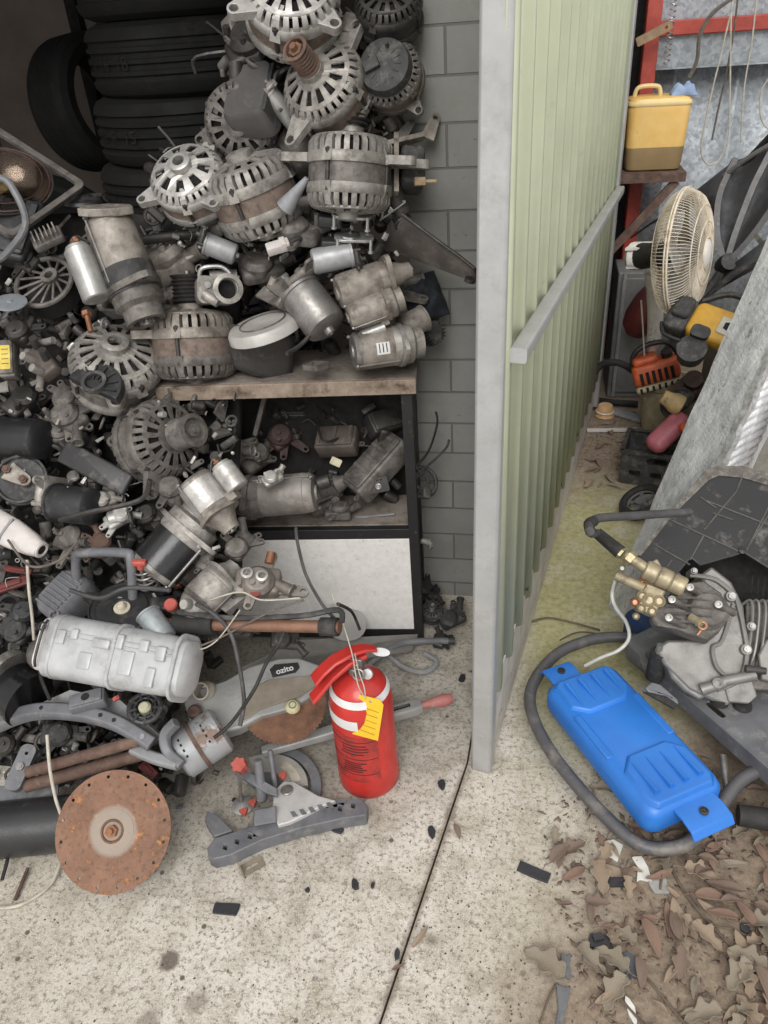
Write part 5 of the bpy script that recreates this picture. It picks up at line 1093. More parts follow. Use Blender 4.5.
alt(243, 122, 36, (-.1, -.5, .8), 'grimy alternator with fins hidden under the dark grey duct housing', .14, fm=alu_d, sm=dsteel, pulley=False, ears=((200, 1.3),), seed=5)
st(298, 128, .12, 268, 92, .10, 9, 'small pale solenoid between the duct housing and the rusty pulley', fn=can_motor, m=zinc, plate=1.4, arm=False, name='solenoid', cat='solenoid')
alt(252, 188, 44, (-.30, .75, .55), 'large alternator with a brown stator band lying in the middle of the pile', .08, spin=15, fm=alu, sm=stator_m, ears=((170, 1.35), (60, 1.3)), n=14, length=1.15, pulley=False, cover=None, seed=6, coil=1)
alt(190, 182, 37, (-.15, .3, .9), 'bright alloy alternator at the left end of the shelf pile above the pipes', .06, spin=30, fm=alu_b, ears=((175, 1.35), (30, 1.2), (280, 1.25)), n=9, dome=.3, pulley=False, seed=7)
# boxy alternator with green label
p = sp_(350, 166, .07)
t = alternator(face(p, (.05, .93, .30), 0), 42 * S(p), 'square-shouldered alternator with a greenish label, pulley upward, at mid height', fm=alu, sm=alu_d, ears=((180, 1.5), (0, 1.75), (-20, 1.5)), n=12, length=1.25, seed=8)
b = MB(); b.rrbox(.045, .03, .0, .003, .006, M=(face(p, (.05, .93, .3), 0).inverted() @ face(sp_(347, 170, .0), (0, .15, .95), -4))); b.build('label', mat('green grey label', '93a18b', '7d8a77', .6, 0, 40), t, label='faded greenish label')
# spring tensioner clutch area and bracket
p = sp_(413, 165, .12)
t = thing('bracketed_module', 'black module in a bent steel bracket with a tan bolt, at the right end', 'car part', face(p, (.1, .1, .95), 0))
b = MB(); b.rrbox(.05, .085, -.05, .01, .012); b.build('module_body', blk_d, t)
b = MB(); b.box((-.036, .0, .0), (.010, .13, .02)); b.box((.0, .055, .0), (.08, .010, .02), M=Matrix.Rotation(.3, 4, 'Z')); b.lug(.05, .02, .006, .005, M=Matrix.Translation((.03, .06, 0)) @ Matrix.Rotation(1.2, 4, 'Z')); b.build('steel_bracket', alu_y, t, bevel=.002)
b = MB(); b.cyl((.0, -.048, .02), (.022, -.046, .02), .009, n=6); b.cyl((.02, -.046, .02), (.045, -.044, .02), .004, n=8); b.build('tan_bolt', mat('tan bolt', 'b8a284', '98846a', .5, .3), t)
st(404, 215, .10, 384, 172, .10, 9, 'small dark actuator with a bolt eye below the bent steel bracket', fn=can_motor, m=dsteel, plate=1.5, name='actuator', cat='actuator')
# black pulleys and clutch discs above
alt(372, 128, 25, (.1, .85, .45), 'dark pulley wheel half buried above the green-labelled alternator', .13, fm=dsteel, sm=dsteel, ears=((10, 1.4),), seed=9) if False else None
# small motors in the middle band
st(236, 255, .02, 205, 243, .01, 10.5, 'pale grey can motor lying left of the white connector', fn=can_motor, m=mat('pale grey can', '9a9b9d', '808183', .45, .3), gm=dsteel, plate=1.7, spin=0)
st(312, 262, .01, 352, 254, .04, 12.5, 'pale silver can motor in the middle of the pile under the round clamps', fn=can_motor, m=mat('pale silver can', 'a3a4a5', '8c8d8f', .45, .3), gm=dsteel, plate=1.7)
for i, (x, y, lab_) in enumerate(((352, 213, 'shiny steel window winder plate, upper one of two'), (354, 236, 'shiny steel window winder plate, lower one of two with dangling studs'))):
    p = sp_(x, y, .05); t = thing('winder_plate', lab_, 'car part', face(p, (.05, .72, .6), i * 8 - 4), 'window winder plates')
    b = MB(); b.prism(rrect(.085, .05, .02), -.006, .0, [circ(.008, 10, .028, .008)]); b.build('plate', zinc, t, bevel=.002)
    b = MB(); b.lathe([(0, 0), (.023, 0), (.022, .004), (.006, .006), (0, .012)], 28, M=Matrix.Translation((-.008, 0, 0))); b.build('raised_disc', mat('polished steel', 'b9b9b9', '8b8b8b', .22, .85, 30), t)
    for k, xx in enumerate((-.035, .035)): b = MB(); b.cyl((xx, -.02, 0), (xx, -.022, -.026), .0035, n=8); b.cyl((xx, -.022, -.024), (xx, -.022, -.028), .006, n=6); b.build('stud', zinc, t)
    b = MB(); b.rrbox(.05, .03, -.03, -.006, .006, M=Matrix.Translation((-.045, -.005, 0))); b.build('motor_block', blk, t)
st(420, 208, .09, 398, 222, .09, 7, 'short dark plug in front of the block wall beside the winder plates', fn=can_motor, m=blk_d, plate=1.3, arm=False, name='plug', cat='plug') if False else None
p = sp_(277, 243, -.0); b = MB(); b.rrbox(.05, .024, -.02, 0, .004)
t = thing('wiring_connector', 'white square wiring connector among the cables', 'connector', face(p, (-.1, .5, .8), 18)); b.build('shell', white_p, t)
b = MB(); b.rrbox(.012, .026, -.018, .003, .002, M=Matrix.Translation((.012, 0, 0))); b.build('latch', white_p, t)
b = MB(); b.tube([(.025, 0, -.01), (.05, .006, -.01), (.08, .02, -.02), (.11, .02, -.04)], .006); b.build('wires', blk, t)
# pipe behind
A_, B_ = seg(138, 241, .10, 222, 230, .12); b = MB(); b.cyl(A_, B_, .011, n=14); solo(b, 'steel_pipe', dsteel, 'thin dark pipe sticking out left from under the shelf pile', 'pipe')
A_, B_ = seg(230, 216, .03, 330, 196, .08); b = MB(); b.cyl(A_, B_, .010, n=14); solo(b, 'steel_pipe', alu_d, 'grey pipe running between the brown-banded alternator and the winder plates', 'pipe')
A_, B_ = seg(285, 208, .02, 307, 178, .02); b = MB(); b.cyl(A_, B_, .020, .005, n=18); solo(b, 'funnel_cone', mat('grey cone', '8b8c90', '707176', .5), 'small smooth grey cone standing in front of the brown-banded alternator', 'cone')
# bottom row on the board
p = sp_(193, 338, .02)
t = alternator(face(p, (-.04, .97, .22), 20), 41 * S(p), 'upright alternator with its pulley on top standing on the left end of the board', fm=alu_y, sm=stator_m, rm=alu_d, ears=((185, 1.3), (350, 1.2)), n=12, length=1.2, seed=11)
p = sp_(226, 290, .02)
t = thing('throttle_housing', 'cast throttle housing with a round dark bore, above the upright alternator', 'car part', face(p, (.35, -.15, .9), 0))
b = MB(); b.lathe([(.0, -.03), (.021, -.028), (.021, .022), (.032, .022), (.033, .03), (.023, .032), (.022, -.02), (0, -.02)], 32); b.build('bore_ring', alu, t)
b = MB(); b.prism(rrect(.085, .06, .015, cx=-.02), -.05, -.005, []); b.cyl((-.03, .03, -.03), (.03, .035, -.02), .014, n=16); b.cyl((-.05, -.01, 0), (-.02, -.03, .012), .011, n=12); b.build('housing_body', alu, t, bevel=.004)
b = MB(); b.tube([(-.055, .02, -.02), (-.05, .045, -.01), (-.01, .05, .0), (.01, .035, .005)], .005); b.hexnut((-.04, .01, -.005), (0, 0, 1), .008, .006); b.build('linkage', zinc, t)
b = MB(); b.lathe([(0, .001), (.0205, .002), (.0205, .0)], 24); b.build('bore', dark, t)
# white dish with dark shield
p = sp_(262, 321, -.015); M_ = face(p, (-.25, .78, .5), 8) @ Matrix.Scale(1.06, 4)
t = thing('dish_with_shield', 'round off-white dish over a curved dark metal shield on the board', 'car part', M_)
b = MB(); b.lathe([(0, -.008), (.03, -.006), (.055, -.002), (.074, -.004), (.079, -.011), (.080, -.026), (.076, -.028), (.074, -.012), (0, -.014)], 56); b.build('dish', mat('off white dish', 'b6b3ae', '989590', .5, .1, 14), t)
b = MB(); b.lathe([(.074, -.012), (.075, -.012), (.075, -.028), (.074, -.028)], 40, closed=True); b.torus(.05, .0015, Matrix.Translation((0, 0, -.001))); b.build('dish_step', alu_d, t)
M2 = M_.inverted()
b = MB(); rings = []
for i in range(9):
    u = i / 8; q = []
    for j in range(13):
        v = j / 12; x = 222 - 4 * u + (295 - 222) * v + 0 * u; y = 322 + 14 * v + (45 + 8 * v - 10 * (1 - v)) * u; q.append(M2 @ sp_(x - 8 * u * (1 - v) * 2, y, .03 - .05 * sin(pi * v) * (1 - .2 * u)))
    rings.append(q)
vs = [q for r in rings for q in r]; b.put(vs, [(i * 13 + j, i * 13 + j + 1, (i + 1) * 13 + j + 1, (i + 1) * 13 + j) for i in range(8) for j in range(12)])
b.build('dark_shield', mat('dark sheet metal', '4f4c4b', '403d3c', .6, .3, 14, spot='6a6561', slo=.6, shi=.8), t, solid=.002)
# big wiper motor with its bracket
st(328, 329, -.03, 300, 292, .02, 22, 'large grey can motor pointing down in the centre of the board pile', fn=can_motor, m=steel, gm=alu_d, plate=1.5, spin=0, gl=.4)
p = sp_(278, 296, .03); t = thing('linkage_bracket', 'bent steel linkage bracket holding the large grey can motor', 'bracket', face(p, (-.1, .4, .9), -48))
b = MB(); b.lug(.10, .028, .006, .008, M=Matrix.Translation((-.03, .014, .01))); b.lug(.08, .022, .006, .006, M=Matrix.Translation((-.04, -.02, .0)) @ Matrix.Rotation(.2, 4, 'Z')); b.build('arm', alu_d, t, bevel=.001)
b = MB(); b.cyl((-.03, -.02, -.02), (-.03, .02, .02), .009, n=14); b.cyl((.02, -.02, -.0), (.015, .03, .01), .008, n=14); b.build('cross_pin', alu_y, t)
b = MB(); b.tube([(.1, .01, 0), (.13, -.01, -.0), (.14, -.05, .0), (.15, -.09, .02)], .005); b.build('strap', dsteel, t)
# three starters at the right
st(336, 294, -.01, 410, 270, .07, 18, 'tan starter motor with a domed nose, upper left of the three on the board', bm=alu_y, nm=alu_y, nose='cone', side=60, sr=.5)
st(347, 318, -.03, 402, 298, .02, 15, 'starter motor with chrome terminals lying between the tan one and the labelled one', bm=alu_y, solm=zinc, side=100, sr=.45, nose='open')
st(351, 352, -.04, 421, 342, .03, 19.5, 'grey starter motor with a small white label lying at the front right of the board', bm=alu_y, cap=steel, nm=alu, nose='open', side=110, sr=.5, label_pl=True, sol=False)
st(421, 328, .08, 436, 326, .08, 7, 'small can at the right end against the wall', fn=can_motor, m=alu_d, plate=0) if False else None
p = sp_(432, 331, .13); t = thing('finned_impeller', 'small black finned fan wheel at the right end of the board', 'fan wheel', face(p, (.5, .1, .8), 0))
b = MB(); b.lathe([(0, -.02), (.024, -.02), (.024, .01), (0, .012)], 24)
for k in range(22): b.box((.027, 0, -.004), (.012, .0022, .03), M=Matrix.Rotation(2 * pi * k / 22, 4, 'Z'))
b.build('wheel', blk_d, t)
st(400, 330, .06, 424, 318, .10, 13, 'pale tan drum end behind the labelled starter motor', fn=can_motor, m=alu_y, plate=0, nub=False, name='drum', cat='drum')
p = sp_(316, 365, -.03); t = thing('pipe_flange', 'small cast alloy two-bolt flange ring lying on the board', 'flange', face(p, (.0, .8, .6), 12))
q = []
for k in range(40): a = 2 * pi * k / 40; q.append(((.017 + .014 * abs(cos(a)) ** 5) * cos(a), .016 * sin(a)))
b = MB(); b.prism(q, -.008, .004, [circ(.010, 20), circ(.003, 10, .023, 0), circ(.003, 10, -.023, 0)]); b.build('ring', alu_d, t, bevel=.0015)
# blue black cloth
b = MB(); crumple(b, .09, .11, .04, 8.3, 20); solo(b, 'dark_rag', mat('dark blue cloth', '23282f', '171a20', .9, 0, 30), 'dark blue cloth stuffed between the shelf parts and the block wall', 'rag', M=face(sp_(424, 298, .16), (.1, .1, 1), 20), solid=.003)
# long bent bracket sticking out right
brk = mat('greasy sheet steel', '635d58', '4a4541', .6, .3, 16, spot='7b7169', slo=.5, shi=.75)
b = MB(); vs = [sp_(*q) for q in ((388, 214, .12), (402, 214, .08), (474, 268, .03), (478, 282, .05), (462, 276, .08), (385, 247, .12))]
b.put(vs + [v + Vector((0, .0, -.004)) for v in vs], [(0, 1, 2, 3, 4, 5), (6, 7, 8, 9, 10, 11), (0, 1, 7, 6), (1, 2, 8, 7), (2, 3, 9, 8), (3, 4, 10, 9), (4, 5, 11, 10), (5, 0, 6, 11)])
t = thing('sheet_bracket', 'long tapering greasy sheet steel bracket sticking out past the block wall', 'bracket', Matrix())
b.build('plate', brk, t, bevel=.001)
b = MB(); b.tube([vs[1], vs[1].lerp(vs[2], .5), vs[2], vs[3]], .004, n=8, sub=2); b.build('rolled_edge', dsteel, t)
b = MB(); b.lathe([(.004, -.004), (.012, -.004), (.012, .004), (.004, .004)], 16, M=face(sp_(470, 280, .03), (.2, .7, .6)), closed=True); b.build('end_bush', dsteel, t)
# fill between: castings with distinct places
for (x, y, dy, s2, nrm, sp, m, lab_, sd) in (
    (222, 152, .16, 46, (-.2, .3, .9), 40, alu_d, 'dark cast bracket wedged left of the brown-banded alternator', 1),
    (310, 218, .12, 50, (.1, .6, .7), 100, dsteel, 'dark cast bracket behind the white connector', 2),
    (262, 268, .10, 44, (.1, .5, .8), 20, alu_d, 'cast bracket between the throttle bore and the can motors', 3),
    (300, 232, .06, 44, (-.1, .6, .7), -20, alu_d, 'cast bracket with pipe stub under the crossing grey pipe', 4),
    (385, 292, .12, 50, (.1, .6, .7), 60, alu_d, 'grimy cast bracket behind the row of three starter motors', 5),
    (165, 268, .12, 60, (-.3, .6, .6), 10, alu_y, 'tan cast bracket behind the upright alternator', 6),
    (382, 200, .14, 44, (.2, .3, .9), -40, dsteel, 'dark cast bracket beside the winder plates at the right end', 7),
    (218, 222, .10, 40, (-.2, .7, .6), 75, alu_d, 'cast bracket directly under the bright alloy alternator', 8),
    (345, 88, .19, 52, (.2, .3, .9), 10, dsteel, 'dark cast bracket between the two upper alternators and the wall', 9),
    (300, 148, .17, 60, (.0, .4, .9), -60, alu_d, 'dirty cast bracket behind the green-labelled alternator', 10),
    (255, 45, .20, 60, (-.3, .3, .9), 20, dsteel, 'dark cast bracket under the topmost silver alternator', 11),
    (170, 300, .10, 44, (-.3, .6, .7), -30, alu_y, 'tan lug bracket leaning on the upright alternator', 12)):
    p = sp_(x, y, dy); casting(face(p, nrm, sp), s2 * S(p) , lab_, sd, m)
# ---- contents under the board
def up(x, y, d): return at(x, y, Y=SHY + d)
p = up(372, 460, .07); t = box_part(face(p, (-.5, .5, .7), 40), .18, .085, .06, 'long grey finned amplifier box tilted under the board', alu_d, 'amplifier_box', 'box', ribs=5)
p = up(372, 486, .02); M_ = face(p, (-.1, -.25, .95), 12)
b = MB(); b.prism(rrect(.085, .04, .004), -.004, .002, [circ(.0025, 6, -.034 + .010 * k, .012) for k in range(7)] + [circ(.0025, 6, -.034 + .010 * k, .0) for k in range(4)]); t = thing('connector_plate', 'perforated dark end plate of a stereo amplifier under the board', 'plate', M_); b.build('plate', dsteel, t, bevel=.001)
b = MB(); b.torus(.006, .002, Matrix.Translation((.016, -.004, .002))); b.hexnut((.016, -.004, .002), (0, 0, 1), .004, .003); b.build('socket', zinc, t)
p = up(335, 436, .12); t = box_part(face(p, (-.25, .5, .8), -8), .11, .07, .05, 'brown dusty plastic case with a cream label under the board', mat('brown grey plastic', '5f5650', '4a433e', .7, 0, 16, spot='776d65'), 'plastic_case', 'case', ribs=3)
b = MB(); b.rrbox(.03, .02, .0, .002, .003, M=t.matrix_world.inverted() @ face(up(336, 462, .05), (-.2, .1, .9), -25)); b.build('label', mat('cream label', 'c7bfa5', 'a79f87', .6), t)
p = up(285, 435, .13); casting(face(p, (.1, .3, .9), 40), .09, 'dark reddish carburettor hanging in the dark under the board', 21, mat('reddish grime', '4d3c38', '352a28', .7, .2, 20), 'carburettor', 'carburettor')
t = None
p = up(227, 448, .04); casting(face(p, (-.1, .55, .8), -25), .10, 'pale bent alloy bracket with an upright bolt under the board at left', 22, alu)
p = up(255, 460, .06); casting(face(p, (.2, .5, .8), 50), .085, 'alloy lever bracket in the middle under the board', 23, alu_d)
A_, B_ = up(232, 412, .06), up(229, 452, .06); b = MB(); b.cyl(A_, B_, .007, .009, n=10); b.hexnut(A_, (B_ - A_) * -1, .009, .008); solo(b, 'long_bolt', rust_b, 'rusty bolt standing upright under the board at left', 'bolt')
A_, B_ = up(262, 408, .08), up(252, 448, .05); b = MB(); b.box((0, 0, .02), (.02, .012, (B_ - A_).length), M=basis(B_ - A_, Vector((0, -1, 0)), A_)); solo(b, 'flat_lever', alu_d, 'flat grey lever hanging next to the rusty upright bolt', 'lever', bevel=.002)
A_, B_ = up(405, 415, .12), up(378, 458, .05)
p = up(300, 408, .16); box_part(face(p, (.1, .5, .8), 5), .12, .05, .04, 'black relay box in the dark directly under the board', blk, 'relay_box', 'box', ribs=2)
p = up(388, 418, .14); box_part(face(p, (.3, .3, .8), 25), .10, .06, .05, 'dark metal box behind the finned amplifier', dsteel, 'metal_box', 'box')
A_, B_ = up(300, 500, .06), up(352, 478, .08); starter(A_, B_, .030, 'dark starter motor lying behind the big galvanised one', bm=alu_d, name='starter_motor')
p = up(338, 512, .03); casting(face(p, (0, .8, .5), 0), .07, 'small alloy bracket resting on the middle rail', 24, alu_d)
for (x0, y0, x1, y1, lab_) in ((300, 523, 395, 514, 'grey trim strip lying along the middle rail'), (330, 516, 385, 522, 'short black trim strip lying across the grey one')):
    A_, B_ = up(x0, y0, .03), up(x1, y1, .06); b = MB(); b.box((0, 0, (B_ - A_).length / 2), (.014, .006, (B_ - A_).length), M=ax(A_, B_, 0)); solo(b, 'trim_strip', gpl if 'grey trim' in lab_ else blk, lab_, 'strip', bevel=.001)
# outside the right post
p = at(422, 482, Y=1.72); t = thing('stator_ring', 'dark open stator ring with spokes hanging between the shelf post and the block wall', 'car part', face(p, (.3, .2, .9), 0))
b = MB(); b.torus(.040, .006, n=36); b.torus(.018, .004); 
for k in range(10): b.box((.03, 0, 0), (.024, .004, .005), M=Matrix.Rotation(k * pi / 5, 4, 'Z'))
b.build('ring', blk_d, t); b = MB(); b.rrbox(.02, .03, -.005, .012, .004, M=Matrix.Translation((.01, -.03, 0))); b.build('brush_holder', alu_d, t)
cord([(412, 470), (428, 452), (437, 425), (436, 412)], .003, rubber, 'loose_wire', 'black wire curling up the block wall beside the shelf post', 'wire', Y=1.74)
cord([(412, 478), (432, 462), (446, 448), (449, 440)], .0035, hose_m, 'loose_wire', 'thick grey wire end pointing at the block wall', 'wire', Y=1.74)
p = at(421, 540, Y=1.70); st_ = can_motor(p, at(430, 543, Y=1.70), .010, 'small alloy bolt cluster beside the shelf post near the middle rail', m=alu, plate=1.6, name='bolt_cluster', cat='bolts')
# on the floor beside the post
p = at(432, 612, Y=1.66); alternator(face(p, (0, .6, .8), 0), .032, 'small dark motor on the floor between shelf post and gate', fm=blk_d, sm=dsteel, pm=dsteel, ears=((0, 1.4), (200, 1.4)), name='blower_motor', seed=30)
casting(face(at(452, 618, z=.04), (0, .7, .7), 30), .075, 'dark cast part on the floor against the gate post', 31, blk_d)
casting(face(at(428, 590, z=.06), (.2, .6, .7), -20), .07, 'black lumpy part at the foot of the block wall', 32, blk)
casting(face(at(440, 640, z=.025), (0, .8, .6), 70), .05, 'dark bolt bracket lying on concrete below the black motor', 33, dsteel)
b = MB(); b.tube([at(368, 665, z=.03), at(385, 652, z=.04), at(405, 643, z=.04), (at(430, 641, z=.035)), at(452, 641, z=.03)], .0095, n=12)
t = thing('curved_grey_handle', 'curved grey hose lying behind the extinguisher and pointing to the gate', 'hose', Matrix()); b.build('hose', gpl, t); t.name = 'grey_hose'
b = MB(); b.cyl(at(448, 641, z=.03), at(455, 641, z=.03), .0105); b.build('hose_end', blk_d, t)
b = MB(); b.tube([at(388, 655, z=.02), at(405, 668, z=.015), at(425, 672, z=.015), at(437, 662, z=.02), at(425, 654, z=.02)], .007, n=8); solo(b, 'bent_strap', gpl_l, 'bent light grey strap on the concrete under the curved hose', 'strap')
b = MB(); b.prism([(-.028, -.02), (.02, -.024), (.03, .0), (.01, .02), (-.02, .024)], -.003, .003); 
# ================================================================ the heap of parts on the left
def hs(*a, **k): return st(*a, heap=True, **k)
def hf(x, y, off, n=(0, .4, .9), spin=0): return face(hp(x, y, off), n, spin)
def hr(x, y, off, px_): return px_ * S(hp(x, y, off))
# headlamp
p = at(2, 180, Y=1.76); M_ = face(p, (.25, .45, .85), -30); t = thing('headlamp', 'round chrome headlamp reflector in a grey square frame at the top of the left heap', 'headlamp', M_)
s_ = S(p)
b = MB(); b.lathe([(.0, -.06), (.05, -.052), (.09, -.03), (.108, .0), (.112, .0), (.094, -.034), (.05, -.058), (0, -.066)], 48, closed=True); b.build('reflector', mat('smoky chrome', '8f8a86', '5b5552', .2, .8, 6), t)
b = MB(); b.lathe([(0, .018), (.05, .014), (.09, .004), (.108, -.004), (.108, -.001), (.09, .008), (.05, .018), (0, .022)], 48, closed=True)
lm = mat('smoky lens glass', 'd0c8c0', 'b0a8a0', .05, 0, 5, bump=0, trans=1.0, rvar=0); b.build('lens', lm, t)
b = MB(); b.prism(rrect(.28, .25, .02), -.006, .006, [rrect(.25, .22, .016)]); b.build('square_frame', alu_d, t, bevel=.002)
b = MB(); b.torus(.104, .0022, Matrix.Translation((0, 0, .002)), 40); b.torus(.088, .001, Matrix.Translation((0, 0, .011)), 40); b.build('red_ring', mat('dull red ring', '4d3431', '3a2a28', .5), t)
b = MB(); b.lathe([(0, 0), (.014, 0), (.014, .03), (0, .034)], 16, M=Matrix.Translation((0, 0, -.05))); b.build('bulb', mat('dusty bulb', 'c9b98f', 'a89a78', .4), t)
# knob dish
p = at(82, 199, Y=1.85); b = MB(); b.lathe([(0, .014), (.02, .014), (.03, .006), (.046, .002), (.05, -.006), (.045, -.014), (0, -.016)], 32); b.box((.03, 0, .008), (.04, .01, .008))
solo(b, 'black_dial', blk, 'small black round dial lying between headlamp and the big upright starter', 'dial', M=face(p, (0, .8, .6), 10), bevel=.001)
# big starter, upright
def ys(x, y, Y): return at(x, y, Y=Y)
BS_ = starter(ys(106, 216, 1.62), ys(147, 322, 1.52), .054, 'big weathered tan starter motor standing nearly upright with a two-hole bracket on top', bm=alu_y, band=alu_y, nm=alu_d, cap=alu_y, solm=zinc, side=75, sr=.55, nose='open', solz=(.22, .70), cat='starter motor')
p0, p1 = ys(128, 280, 1.57), ys(140, 305, 1.545); b = MB(); b.cyl(p0, p1, .058, n=36); p0, p1 = ys(106, 216, 1.62).lerp(ys(147, 322, 1.52), .5), ys(106, 216, 1.62).lerp(ys(147, 322, 1.52), .74); b = MB(); b.M = BS_.matrix_world.inverted(); b.cyl(p0, p1, .0575, n=36)
b.build('rubber_band', blk_d, BS_, label='wide dark band')
b = MB(); d_ = ys(106, 210, 1.60); b.prism([(-.055, -.02), (-.03, -.036), (.03, -.034), (.058, -.012), (.05, .02), (.0, .036), (-.05, .02)], -.008, .008, [circ(.007, 10, .02, .008), circ(.006, 10, -.035, -.004)], M=face(d_, (0, .85, .5), 10)); solo(b, 'end_bracket', alu_y, 'two-hole end bracket on top of the big upright starter', 'bracket', bevel=.002)
A_, B_ = ys(86, 312, 1.50), ys(91, 332, 1.47); b = MB(); b.cyl(A_, B_, .006, n=10); b.hexnut(A_, B_ - A_, .011, .01); solo(b, 'copper_stud', copper, 'copper terminal stud pointing down under the pale solenoid', 'stud')
# spoked wheel alternator
p = ys(44, 282, 1.62); t = thing('spoked_end_frame', 'dark open spoked alternator end frame left of the big upright starter', 'car part', face(p, (-.1, .35, .9), 15)); R = .066
b = MB(); b.torus(R, .006, n=40); b.lathe([(.010, -.01), (.02, -.01), (.02, .012), (.010, .012)], 20, closed=True, M=Matrix.Translation((.02, 0, .006)))
for k in range(14):
    a = 2 * pi * k / 14; q0_, q1_ = Vector((.02 + .018 * cos(a), .018 * sin(a), .006)), Vector((R * cos(a), R * sin(a), 0)); b.cyl(q0_, q1_, .0032, n=6)
b.build('spoked_frame', alu_d, t); b = MB(); b.lathe([(R * .95, -.05), (R * 1.02, -.05), (R * 1.02, -.004), (R * .95, -.004)], 36, closed=True); b.cyl((0, 0, -.05), (0, 0, -.02), R * .8, n=24); b.build('shell', dark, t)
# zinc disc
p = ys(10, 302, 1.52); b = MB(); b.lathe([(0, .006), (.006, .006), (.006, .003), (.03, .002), (.036, 0), (.036, -.002), (0, -.002)], 36); b.cyl((.022, .01, .001), (.022, .01, .0022), .003); solo(b, 'zinc_disc', mat('pale zinc disc', 'b5bac0', '8f949a', .35, .5, 10, spot='6f7277', sscale=40, slo=.58, shi=.66), 'thin pale zinc disc at the left picture edge', 'disc', M=face(p, (.1, .7, .7), 0))
# black bent box at the upper left
p = ys(12, 225, 1.68); box_part(face(p, (.1, .2, .95), -12), .10, .16, .06, 'black bent box frame at the left edge under the headlamp', blk, 'black_box', 'box', ribs=2)
A_, B_ = ys(5, 172, 1.66), ys(26, 246, 1.60); b = MB(); b.tube([ys(-4, 178, 1.62), ys(10, 184, 1.62), ys(26, 222, 1.6), ys(8, 252, 1.58), ys(-6, 262, 1.58)], .008); solo(b, 'bent_rod_frame', gpl, 'grey bent rim strip in front of the black box at the left edge', 'strip')
p = ys(46, 236, 1.63); t = thing('finned_regulator', 'small pale finned regulator right of the black bent box', 'regulator', face(p, (-.1, .4, .9), 28))
b = MB(); b.rrbox(.07, .04, -.02, .0, .006); b.build('body', alu_d, t)
for k in range(6): b = MB(); b.box((-.025 + .010 * k, 0, .006), (.003, .036, .014)); b.build('fin', alu, t)
casting(face(ys(88, 262, 1.60), (-.2, .4, .9), 50), .06, 'cast lug bracket between spoked frame and pale solenoid', 41, alu_b)
casting(face(ys(25, 262, 1.66), (-.1, .4, .9), 150), .07, 'dark cast bracket behind the spoked frame', 42, dsteel)
casting(face(ys(22, 328, 1.52), (0, .4, .9), 80), .07, 'dark cast part between the zinc disc and the yellow-labelled relay', 43, dsteel)
# yellow labelled relay
p = ys(6, 358, 1.47); t = box_part(face(p, (.1, .1, 1), 5), .035, .085, .04, 'small box with a bright yellow label at the left edge', alu_d, 'labelled_relay', 'relay')
b = MB(); b.prism(rrect(.022, .055, .002), .006, .0072); b.build('label', mat('yellow relay label', 'd2b93e', 'b29d38', .5, 0, 30), t, label='bright yellow label')
for k in range(4): b = MB(); b.box((0, .018 - .011 * k, .0074), (.015, .0016, .0006)); b.build('label_line', dsteel, t)
b = MB(); b.lug(.03, .022, .004, .005, M=face(ys(8, 386, 1.44), (0, .6, .8), 200)); solo(b, 'end_lug', alu, 'pale cast lug under the yellow-labelled box', 'lug')
# connector cluster
p = ys(42, 362, 1.44); t = thing('solenoid_cluster', 'brownish solenoid cluster with pipe stubs left of the big round alternator', 'car part', face(p, (-.2, .4, .9), -50))
b = MB(); b.rrbox(.09, .045, -.02, .01, .01); b.build('valve_block', mat('brown grey casting', '665c56', '4a423d', .55, .3, 30), t)
for k in range(4): b = MB(); b.cyl((-.035 + .023 * k, .01 * (-1) ** k, 0), (-.035 + .023 * k, .02 * (-1) ** k, .035), .009, n=14); b.build('solenoid_can', alu if k % 2 else dsteel, t)
b = MB(); b.cyl((-.05, .02, 0), (-.02, .05, .01), .008); b.cyl((.03, -.02, 0), (.06, -.04, .0), .008); b.build('pipe_stub', alu, t)
# big round alternator with black cover
p = hp(117, 366, .03); t = alternator(face(p, (.22, .55, .8), -20), 44 * S(p), 'big pale round alternator with a black half cover in the middle of the left heap', fm=alu, ears=((95, 1.32, .3), (-60, 1.25)), n=16, dome=.3, pulley=False, seed=41, slotw=.5, sm=alu_d)
p2 = hp(92, 388, -.095); t = thing('black_half_cover', 'black ribbed half-round plastic cover lying over the big pale alternator', 'cover', face(p2, (-.05, .45, .88), -28))
b = MB(); b.prism([(.066 * cos(pi * k / 16), .066 * sin(pi * k / 16)) for k in range(17)], -.02, .002); b.build('cover_plate', blk, t, bevel=.003)
for k in range(7): b = MB(); b.box((.04, 0, .004), (.036, .003, .006), M=Matrix.Rotation(radians(15 + 25 * k), 4, 'Z')); b.build('cover_rib', blk, t)
b = MB(); b.lathe([(.02, 0), (.028, 0), (.028, .012), (.02, .012)], 24, closed=True, M=Matrix.Translation((0, .012, 0))); b.build('brush_ring', blk_d, t)
# alternator with a pulley facing right
p = hp(160, 440, .04); alternator(face(p, (.78, .12, .60), 0), 39 * S(p), 'brown-grey alternator with a ribbed pulley facing right just below the board corner', fm=alu_d, sm=alu_d, pm=alu_d, ears=((260, 1.5, .1), (80, 1.2)), n=16, length=1.05, seed=42, slotw=.5)
# dark plank
A_, B_ = hp(58, 448, .02), hp(132, 488, .0); b = MB(); b.rrbox(.19, .055, -.012, .004, .008); solo(b, 'flat_plank', mat('slate black panel', '3b3a3b', '2a2a2b', .5, 0, 10, spot='6d6965', sscale=22, slo=.54, shi=.75), 'slate black flat panel slanting across the heap below the big alternator', 'panel', M=basis(Vector((0, -.75, .65)), B_ - A_, (A_ + B_) / 2))
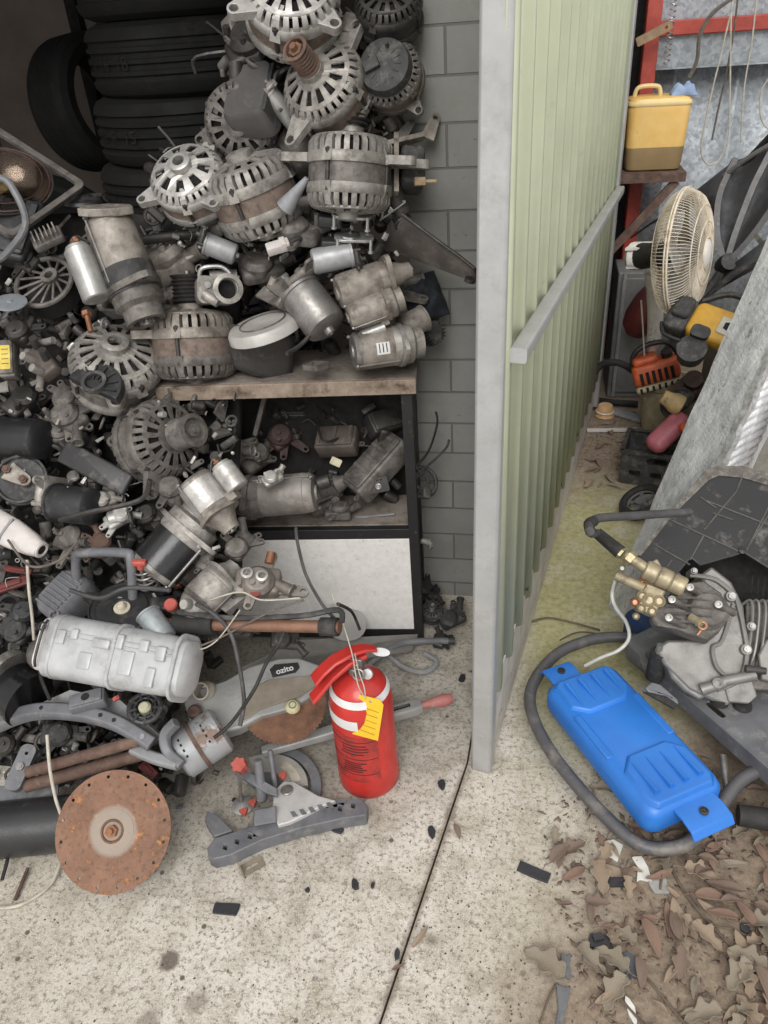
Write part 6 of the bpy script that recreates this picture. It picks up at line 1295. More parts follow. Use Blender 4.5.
# black cylinder, top-left
hs(44, 440, .0, -14, 436, .03, 21, 'black cylinder motor at the left edge above the round tensioner pulley', fn=can_motor, m=mat('satin black can', '2d2d2f', '222224', .35, .2, 12, spot='4d4b49', slo=.6), plate=0, nub=False, name='cylinder_motor')
casting(hf(68, 418, .03, spin=-30), .09, 'dark bracket casting right of the black cylinder motor', 44, alu_d)
casting(hf(105, 500, .02, spin=20), .055, 'small alloy bracket at the right end of the slate black panel', 45, alu)
# tensioner
p = hp(22, 480, -.02); t = thing('belt_tensioner', 'round black belt tensioner pulley with a rusty arm at the left edge', 'belt tensioner', face(p, (.15, .25, .95), 0)); R = 25 * S(p)
b = MB(); b.lathe([(.0, -.01), (R * .9, -.012), (R, -.014), (R, -.008), (R * .86, -.004), (R * .86, .004), (R, .008), (R, .012), (R * .92, .012), (R * .86, .004), (R * .4, .0), (0, .0)], 40); b.build('pulley', blk_d, t)
b = MB(); b.lug(.045, .03, .010, .004, M=Matrix.Translation((-.03, .018, .012)) @ Matrix.Rotation(-.5, 4, 'Z')); b.build('arm', alu_y, t, bevel=.002)
for x, y in ((-.03, .018), (.008, -.004)): b = MB(); b.hexnut((x, y, .016), (0, 0, 1), .010, .009); b.build('bolt', rust_b, t)
# wiper motor black
hs(94, 507, -.02, 56, 503, .0, 19, 'black can wiper motor with a pale gearbox in the left heap', fn=can_motor, m=blk, gm=alu, plate=1.5, nub=False, gl=.6, spin=0)
hs(108, 520, -.01, 128, 515, .01, 8, 'small alloy plug connector cluster right of the black wiper motor', fn=can_motor, m=zinc, gm=dsteel, plate=2.2, name='plug_cluster', cat='connector')
casting(hf(118, 518, .0, (.1, .5, .85), 40), .06, 'pale wiry terminal block between the black wiper motor and the twin-can starter', 46, alu_b)
# white duct
p0, p1 = hp(-12, 520, -.03), hp(40, 549, -.05); Mx = basis(p1 - p0, CAM - p0, p0); L_ = (p1 - p0).length
t = thing('white_duct', 'cream white plastic duct with a round hole at the left edge', 'duct', Mx)
b = MB(); b.loft([[(x * w, y * h, z) for x, y in rrect(2, 2, .7, 6)] for z, w, h in ((0, .024, .036), (L_ * .5, .024, .034), (L_ * .85, .022, .026), (L_, .019, .019), (L_ + .004, .019, .019))]); b.build('duct_body', white_p, t)
b = MB(); b.torus(.015, .005, Matrix.Translation((0, 0, L_ + .003)), 28); o = b.build('mouth_ring', white_p, t); b = MB(); b.cyl((0, 0, L_), (0, 0, L_ + .0055), .011, n=20); b.build('bore', dark, o)
b = MB(); b.prism(rrect(.006, .06, .003), -.002, .002, M=Matrix.Translation((.024, 0, L_ * .45)) @ Matrix.Rotation(pi / 2, 4, 'Y')); b.build('side_groove', gpl_l, t)
b = MB(); b.tube([hp(27, 560, -.06), hp(29, 590, -.05), hp(32, 615, -.04), hp(34, 640, -.03)], .0035, n=8); solo(b, 'pale_cable', rope_m, 'thin pale cable hanging from the white duct', 'cable')
# twin-can starter
hs(150, 575, -.02, 205, 512, .03, 27, 'starter motor with a glossy dark band in the centre of the left heap', bm=steel, band=mat('glossy dark band', '3c3c3e', '2c2c2e', .25, .5, 12), nm=alu, solm=steel, cap=alu, side=150, sr=.62, nose='open')
hs(192, 478, -.05, 232, 530, -.04, 20, 'pale shiny starter motor with a copper terminal under the left board corner', bm=alu_b, nm=alu_y, cap=alu, side=-70, sr=.6, nose='cone')
# big galvanised starter on the rail
A_, B_ = at(318, 492, Y=SHY - .07), at(222, 500, Y=SHY - .09); starter(A_, B_, .050, 'big dusty steel cylinder casting with a bright clamp, lying in front of the middle rail', bm=mat('dusty grey steel', '8a8681', '6d6762', .55, .3, 12, spot='a29c94', sscale=16, slo=.5, shi=.7), nm=alu_d, side=80, sr=.4, sol=False, nose='open', name='motor_casting', cat='car part')
casting(face(at(272, 478, Y=SHY - .13), (.0, .5, .85), 35), .05, 'bright crumpled clamp on top of the big dusty steel cylinder', 47, alu_b)
can_motor(at(330, 480, Y=SHY - .05), at(318, 484, Y=SHY - .06), .017, 'round dark end plug at the right end of the big dusty steel cylinder', m=dsteel, plate=0, name='end_plug', cat='plug')
# D handle
p = hp(105, 575, -.03); b = MB(); b.tube([hp(78, 590, -.0), hp(76, 560, -.04), hp(82, 553, -.05), hp(124, 553, -.06), hp(131, 560, -.06), hp(133, 600, -.03)], .011, n=10, sub=4); solo(b, 'd_handle', gpl, 'dark grey D-shaped plastic handle in the heap above the round black disc', 'handle')
# red wing screw and spring
t = thing('wing_screw', 'upright screw with a red plastic wing knob in the heap', 'screw', hf(144, 580, -.05, (0, .75, .6)))
b = MB(); b.cyl((0, 0, -.03), (0, 0, .05), .004, n=10); b.build('rod', steel, t); b = MB(); b.rrbox(.03, .014, .045, .058, .004); b.cyl((0, 0, .035), (0, 0, .05), .008, n=10); b.build('knob', red_p, t, label='red plastic wing knob')
b = MB(); q = hp(150, 588, -.01); b.tube([q + Vector((.022 * cos(k * .7), .022 * sin(k * .7), .0016 * k)) for k in range(40)], .0025, n=6, sub=2); solo(b, 'coil_spring', steel, 'short steel coil spring lying beside the red wing screw', 'spring')
t = thing('red_plug', 'small flat red knob lying among metal parts left of the cone-nosed starter', 'knob', hf(171, 605, -.06, (0, .5, .85))); b = MB(); b.lathe([(0, .008), (.012, .008), (.0145, .005), (.0145, -.006), (0, -.008)], 20); b.build('cap', red_p, t); b = MB(); b.cyl((0, 0, -.03), (0, 0, -.006), .009); b.build('stem', alu_y, t)
# ribbed grey housing
p0 = hp(62, 592, -.03); M_ = face(p0, (-.15, .55, .8), -35); t = thing('ribbed_housing', 'dark grey ribbed plastic motor housing in the lower left heap', 'housing', M_)
b = MB(); b.loft([[(x * k, y * k, z) for x, y in rrect(.095, .12, .03, 6)] for z, k in ((-.06, 1), (-.012, 1), (.0, .92), (.008, .78))]); b.build('shell', gpl, t)
for k in range(8): b = MB(); b.box((0, -.045 + .0115 * k, .008), (.066, .005, .009)); b.build('rib', gpl, t, bevel=.001)
b = MB(); b.lathe([(0, 0), (.012, 0), (.012, .008), (.008, .008), (.008, .002), (0, .002)], 16, M=Matrix.Translation((.035, -.05, .0))); b.build('screw_boss', gpl, t)
# black disc window motor
p0 = hp(122, 608, -.06); t = thing('window_motor', 'round black plastic disc motor with a cream hub and a silver can', 'motor', face(p0, (.05, .7, .7), 8)); R = 33 * S(p0)
b = MB(); b.lathe([(0, 0), (R * .25, 0), (R * .3, .003), (R * .75, .003), (R * .8, -.001), (R * .92, -.001), (R * .95, .003), (R, .001), (R, -.016), (0, -.016)], 44)
for a in (30, 150, 270): b.lug(R * .3, .022, .008, .004, M=Matrix.Rotation(radians(a), 4, 'Z') @ Matrix.Translation((R * .95, 0, -.008)))
b.build('disc_housing', blk, t)
b = MB(); b.lathe([(0, .016), (.006, .016), (.009, .012), (.011, .003), (.018, .002), (.018, 0), (0, 0)], 20); b.build('hub', mat('cream hub', 'c9c1ae', 'a39b88', .5, 0, 20), t, label='cream centre hub')
b = MB(); b.rrbox(.06, .04, -.016, .01, .01, M=Matrix.Translation((R * 1.25, 0, 0))); b.build('gear_case', blk, t)
st(168, 636, 0, 146, 612, 0, 11, 'pale silver can of the round black window motor', fn=can_motor, m=mat('blue silver can', '9ea3a6', '83888b', .35, .45), plate=0) if False else None
A_, B_ = hp(166, 640, -.09), hp(148, 614, -.07); can_motor(A_, B_, 12.5 * S(A_), 'pale silver can standing against the round black disc motor', m=mat('blue silver can', 'a3a9ac', '868b8e', .35, .4), plate=0, name='can_motor')
# cone nose starter
hs(196, 606, -.06, 236, 566, .0, 21, 'starter motor with a cone nose pointing down at the copper pipe', bm=alu, nm=alu, cap=alu_d, side=-100, sr=.5, nose='cone', flange=True, sol=False)
p = hp(196, 604, -.06); b = MB(); b.lathe([(.0, .045), (.010, .045), (.012, .038), (.012, .026), (.018, .022), (.038, .006), (.042, 0), (.042, -.02), (0, -.02)], 32); solo(b, 'alloy_cone', alu, 'polished alloy cone cap facing down left with a small stub', 'cap', M=face(p, (-.35, .1, .9), 0))
b = MB(); b.prism([(-.05, -.04), (.05, -.05), (.07, .0), (.04, .045), (-.04, .035)], -.006, .006, [circ(.008, 12, .045, -.01), circ(.012, 14, .0, .02)]); solo(b, 'flange_plate', alu, 'triangular alloy flange plate with holes behind the cone cap', 'plate', M=face(hp(222, 585, -.02), (-.2, .5, .85), -30), bevel=.002)
# carburettor cluster
p = hp(258, 582, -.03); t = casting(face(p, (.05, .5, .85), 0), .10, 'alloy pump casting with a copper fitting and two round ports', 48, mat('warm grey casting', '8d867f', '665f59', .5, .35, 30), 'pump_casting', 'pump')
for x, y in ((-.02, .012), (.012, .006)): b = MB(); b.lathe([(.0, 0), (.012, 0), (.013, .022), (.008, .024), (.008, .01), (0, .01)], 20, M=Matrix.Translation((x, y - .01, .02))); b.build('port', alu_b, t)
b = MB(); b.cyl((.02, .045, 0), (.024, .07, .004), .010, n=14); b.build('copper_fitting', copper, t, label='copper pipe fitting')
b = MB(); b.lathe([(0, 0), (.011, 0), (.011, .006), (0, .007)], 16, M=Matrix.Translation((.0, -.035, .02))); b.build('red_plug', red_d, t, label='dull red plug')
b = MB(); b.lug(.06, .024, .008, .007, M=Matrix.Translation((.04, -.01, .0)) @ Matrix.Rotation(-.2, 4, 'Z')); b.build('long_lug', alu, t, bevel=.001)
# copper pipe with sleeves
def rod(name, label, cat, A_, B_, r, m, sl=()):
    t = thing(name, label, cat, ax(A_, B_)); L = (B_ - A_).length; b = MB(); b.cyl((0, 0, 0), (0, 0, L), r, n=20); b.build('rod', m, t)
    for z0, z1, rr, mm in sl: b = MB(); b.lathe([(r, z0 * L), (rr, z0 * L), (rr, z1 * L), (r, z1 * L)], 24, closed=True); b.build('sleeve', mm, t)
    return t
rod('copper_pipe', 'copper coloured pipe with black rubber sleeves lying in front of the white panel', 'pipe', hp(166, 624, -.05), hp(340, 627, -.12), .013, mat('browned copper pipe', '8d6a56', '6b5043', .45, .4, 20), ((.06, .30, .021, rubber), (.90, .99, .019, rubber)))
b = MB(); b.tube([hp(178, 612, -.08), hp(230, 618, -.09), hp(300, 616, -.1), hp(338, 610, -.12), hp(342, 622, -.14)], .006); solo(b, 'thin_rod', blk_d, 'thin black rod lying just above the copper pipe', 'rod')
rod('brake_pipe', 'short brown rod end left of the rubber sleeve', 'pipe', hp(140, 592, .0), hp(180, 632, -.0), .009, rust_b)
# grey sheet and strips under the panel
b = MB(); vs = [at(x, y, z=z) for x, y, z in ((240, 668, .20), (300, 640, .12), (418, 634, .03), (412, 650, .03), (300, 668, .10), (250, 690, .18))]
b.put(vs + [v - Vector((0, 0, .005)) for v in vs], [(0, 1, 2, 3, 4, 5), (11, 10, 9, 8, 7, 6)] + [(i, (i + 1) % 6, 6 + (i + 1) % 6, 6 + i) for i in range(6)]); solo(b, 'grey_sheet', mat('dusty grey sheet', '7f7d7a', '67645f', .6, 0, 10), 'dusty grey sheet strip lying in front of the white panel', 'sheet')
b = MB(); b.tube([hp(338, 604, -.12), at(352, 612, z=.22), at(360, 630, z=.16)], .004); solo(b, 'black_loop', rubber, 'small black cable loop near the right end of the copper pipe', 'cable')
b = MB(); b.prism(circ(.06, 26), -.003, .003); solo(b, 'translucent_disc', mat('dull translucent lid', 'a19f9c', '8d8b88', .35, 0, 8), 'round translucent lid leaning on the white panel', 'lid', M=face(at(345, 622, Y=SHY - .06), (.3, .6, .7)) )
# white translucent casing (large)
A_, B_ = hp(58, 646, -.10), hp(194, 670, -.13); Mx = basis((B_ - A_), CAM - A_, A_); L_ = (B_ - A_).length; t = thing('manifold_casing', 'large silvery white translucent plastic casing lying across the lower heap', 'casing', Mx)
mil = mat('milky silver plastic', 'b9babb', '96989a', .38, .1, 9, spot='7b7a77', sscale=16, slo=.5, shi=.8, bump=.25, bscale=60); W2 = 31 * S(A_)
rr_ = []
for z, w, h in ((-.012, .75, .7), (0, .95, 1.0), (L_ * .1, 1.0, 1.0), (L_ * .45, 1.02, .98), (L_ * .5, .96, .94), (L_ * .56, 1.0, .96), (L_ * .85, .96, .92), (L_ * .97, .86, .84), (L_, .6, .6)):
    rr_.append([(x * w, y * h, z) for x, y in rrect(W2 * 1.5, W2 * 2, W2 * .5, 6)])
b = MB(); b.loft(rr_); b.build('casing_body', mil, t)
for k, (z, y, w, h, d) in enumerate(((.12, -.02, .03, .022, .006), (.22, -.03, .022, .016, .008), (.33, .02, .035, .03, .004), (.42, -.02, .02, .04, .006), (.55, -.03, .03, .016, .008), (.62, .01, .05, .03, .004), (.72, -.03, .024, .02, .007), (.84, -.02, .03, .022, .006), (.8, .03, .04, .02, .004))):
    b = MB(); b.rrbox(d * 2, w, -h / 2, h / 2, .003, M=Matrix.Translation((W2 * .74, y, z * L_))); b.build('raised_boss', mil, t)
for z in (.06, .5, .93): b = MB(); b.loft([[(x * k, y * k, z * L_ + q) for x, y in rrect(W2 * 1.56, W2 * 2.06, W2 * .5, 6)] for q, k in ((-.004, .97), (-.002, 1.0), (.002, 1.0), (.004, .97))]); b.build('band', mil, t)
for k in range(2): b = MB(); b.cyl((W2 * .76, -.032 + .01 * k, L_ * .08), (W2 * .74, -.03 + .01 * k, L_ * .92), .002, n=6); b.build('seam_line', mil, t)
b = MB(); b.rrbox(.04, .03, -.012, .012, .008, M=Matrix.Translation((.0, .0, -.02)) @ Matrix.Rotation(0, 4, 'X')); b.loft([[(x * k, y * k, z) for x, y in rrect(W2 * 1.3, W2 * 1.7, W2 * .4, 6)] for z, k in ((-.028, .6), (-.022, 1), (-.004, 1))]); b.build('end_cap', white_p, t, label='off-white end cap')
b = MB(); b.tube([(W2 * .7, -.05, -.006), (W2 * .82, -.03, -.006), (W2 * .82, .03, -.006), (W2 * .7, .05, -.006)], .003); b.torus(.008, .002, Matrix.Translation((W2 * .8, -.035, -.01)) @ Matrix.Rotation(pi / 2, 4, 'Y'), 16, 6); b.build('black_clip', blk, t)
hs(38, 655, -.05, 58, 652, -.07, 16, 'stubby alloy ring at the left end of the silvery casing', fn=can_motor, m=alu_d, plate=0, nub=False, name='alloy_ring', cat='ring')
# chrome black canister at left edge
hs(-16, 668, -.06, 30, 700, -.09, 26, 'black canister with shiny metal bands at the left edge', fn=can_motor, m=mat('gloss black can', '262628', '1c1c1e', .2, .4, 12), plate=0, nub=False, name='canister', cat='canister')
for z_, r2 in ((0, 0), (.5, 0)): pass
A_, B_ = hp(2, 672, -.09), hp(18, 684, -.1); b = MB(); b.cyl(A_.lerp(B_, .1), A_.lerp(B_, .5), 27.5 * S(A_), n=36); solo(b, 'metal_band', mat('bright band', 'b5b2ad', '7d7872', .25, .7, 20), 'bright metal band around the black canister', 'band')
hs(30, 690, .0, 62, 668, .0, 13, 'dark short cylinder between the canister and the silvery casing', fn=can_motor, m=dsteel, plate=0, name='short_cylinder', cat='cylinder')
# curved grey plastic bars of the saw stand
def curved_bar(name, label, pts, w, h, z, m, holes=()):
    t = thing(name, label, 'saw stand bar', Matrix()); P = smoothpts(pts, 6); rings = []
    for i, p in enumerate(P):
        d = (P[min(i + 1, len(P) - 1)] - P[max(i - 1, 0)]).normalized(); u = Vector((0, -.35, 1)).normalized(); s3_ = d.cross(u).normalized(); u2 = s3_.cross(d); ww = w(i / (len(P) - 1)) if callable(w) else w
        rings.append([p + s3_ * ww + u2 * h * .5, p + s3_ * ww - u2 * h, p - s3_ * ww - u2 * h, p - s3_ * ww + u2 * h * .5, p - s3_ * ww * .7 + u2 * h, p + s3_ * ww * .7 + u2 * h])
    b = MB(); b.loft(rings); b.build('bar', m, t, bevel=.002); 
    for x, y in holes: q = hp(x, y, -.0); 
    return t, P, rings
t, P, rg = curved_bar('curved_bar', 'long curved grey slotted plastic bar arching across the lower left heap', [hp(-12, 728, -.10), hp(30, 712, -.12), hp(75, 712, -.125), (hp(115, 722, -.12)), hp(152, 744, -.11)], .016, .014, 0, gpl)
for f_ in (.2, .35, .58, .68, .78, .95):
    i = int(f_ * (len(P) - 1)); c_ = (rg[i][4] + rg[i][5]) / 2; b = MB(); b.cyl(c_ + (rg[i][4] - rg[i][3]) * .0, c_ + Vector((0, -.0006, .0012)), .0045 if f_ < .9 else .006, n=10); b.build('slot', dark if f_ < .9 else gpl_l, t)
vs = [hp(x, y, -.07) for x, y in ((30, 708), (70, 690), (120, 700), (160, 735), (150, 742), (110, 720), (70, 712))]
b = MB(); b.put(vs + [v + Vector((0, .015, -.02)) for v in vs], [(0, 1, 2, 3, 4, 5, 6), (13, 12, 11, 10, 9, 8, 7)] + [(i, (i + 1) % 7, 7 + (i + 1) % 7, 7 + i) for i in range(7)]); b.build('web_plate', gpl_l, t)
curved_bar('curved_bar', 'short pale grey curved bar end below the long arched bar', [hp(132, 748, -.10), hp(155, 758, -.105), hp(178, 764, -.11)], .012, .010, 0, gpl_l)
curved_bar('curved_strut', 'dark grey upright curved arm beside the small round fan', [hp(176, 722, -.10), hp(165, 735, -.10), hp(168, 752, -.10), hp(182, 765, -.11)], .011, .010, 0, gpl)
p = hp(86, 698, -.14); t = box_part(face(p, (-.1, .7, .7), 14), .075, .035, .03, 'grey slotted plastic block on top of the arched bar', gpl, 'slotted_block', 'block', screws=False); b = MB(); b.cyl((0, 0, .0), (0, 0, .006), .009, n=18); b.build('hole', dark, t)
p = hp(145, 708, -.12); t = thing('small_fan', 'small black motor with a cream centre under the silvery casing', 'motor', face(p, (.1, .6, .8), 0))
b = MB(); b.torus(.032, .006, n=28); b.torus(.022, .003, n=24)
for k in range(9): b.box((.027, 0, 0), (.02, .005, .012), M=Matrix.Rotation(k * 2 * pi / 9, 4, 'Z'))
b.build('frame', blk, t); b = MB(); b.lathe([(0, .012), (.008, .012), (.013, .006), (.013, -.01), (0, -.01)], 20); b.build('hub', mat('greenish cream', 'b5b39b', '8f8d76', .5, 0, 20), t, label='cream centre hub')

# brown pipes below
rod('brown_pipe', 'brown rusty pipe under the arched bar, upper one of the pair', 'pipe', at(28, 772, z=.16), at(140, 740, z=.24), .0125, rust_b, ())
rod('brown_pipe', 'long brown rusty pipe under the arched bar, lower one of the pair', 'pipe', at(26, 786, z=.13), at(150, 752, z=.18), .0145, rust_b, ())
t = thing('pipe_clamp', 'dark grey clamp plate holding the two brown pipes', 'clamp', face(at(22, 768, z=.16), (.1, .5, .85), -12)); b = MB(); b.prism(rrect(.035, .10, .014), -.012, .012, [circ(.004, 10, 0, .03)]); b.build('plate', gpl, t, bevel=.003); b = MB(); b.hexnut((0, .0, .012), (0, 0, 1), .009, .006); b.build('bolt', steel, t)
# black drum with white sticker, on floor
A_, B_ = at(-30, 833, z=.062), at(78, 822, z=.062); t = rod('black_drum', 'black cylinder with a small white sticker lying on the concrete behind the rusty disc', 'cylinder', A_, B_, .060, mat('black enamel', '2f2f31', '222224', .4, 0, 10, spot='4c4a48', slo=.58), ())
b = MB(); b.prism(rrect(.02, .016, .001), 0, .0008, M=t.matrix_world.inverted() @ basis(Vector((0, -.6, .8)), Vector((1, 0, 0)), at(36, 815, z=.108) )); b.build('sticker', wlab, t)
b = MB(); b.prism([(-.09, -.02), (.09, -.03), (.08, .02), (-.08, .015)], -.002, .002); solo(b, 'small_plate', gpl, 'flat grey plate leaning on the black cylinder at the left edge', 'plate', M=face(at(20, 792, z=.10), (0, .6, .8), 4))
# rusty disc
c_ = at(113, 831, z=.115); t = thing('rusty_disc', 'big round rust brown disc with rim holes leaning on the black cylinder', 'disc', face(c_, (-.02, .30, .95), 0)); R = 58 * S(c_)
M_ = t.matrix_world
hl = [circ(.0035, 8, R * .90 * cos(2 * pi * k / 16 + .2), R * .90 * sin(2 * pi * k / 16 + .2)) for k in range(16)]
rdm = NT('rust plate'); n1 = rdm.ramp(rdm.noise(14, 6, .75), .35, .7); n2 = rdm.ramp(rdm.noise(28, 5, .8), .56, .66)
cc = rdm.mix(n1, rgb('8a6753'), rgb('5f4638')); cc = rdm.mix(n2, cc, rgb('ad7444')); cc = rdm.mix(rdm.math('MULTIPLY', rdm.ramp(rdm.noise(90, 3), .55, .62), .5), cc, rgb('54402f'))
dd = rdm.n('ShaderNodeVectorMath', operation='LENGTH'); rdm.l(rdm.co, dd.inputs[0]); ri = rdm.ramp(rdm.math('ADD', dd.outputs['Value'], rdm.math('MULTIPLY', n1, -.006)), R * .34, R * .42, (1, 1, 1, 1), (0, 0, 0, 1)); cc = rdm.mix(rdm.math('MULTIPLY', ri, .8), cc, rgb('9b9287'))
rdm.set('Base Color', cc); rdm.set('Roughness', .75); rdm.set('Metallic', .1); rdm.set('Normal', rdm.bump(rdm.noise(70, 5, .7), .5, .002))
b = MB(); b.prism(circ(R, 90), -.004, .0, hl); o = b.build('plate', rdm.m, t)
for q in o.data.polygons: q.use_smooth = False
b = MB(); b.lathe([(0, .004), (R * .16, .004), (R * .18, .006), (R * .28, .004), (R * .36, .001), (R * .36, -.001), (0, -.001)], 48); b.build('centre_boss', rdm.m, t)
b = MB(); b.torus(R * .18, .003, Matrix.Translation((0, 0, .005)), 30, 6)
b.build('centre_ring', rust, t); b = MB(); b.hexnut((0, 0, .004), (0, 0, 1), .013, .010); b.cyl((0, 0, .01), (0, 0, .022), .006); b.build('centre_nut', rust_o, t)
# cables on the left
b = MB(); b.tube([hp(47, 735, -.14), at(50, 770, z=.20), at(56, 800, z=.15), at(64, 826, z=.12), at(62, 855, z=.03), at(50, 885, z=.006), at(20, 905, z=.006), at(-8, 908, z=.006)], .0035, n=8); solo(b, 'white_cable', rope_m, 'grey-white cable looping down in front of the black cylinder to the ground', 'cable')
b = MB(); b.tube([at(2, 880, z=.02), at(8, 850, z=.03), at(-6, 830, z=.03)], .004); solo(b, 'black_cable', rubber, 'black cable end on the ground at the left edge', 'cable')
b = MB(); b.cyl(at(15, 900, z=.006), at(28, 868, z=.01), .004, n=8); solo(b, 'rusty_rod', rust_b, 'thin rusty rod on the ground under the black cylinder', 'rod')
red_k = mat('grimy dark red', '6a2c28', '46211f', .65, 0, 25, spot='5d4f4a', sscale=25, slo=.55, shi=.75)
# small red bits and rods, each its own thing
for (x, y, off, lab_, w, h, sp) in ((10, 585, -.02, 'dark red plastic bar at the left edge under the white duct', .12, .03, 20), (18, 570, .02, 'short red plastic bar above the dark red one at the left edge', .09, .02, -10), (148, 770, -.0, 'red plastic bracket behind the rusty disc', .06, .03, -40), (116, 698, -.12, 'small red clip left of the small round fan', .02, .012, 30), (200, 655, -.02, 'pink red sliver behind the silvery casing', .03, .015, 70)):
    b = MB(); b.rrbox(w, h, -.012, .004, .005); b.rrbox(w * .6, h * .5, .004, .010, .003); solo(b, 'red_bracket', red_k if w > .04 else red_p, lab_, 'bracket', M=hf(x, y, off, spin=sp) @ Matrix.Scale(.75, 4), bevel=.001)
# wires across the heap
for pts, m, r, lab_ in (
    ([(296, 528), (298, 545), (306, 575), (322, 604), (338, 622)], hose_m, .0035, 'black wire hanging down over the white panel from the middle rail'),
    ([(304, 600), (270, 612), (215, 640), (180, 650), (150, 642)], rope_d, .0022, 'thin grey wire crossing over the copper pipe'),
    ([(196, 604), (214, 614), (230, 632), (238, 660), (244, 700), (240, 726)], hose_m, .0045, 'grey cable looping in front of the rubber sleeve down to the saw'),
    ([(290, 616), (280, 642), (266, 664), (254, 690), (232, 722), (214, 738)], rubber, .004, 'black cable lying over the saw housing'),
    ([(210, 600), (240, 592), (262, 600), (300, 598)], rope_m, .0018, 'thin pale wire over the alloy pump casting'),
    ([(60, 520), (90, 512), (140, 500), (150, 480)], dsteel, .006, 'dark bent rod crossing behind the black wiper motor'),
    ([(70, 590), (100, 598), (128, 588), (170, 590)], hose_m, .005, 'grey cable passing through the D handle'),
    ([(8, 540), (30, 566), (60, 560), (78, 540)], rope_d, .003, 'thin wire in the gap under the white duct'),
    ([(100, 640), (60, 642), (40, 668), (50, 700)], rubber, .004, 'black cable at the left end of the silvery casing'),
    ([(150, 640), (190, 650), (215, 642), (240, 610)], rope_m, .0015, 'very thin pale wire near the pale silver can')):
    b = MB(); P_ = [hp(x, y, -.09 - .02 * (i % 2)) for i, (x, y) in enumerate(pts)]; b.tube(P_, r, n=6, sub=8); solo(b, 'loose_wire', m, lab_, 'wire')
# filler castings, each described by its neighbours
FILL = [(70, 398, .04, .08, 30, alu_d, 'dark casting left of the black half-round cover'), (150, 405, .10, .08, 0, alu_d, 'cast bracket between big pale alternator and the board'),
 (20, 402, .02, .08, 60, dsteel, 'dark casting above the black cylinder motor at the left edge'), (128, 470, .07, .07, 15, dsteel, 'dark casting under the pulley alternator'),
 (170, 490, .03, .08, -40, alu_d, 'cast leg bracket below the pulley alternator'), (150, 515, .04, .07, 0, dsteel, 'dark part beside the terminal block'),
 (240, 545, .02, .07, 60, alu_d, 'cast part under the big dusty steel cylinder'), (172, 535, .06, .06, 20, dsteel, 'dark part behind the twin-can starter'),
 (70, 540, .02, .08, -20, alu_d, 'pale bracket under the black wiper motor'), (100, 545, .0, .06, 90, rust_b, 'brown bracket behind the D handle'),
 (160, 560, .02, .05, 10, alu_d, 'small casting under the red wing knob'), (240, 630, .04, .06, 0, dsteel, 'dark casting hidden under the copper pipe'),
 (30, 610, .02, .08, 45, blk, 'black part left of the ribbed housing'), (95, 650, .06, .07, 0, dsteel, 'dark casting behind the silvery casing'),
 (15, 630, .0, .08, -30, blk_d, 'dark part above the black canister'), (60, 735, .0, .08, 0, blk_d, 'black part under the arched bar'),
 (120, 760, .04, .07, 30, dsteel, 'dark part between the brown pipes'),
 (205, 560, .03, .05, 70, alu_d, 'small cast part above the cone cap'), (5, 745, .0, .07, 10, dsteel, 'dark part at the left edge under the arched bar'),
 (285, 640, -.02, .06, 0, dsteel, 'dark casting under the right half of the copper pipe'),
 (60, 430, .06, .07, 100, alu_d, 'cast arm above the slate black panel'), (35, 425, .08, .07, 10, alu, 'alloy casting above the black wiper motor'),
 (155, 350, .12, .07, 10, alu_d, 'cast part behind the big pale alternator near the upright alternator'), (60, 320, .14, .08, 70, dsteel, 'dark casting under the spoked frame')]
for i, (x, y, off, s2, sp, m, lab_) in enumerate(FILL): casting(hf(x, y, off, (random.uniform(-.3, .3), .45, .85), sp), s2, lab_, 60 + i, m)
# ---------------------------------------------------------------- tangled small scrap between the parts (nobody could count it)
def scrap(name, m, n, seed, where, label, smin=.012, smax=.05):
    r = random.Random(seed); b = MB()
    for k in range(n):
        p = where(r); a = Vector((r.gauss(0, 1), r.gauss(0, 1), r.gauss(0, 1))).normalized(); s = r.uniform(smin, smax); Mx = basis(a, Vector((r.random(), r.random(), .3)), p); q = r.random()
        if q < .3: b.rrbox(s, s * r.uniform(.3, .8), -s * .2, s * .2, s * .08, M=Mx, n=1)
        elif q < .55: b.lathe([(0, -s * .5), (s * .3, -s * .5), (s * .34, -s * .4), (s * .34, s * .3), (s * .2, s * .4), (0, s * .4)], 12, M=Mx)
        elif q < .7: b.torus(s * .5, s * .12, Mx, 14, 6)
        elif q < .85: b.lug(s * 1.2, s * .45, s * .16, s * .12, M=Mx)
        else:
            e = p + a * s * 1.6; b.tube([p - a * s, p + Vector((r.gauss(0, 1), r.gauss(0, 1), r.gauss(0, 1))) * s * .5, e], s * .08, n=5, sub=4)
    o = b.build(name, m); tag(o, label, 'scrap', kind='stuff'); return o
def left(r, o0=.03, o1=.13):
    while True:
        x, y = r.uniform(-60, 330), r.uniform(150, 800)
        if x > 150 and y < 400: continue
        if y < 235: continue
        if x > 235 and y < 640: continue
        if x > 180 and y > 700: continue
        if x > 240 or (x > 172 and y > 640): continue
        p = hp(x, y, r.uniform(o0, o1))
        if p.z > .02 and p.y < 2.0: return p
scrap('scrap_metal', alu_d, 420, 1, left, 'tangle of small grey metal scrap filling the gaps of the left heap')
scrap('dark_scrap', dsteel, 420, 2, left, 'tangle of small dark metal scrap filling the gaps of the left heap')
scrap('plastic_scrap', blk_d, 300, 3, lambda r: left(r, .05, .16), 'black plastic bits deep in the gaps of the left heap')
scrap('bright_scrap', alu_b, 190, 8, lambda r: left(r, -.035, .04), 'small bright wires, clips and studs caught all over the left heap', .006, .022)
def back(r):
    y = r.uniform(20, 370); x0 = 150 if y > 150 else 215; return at(r.uniform(x0, 400), y, Y=SHY + r.uniform(.14, .24))
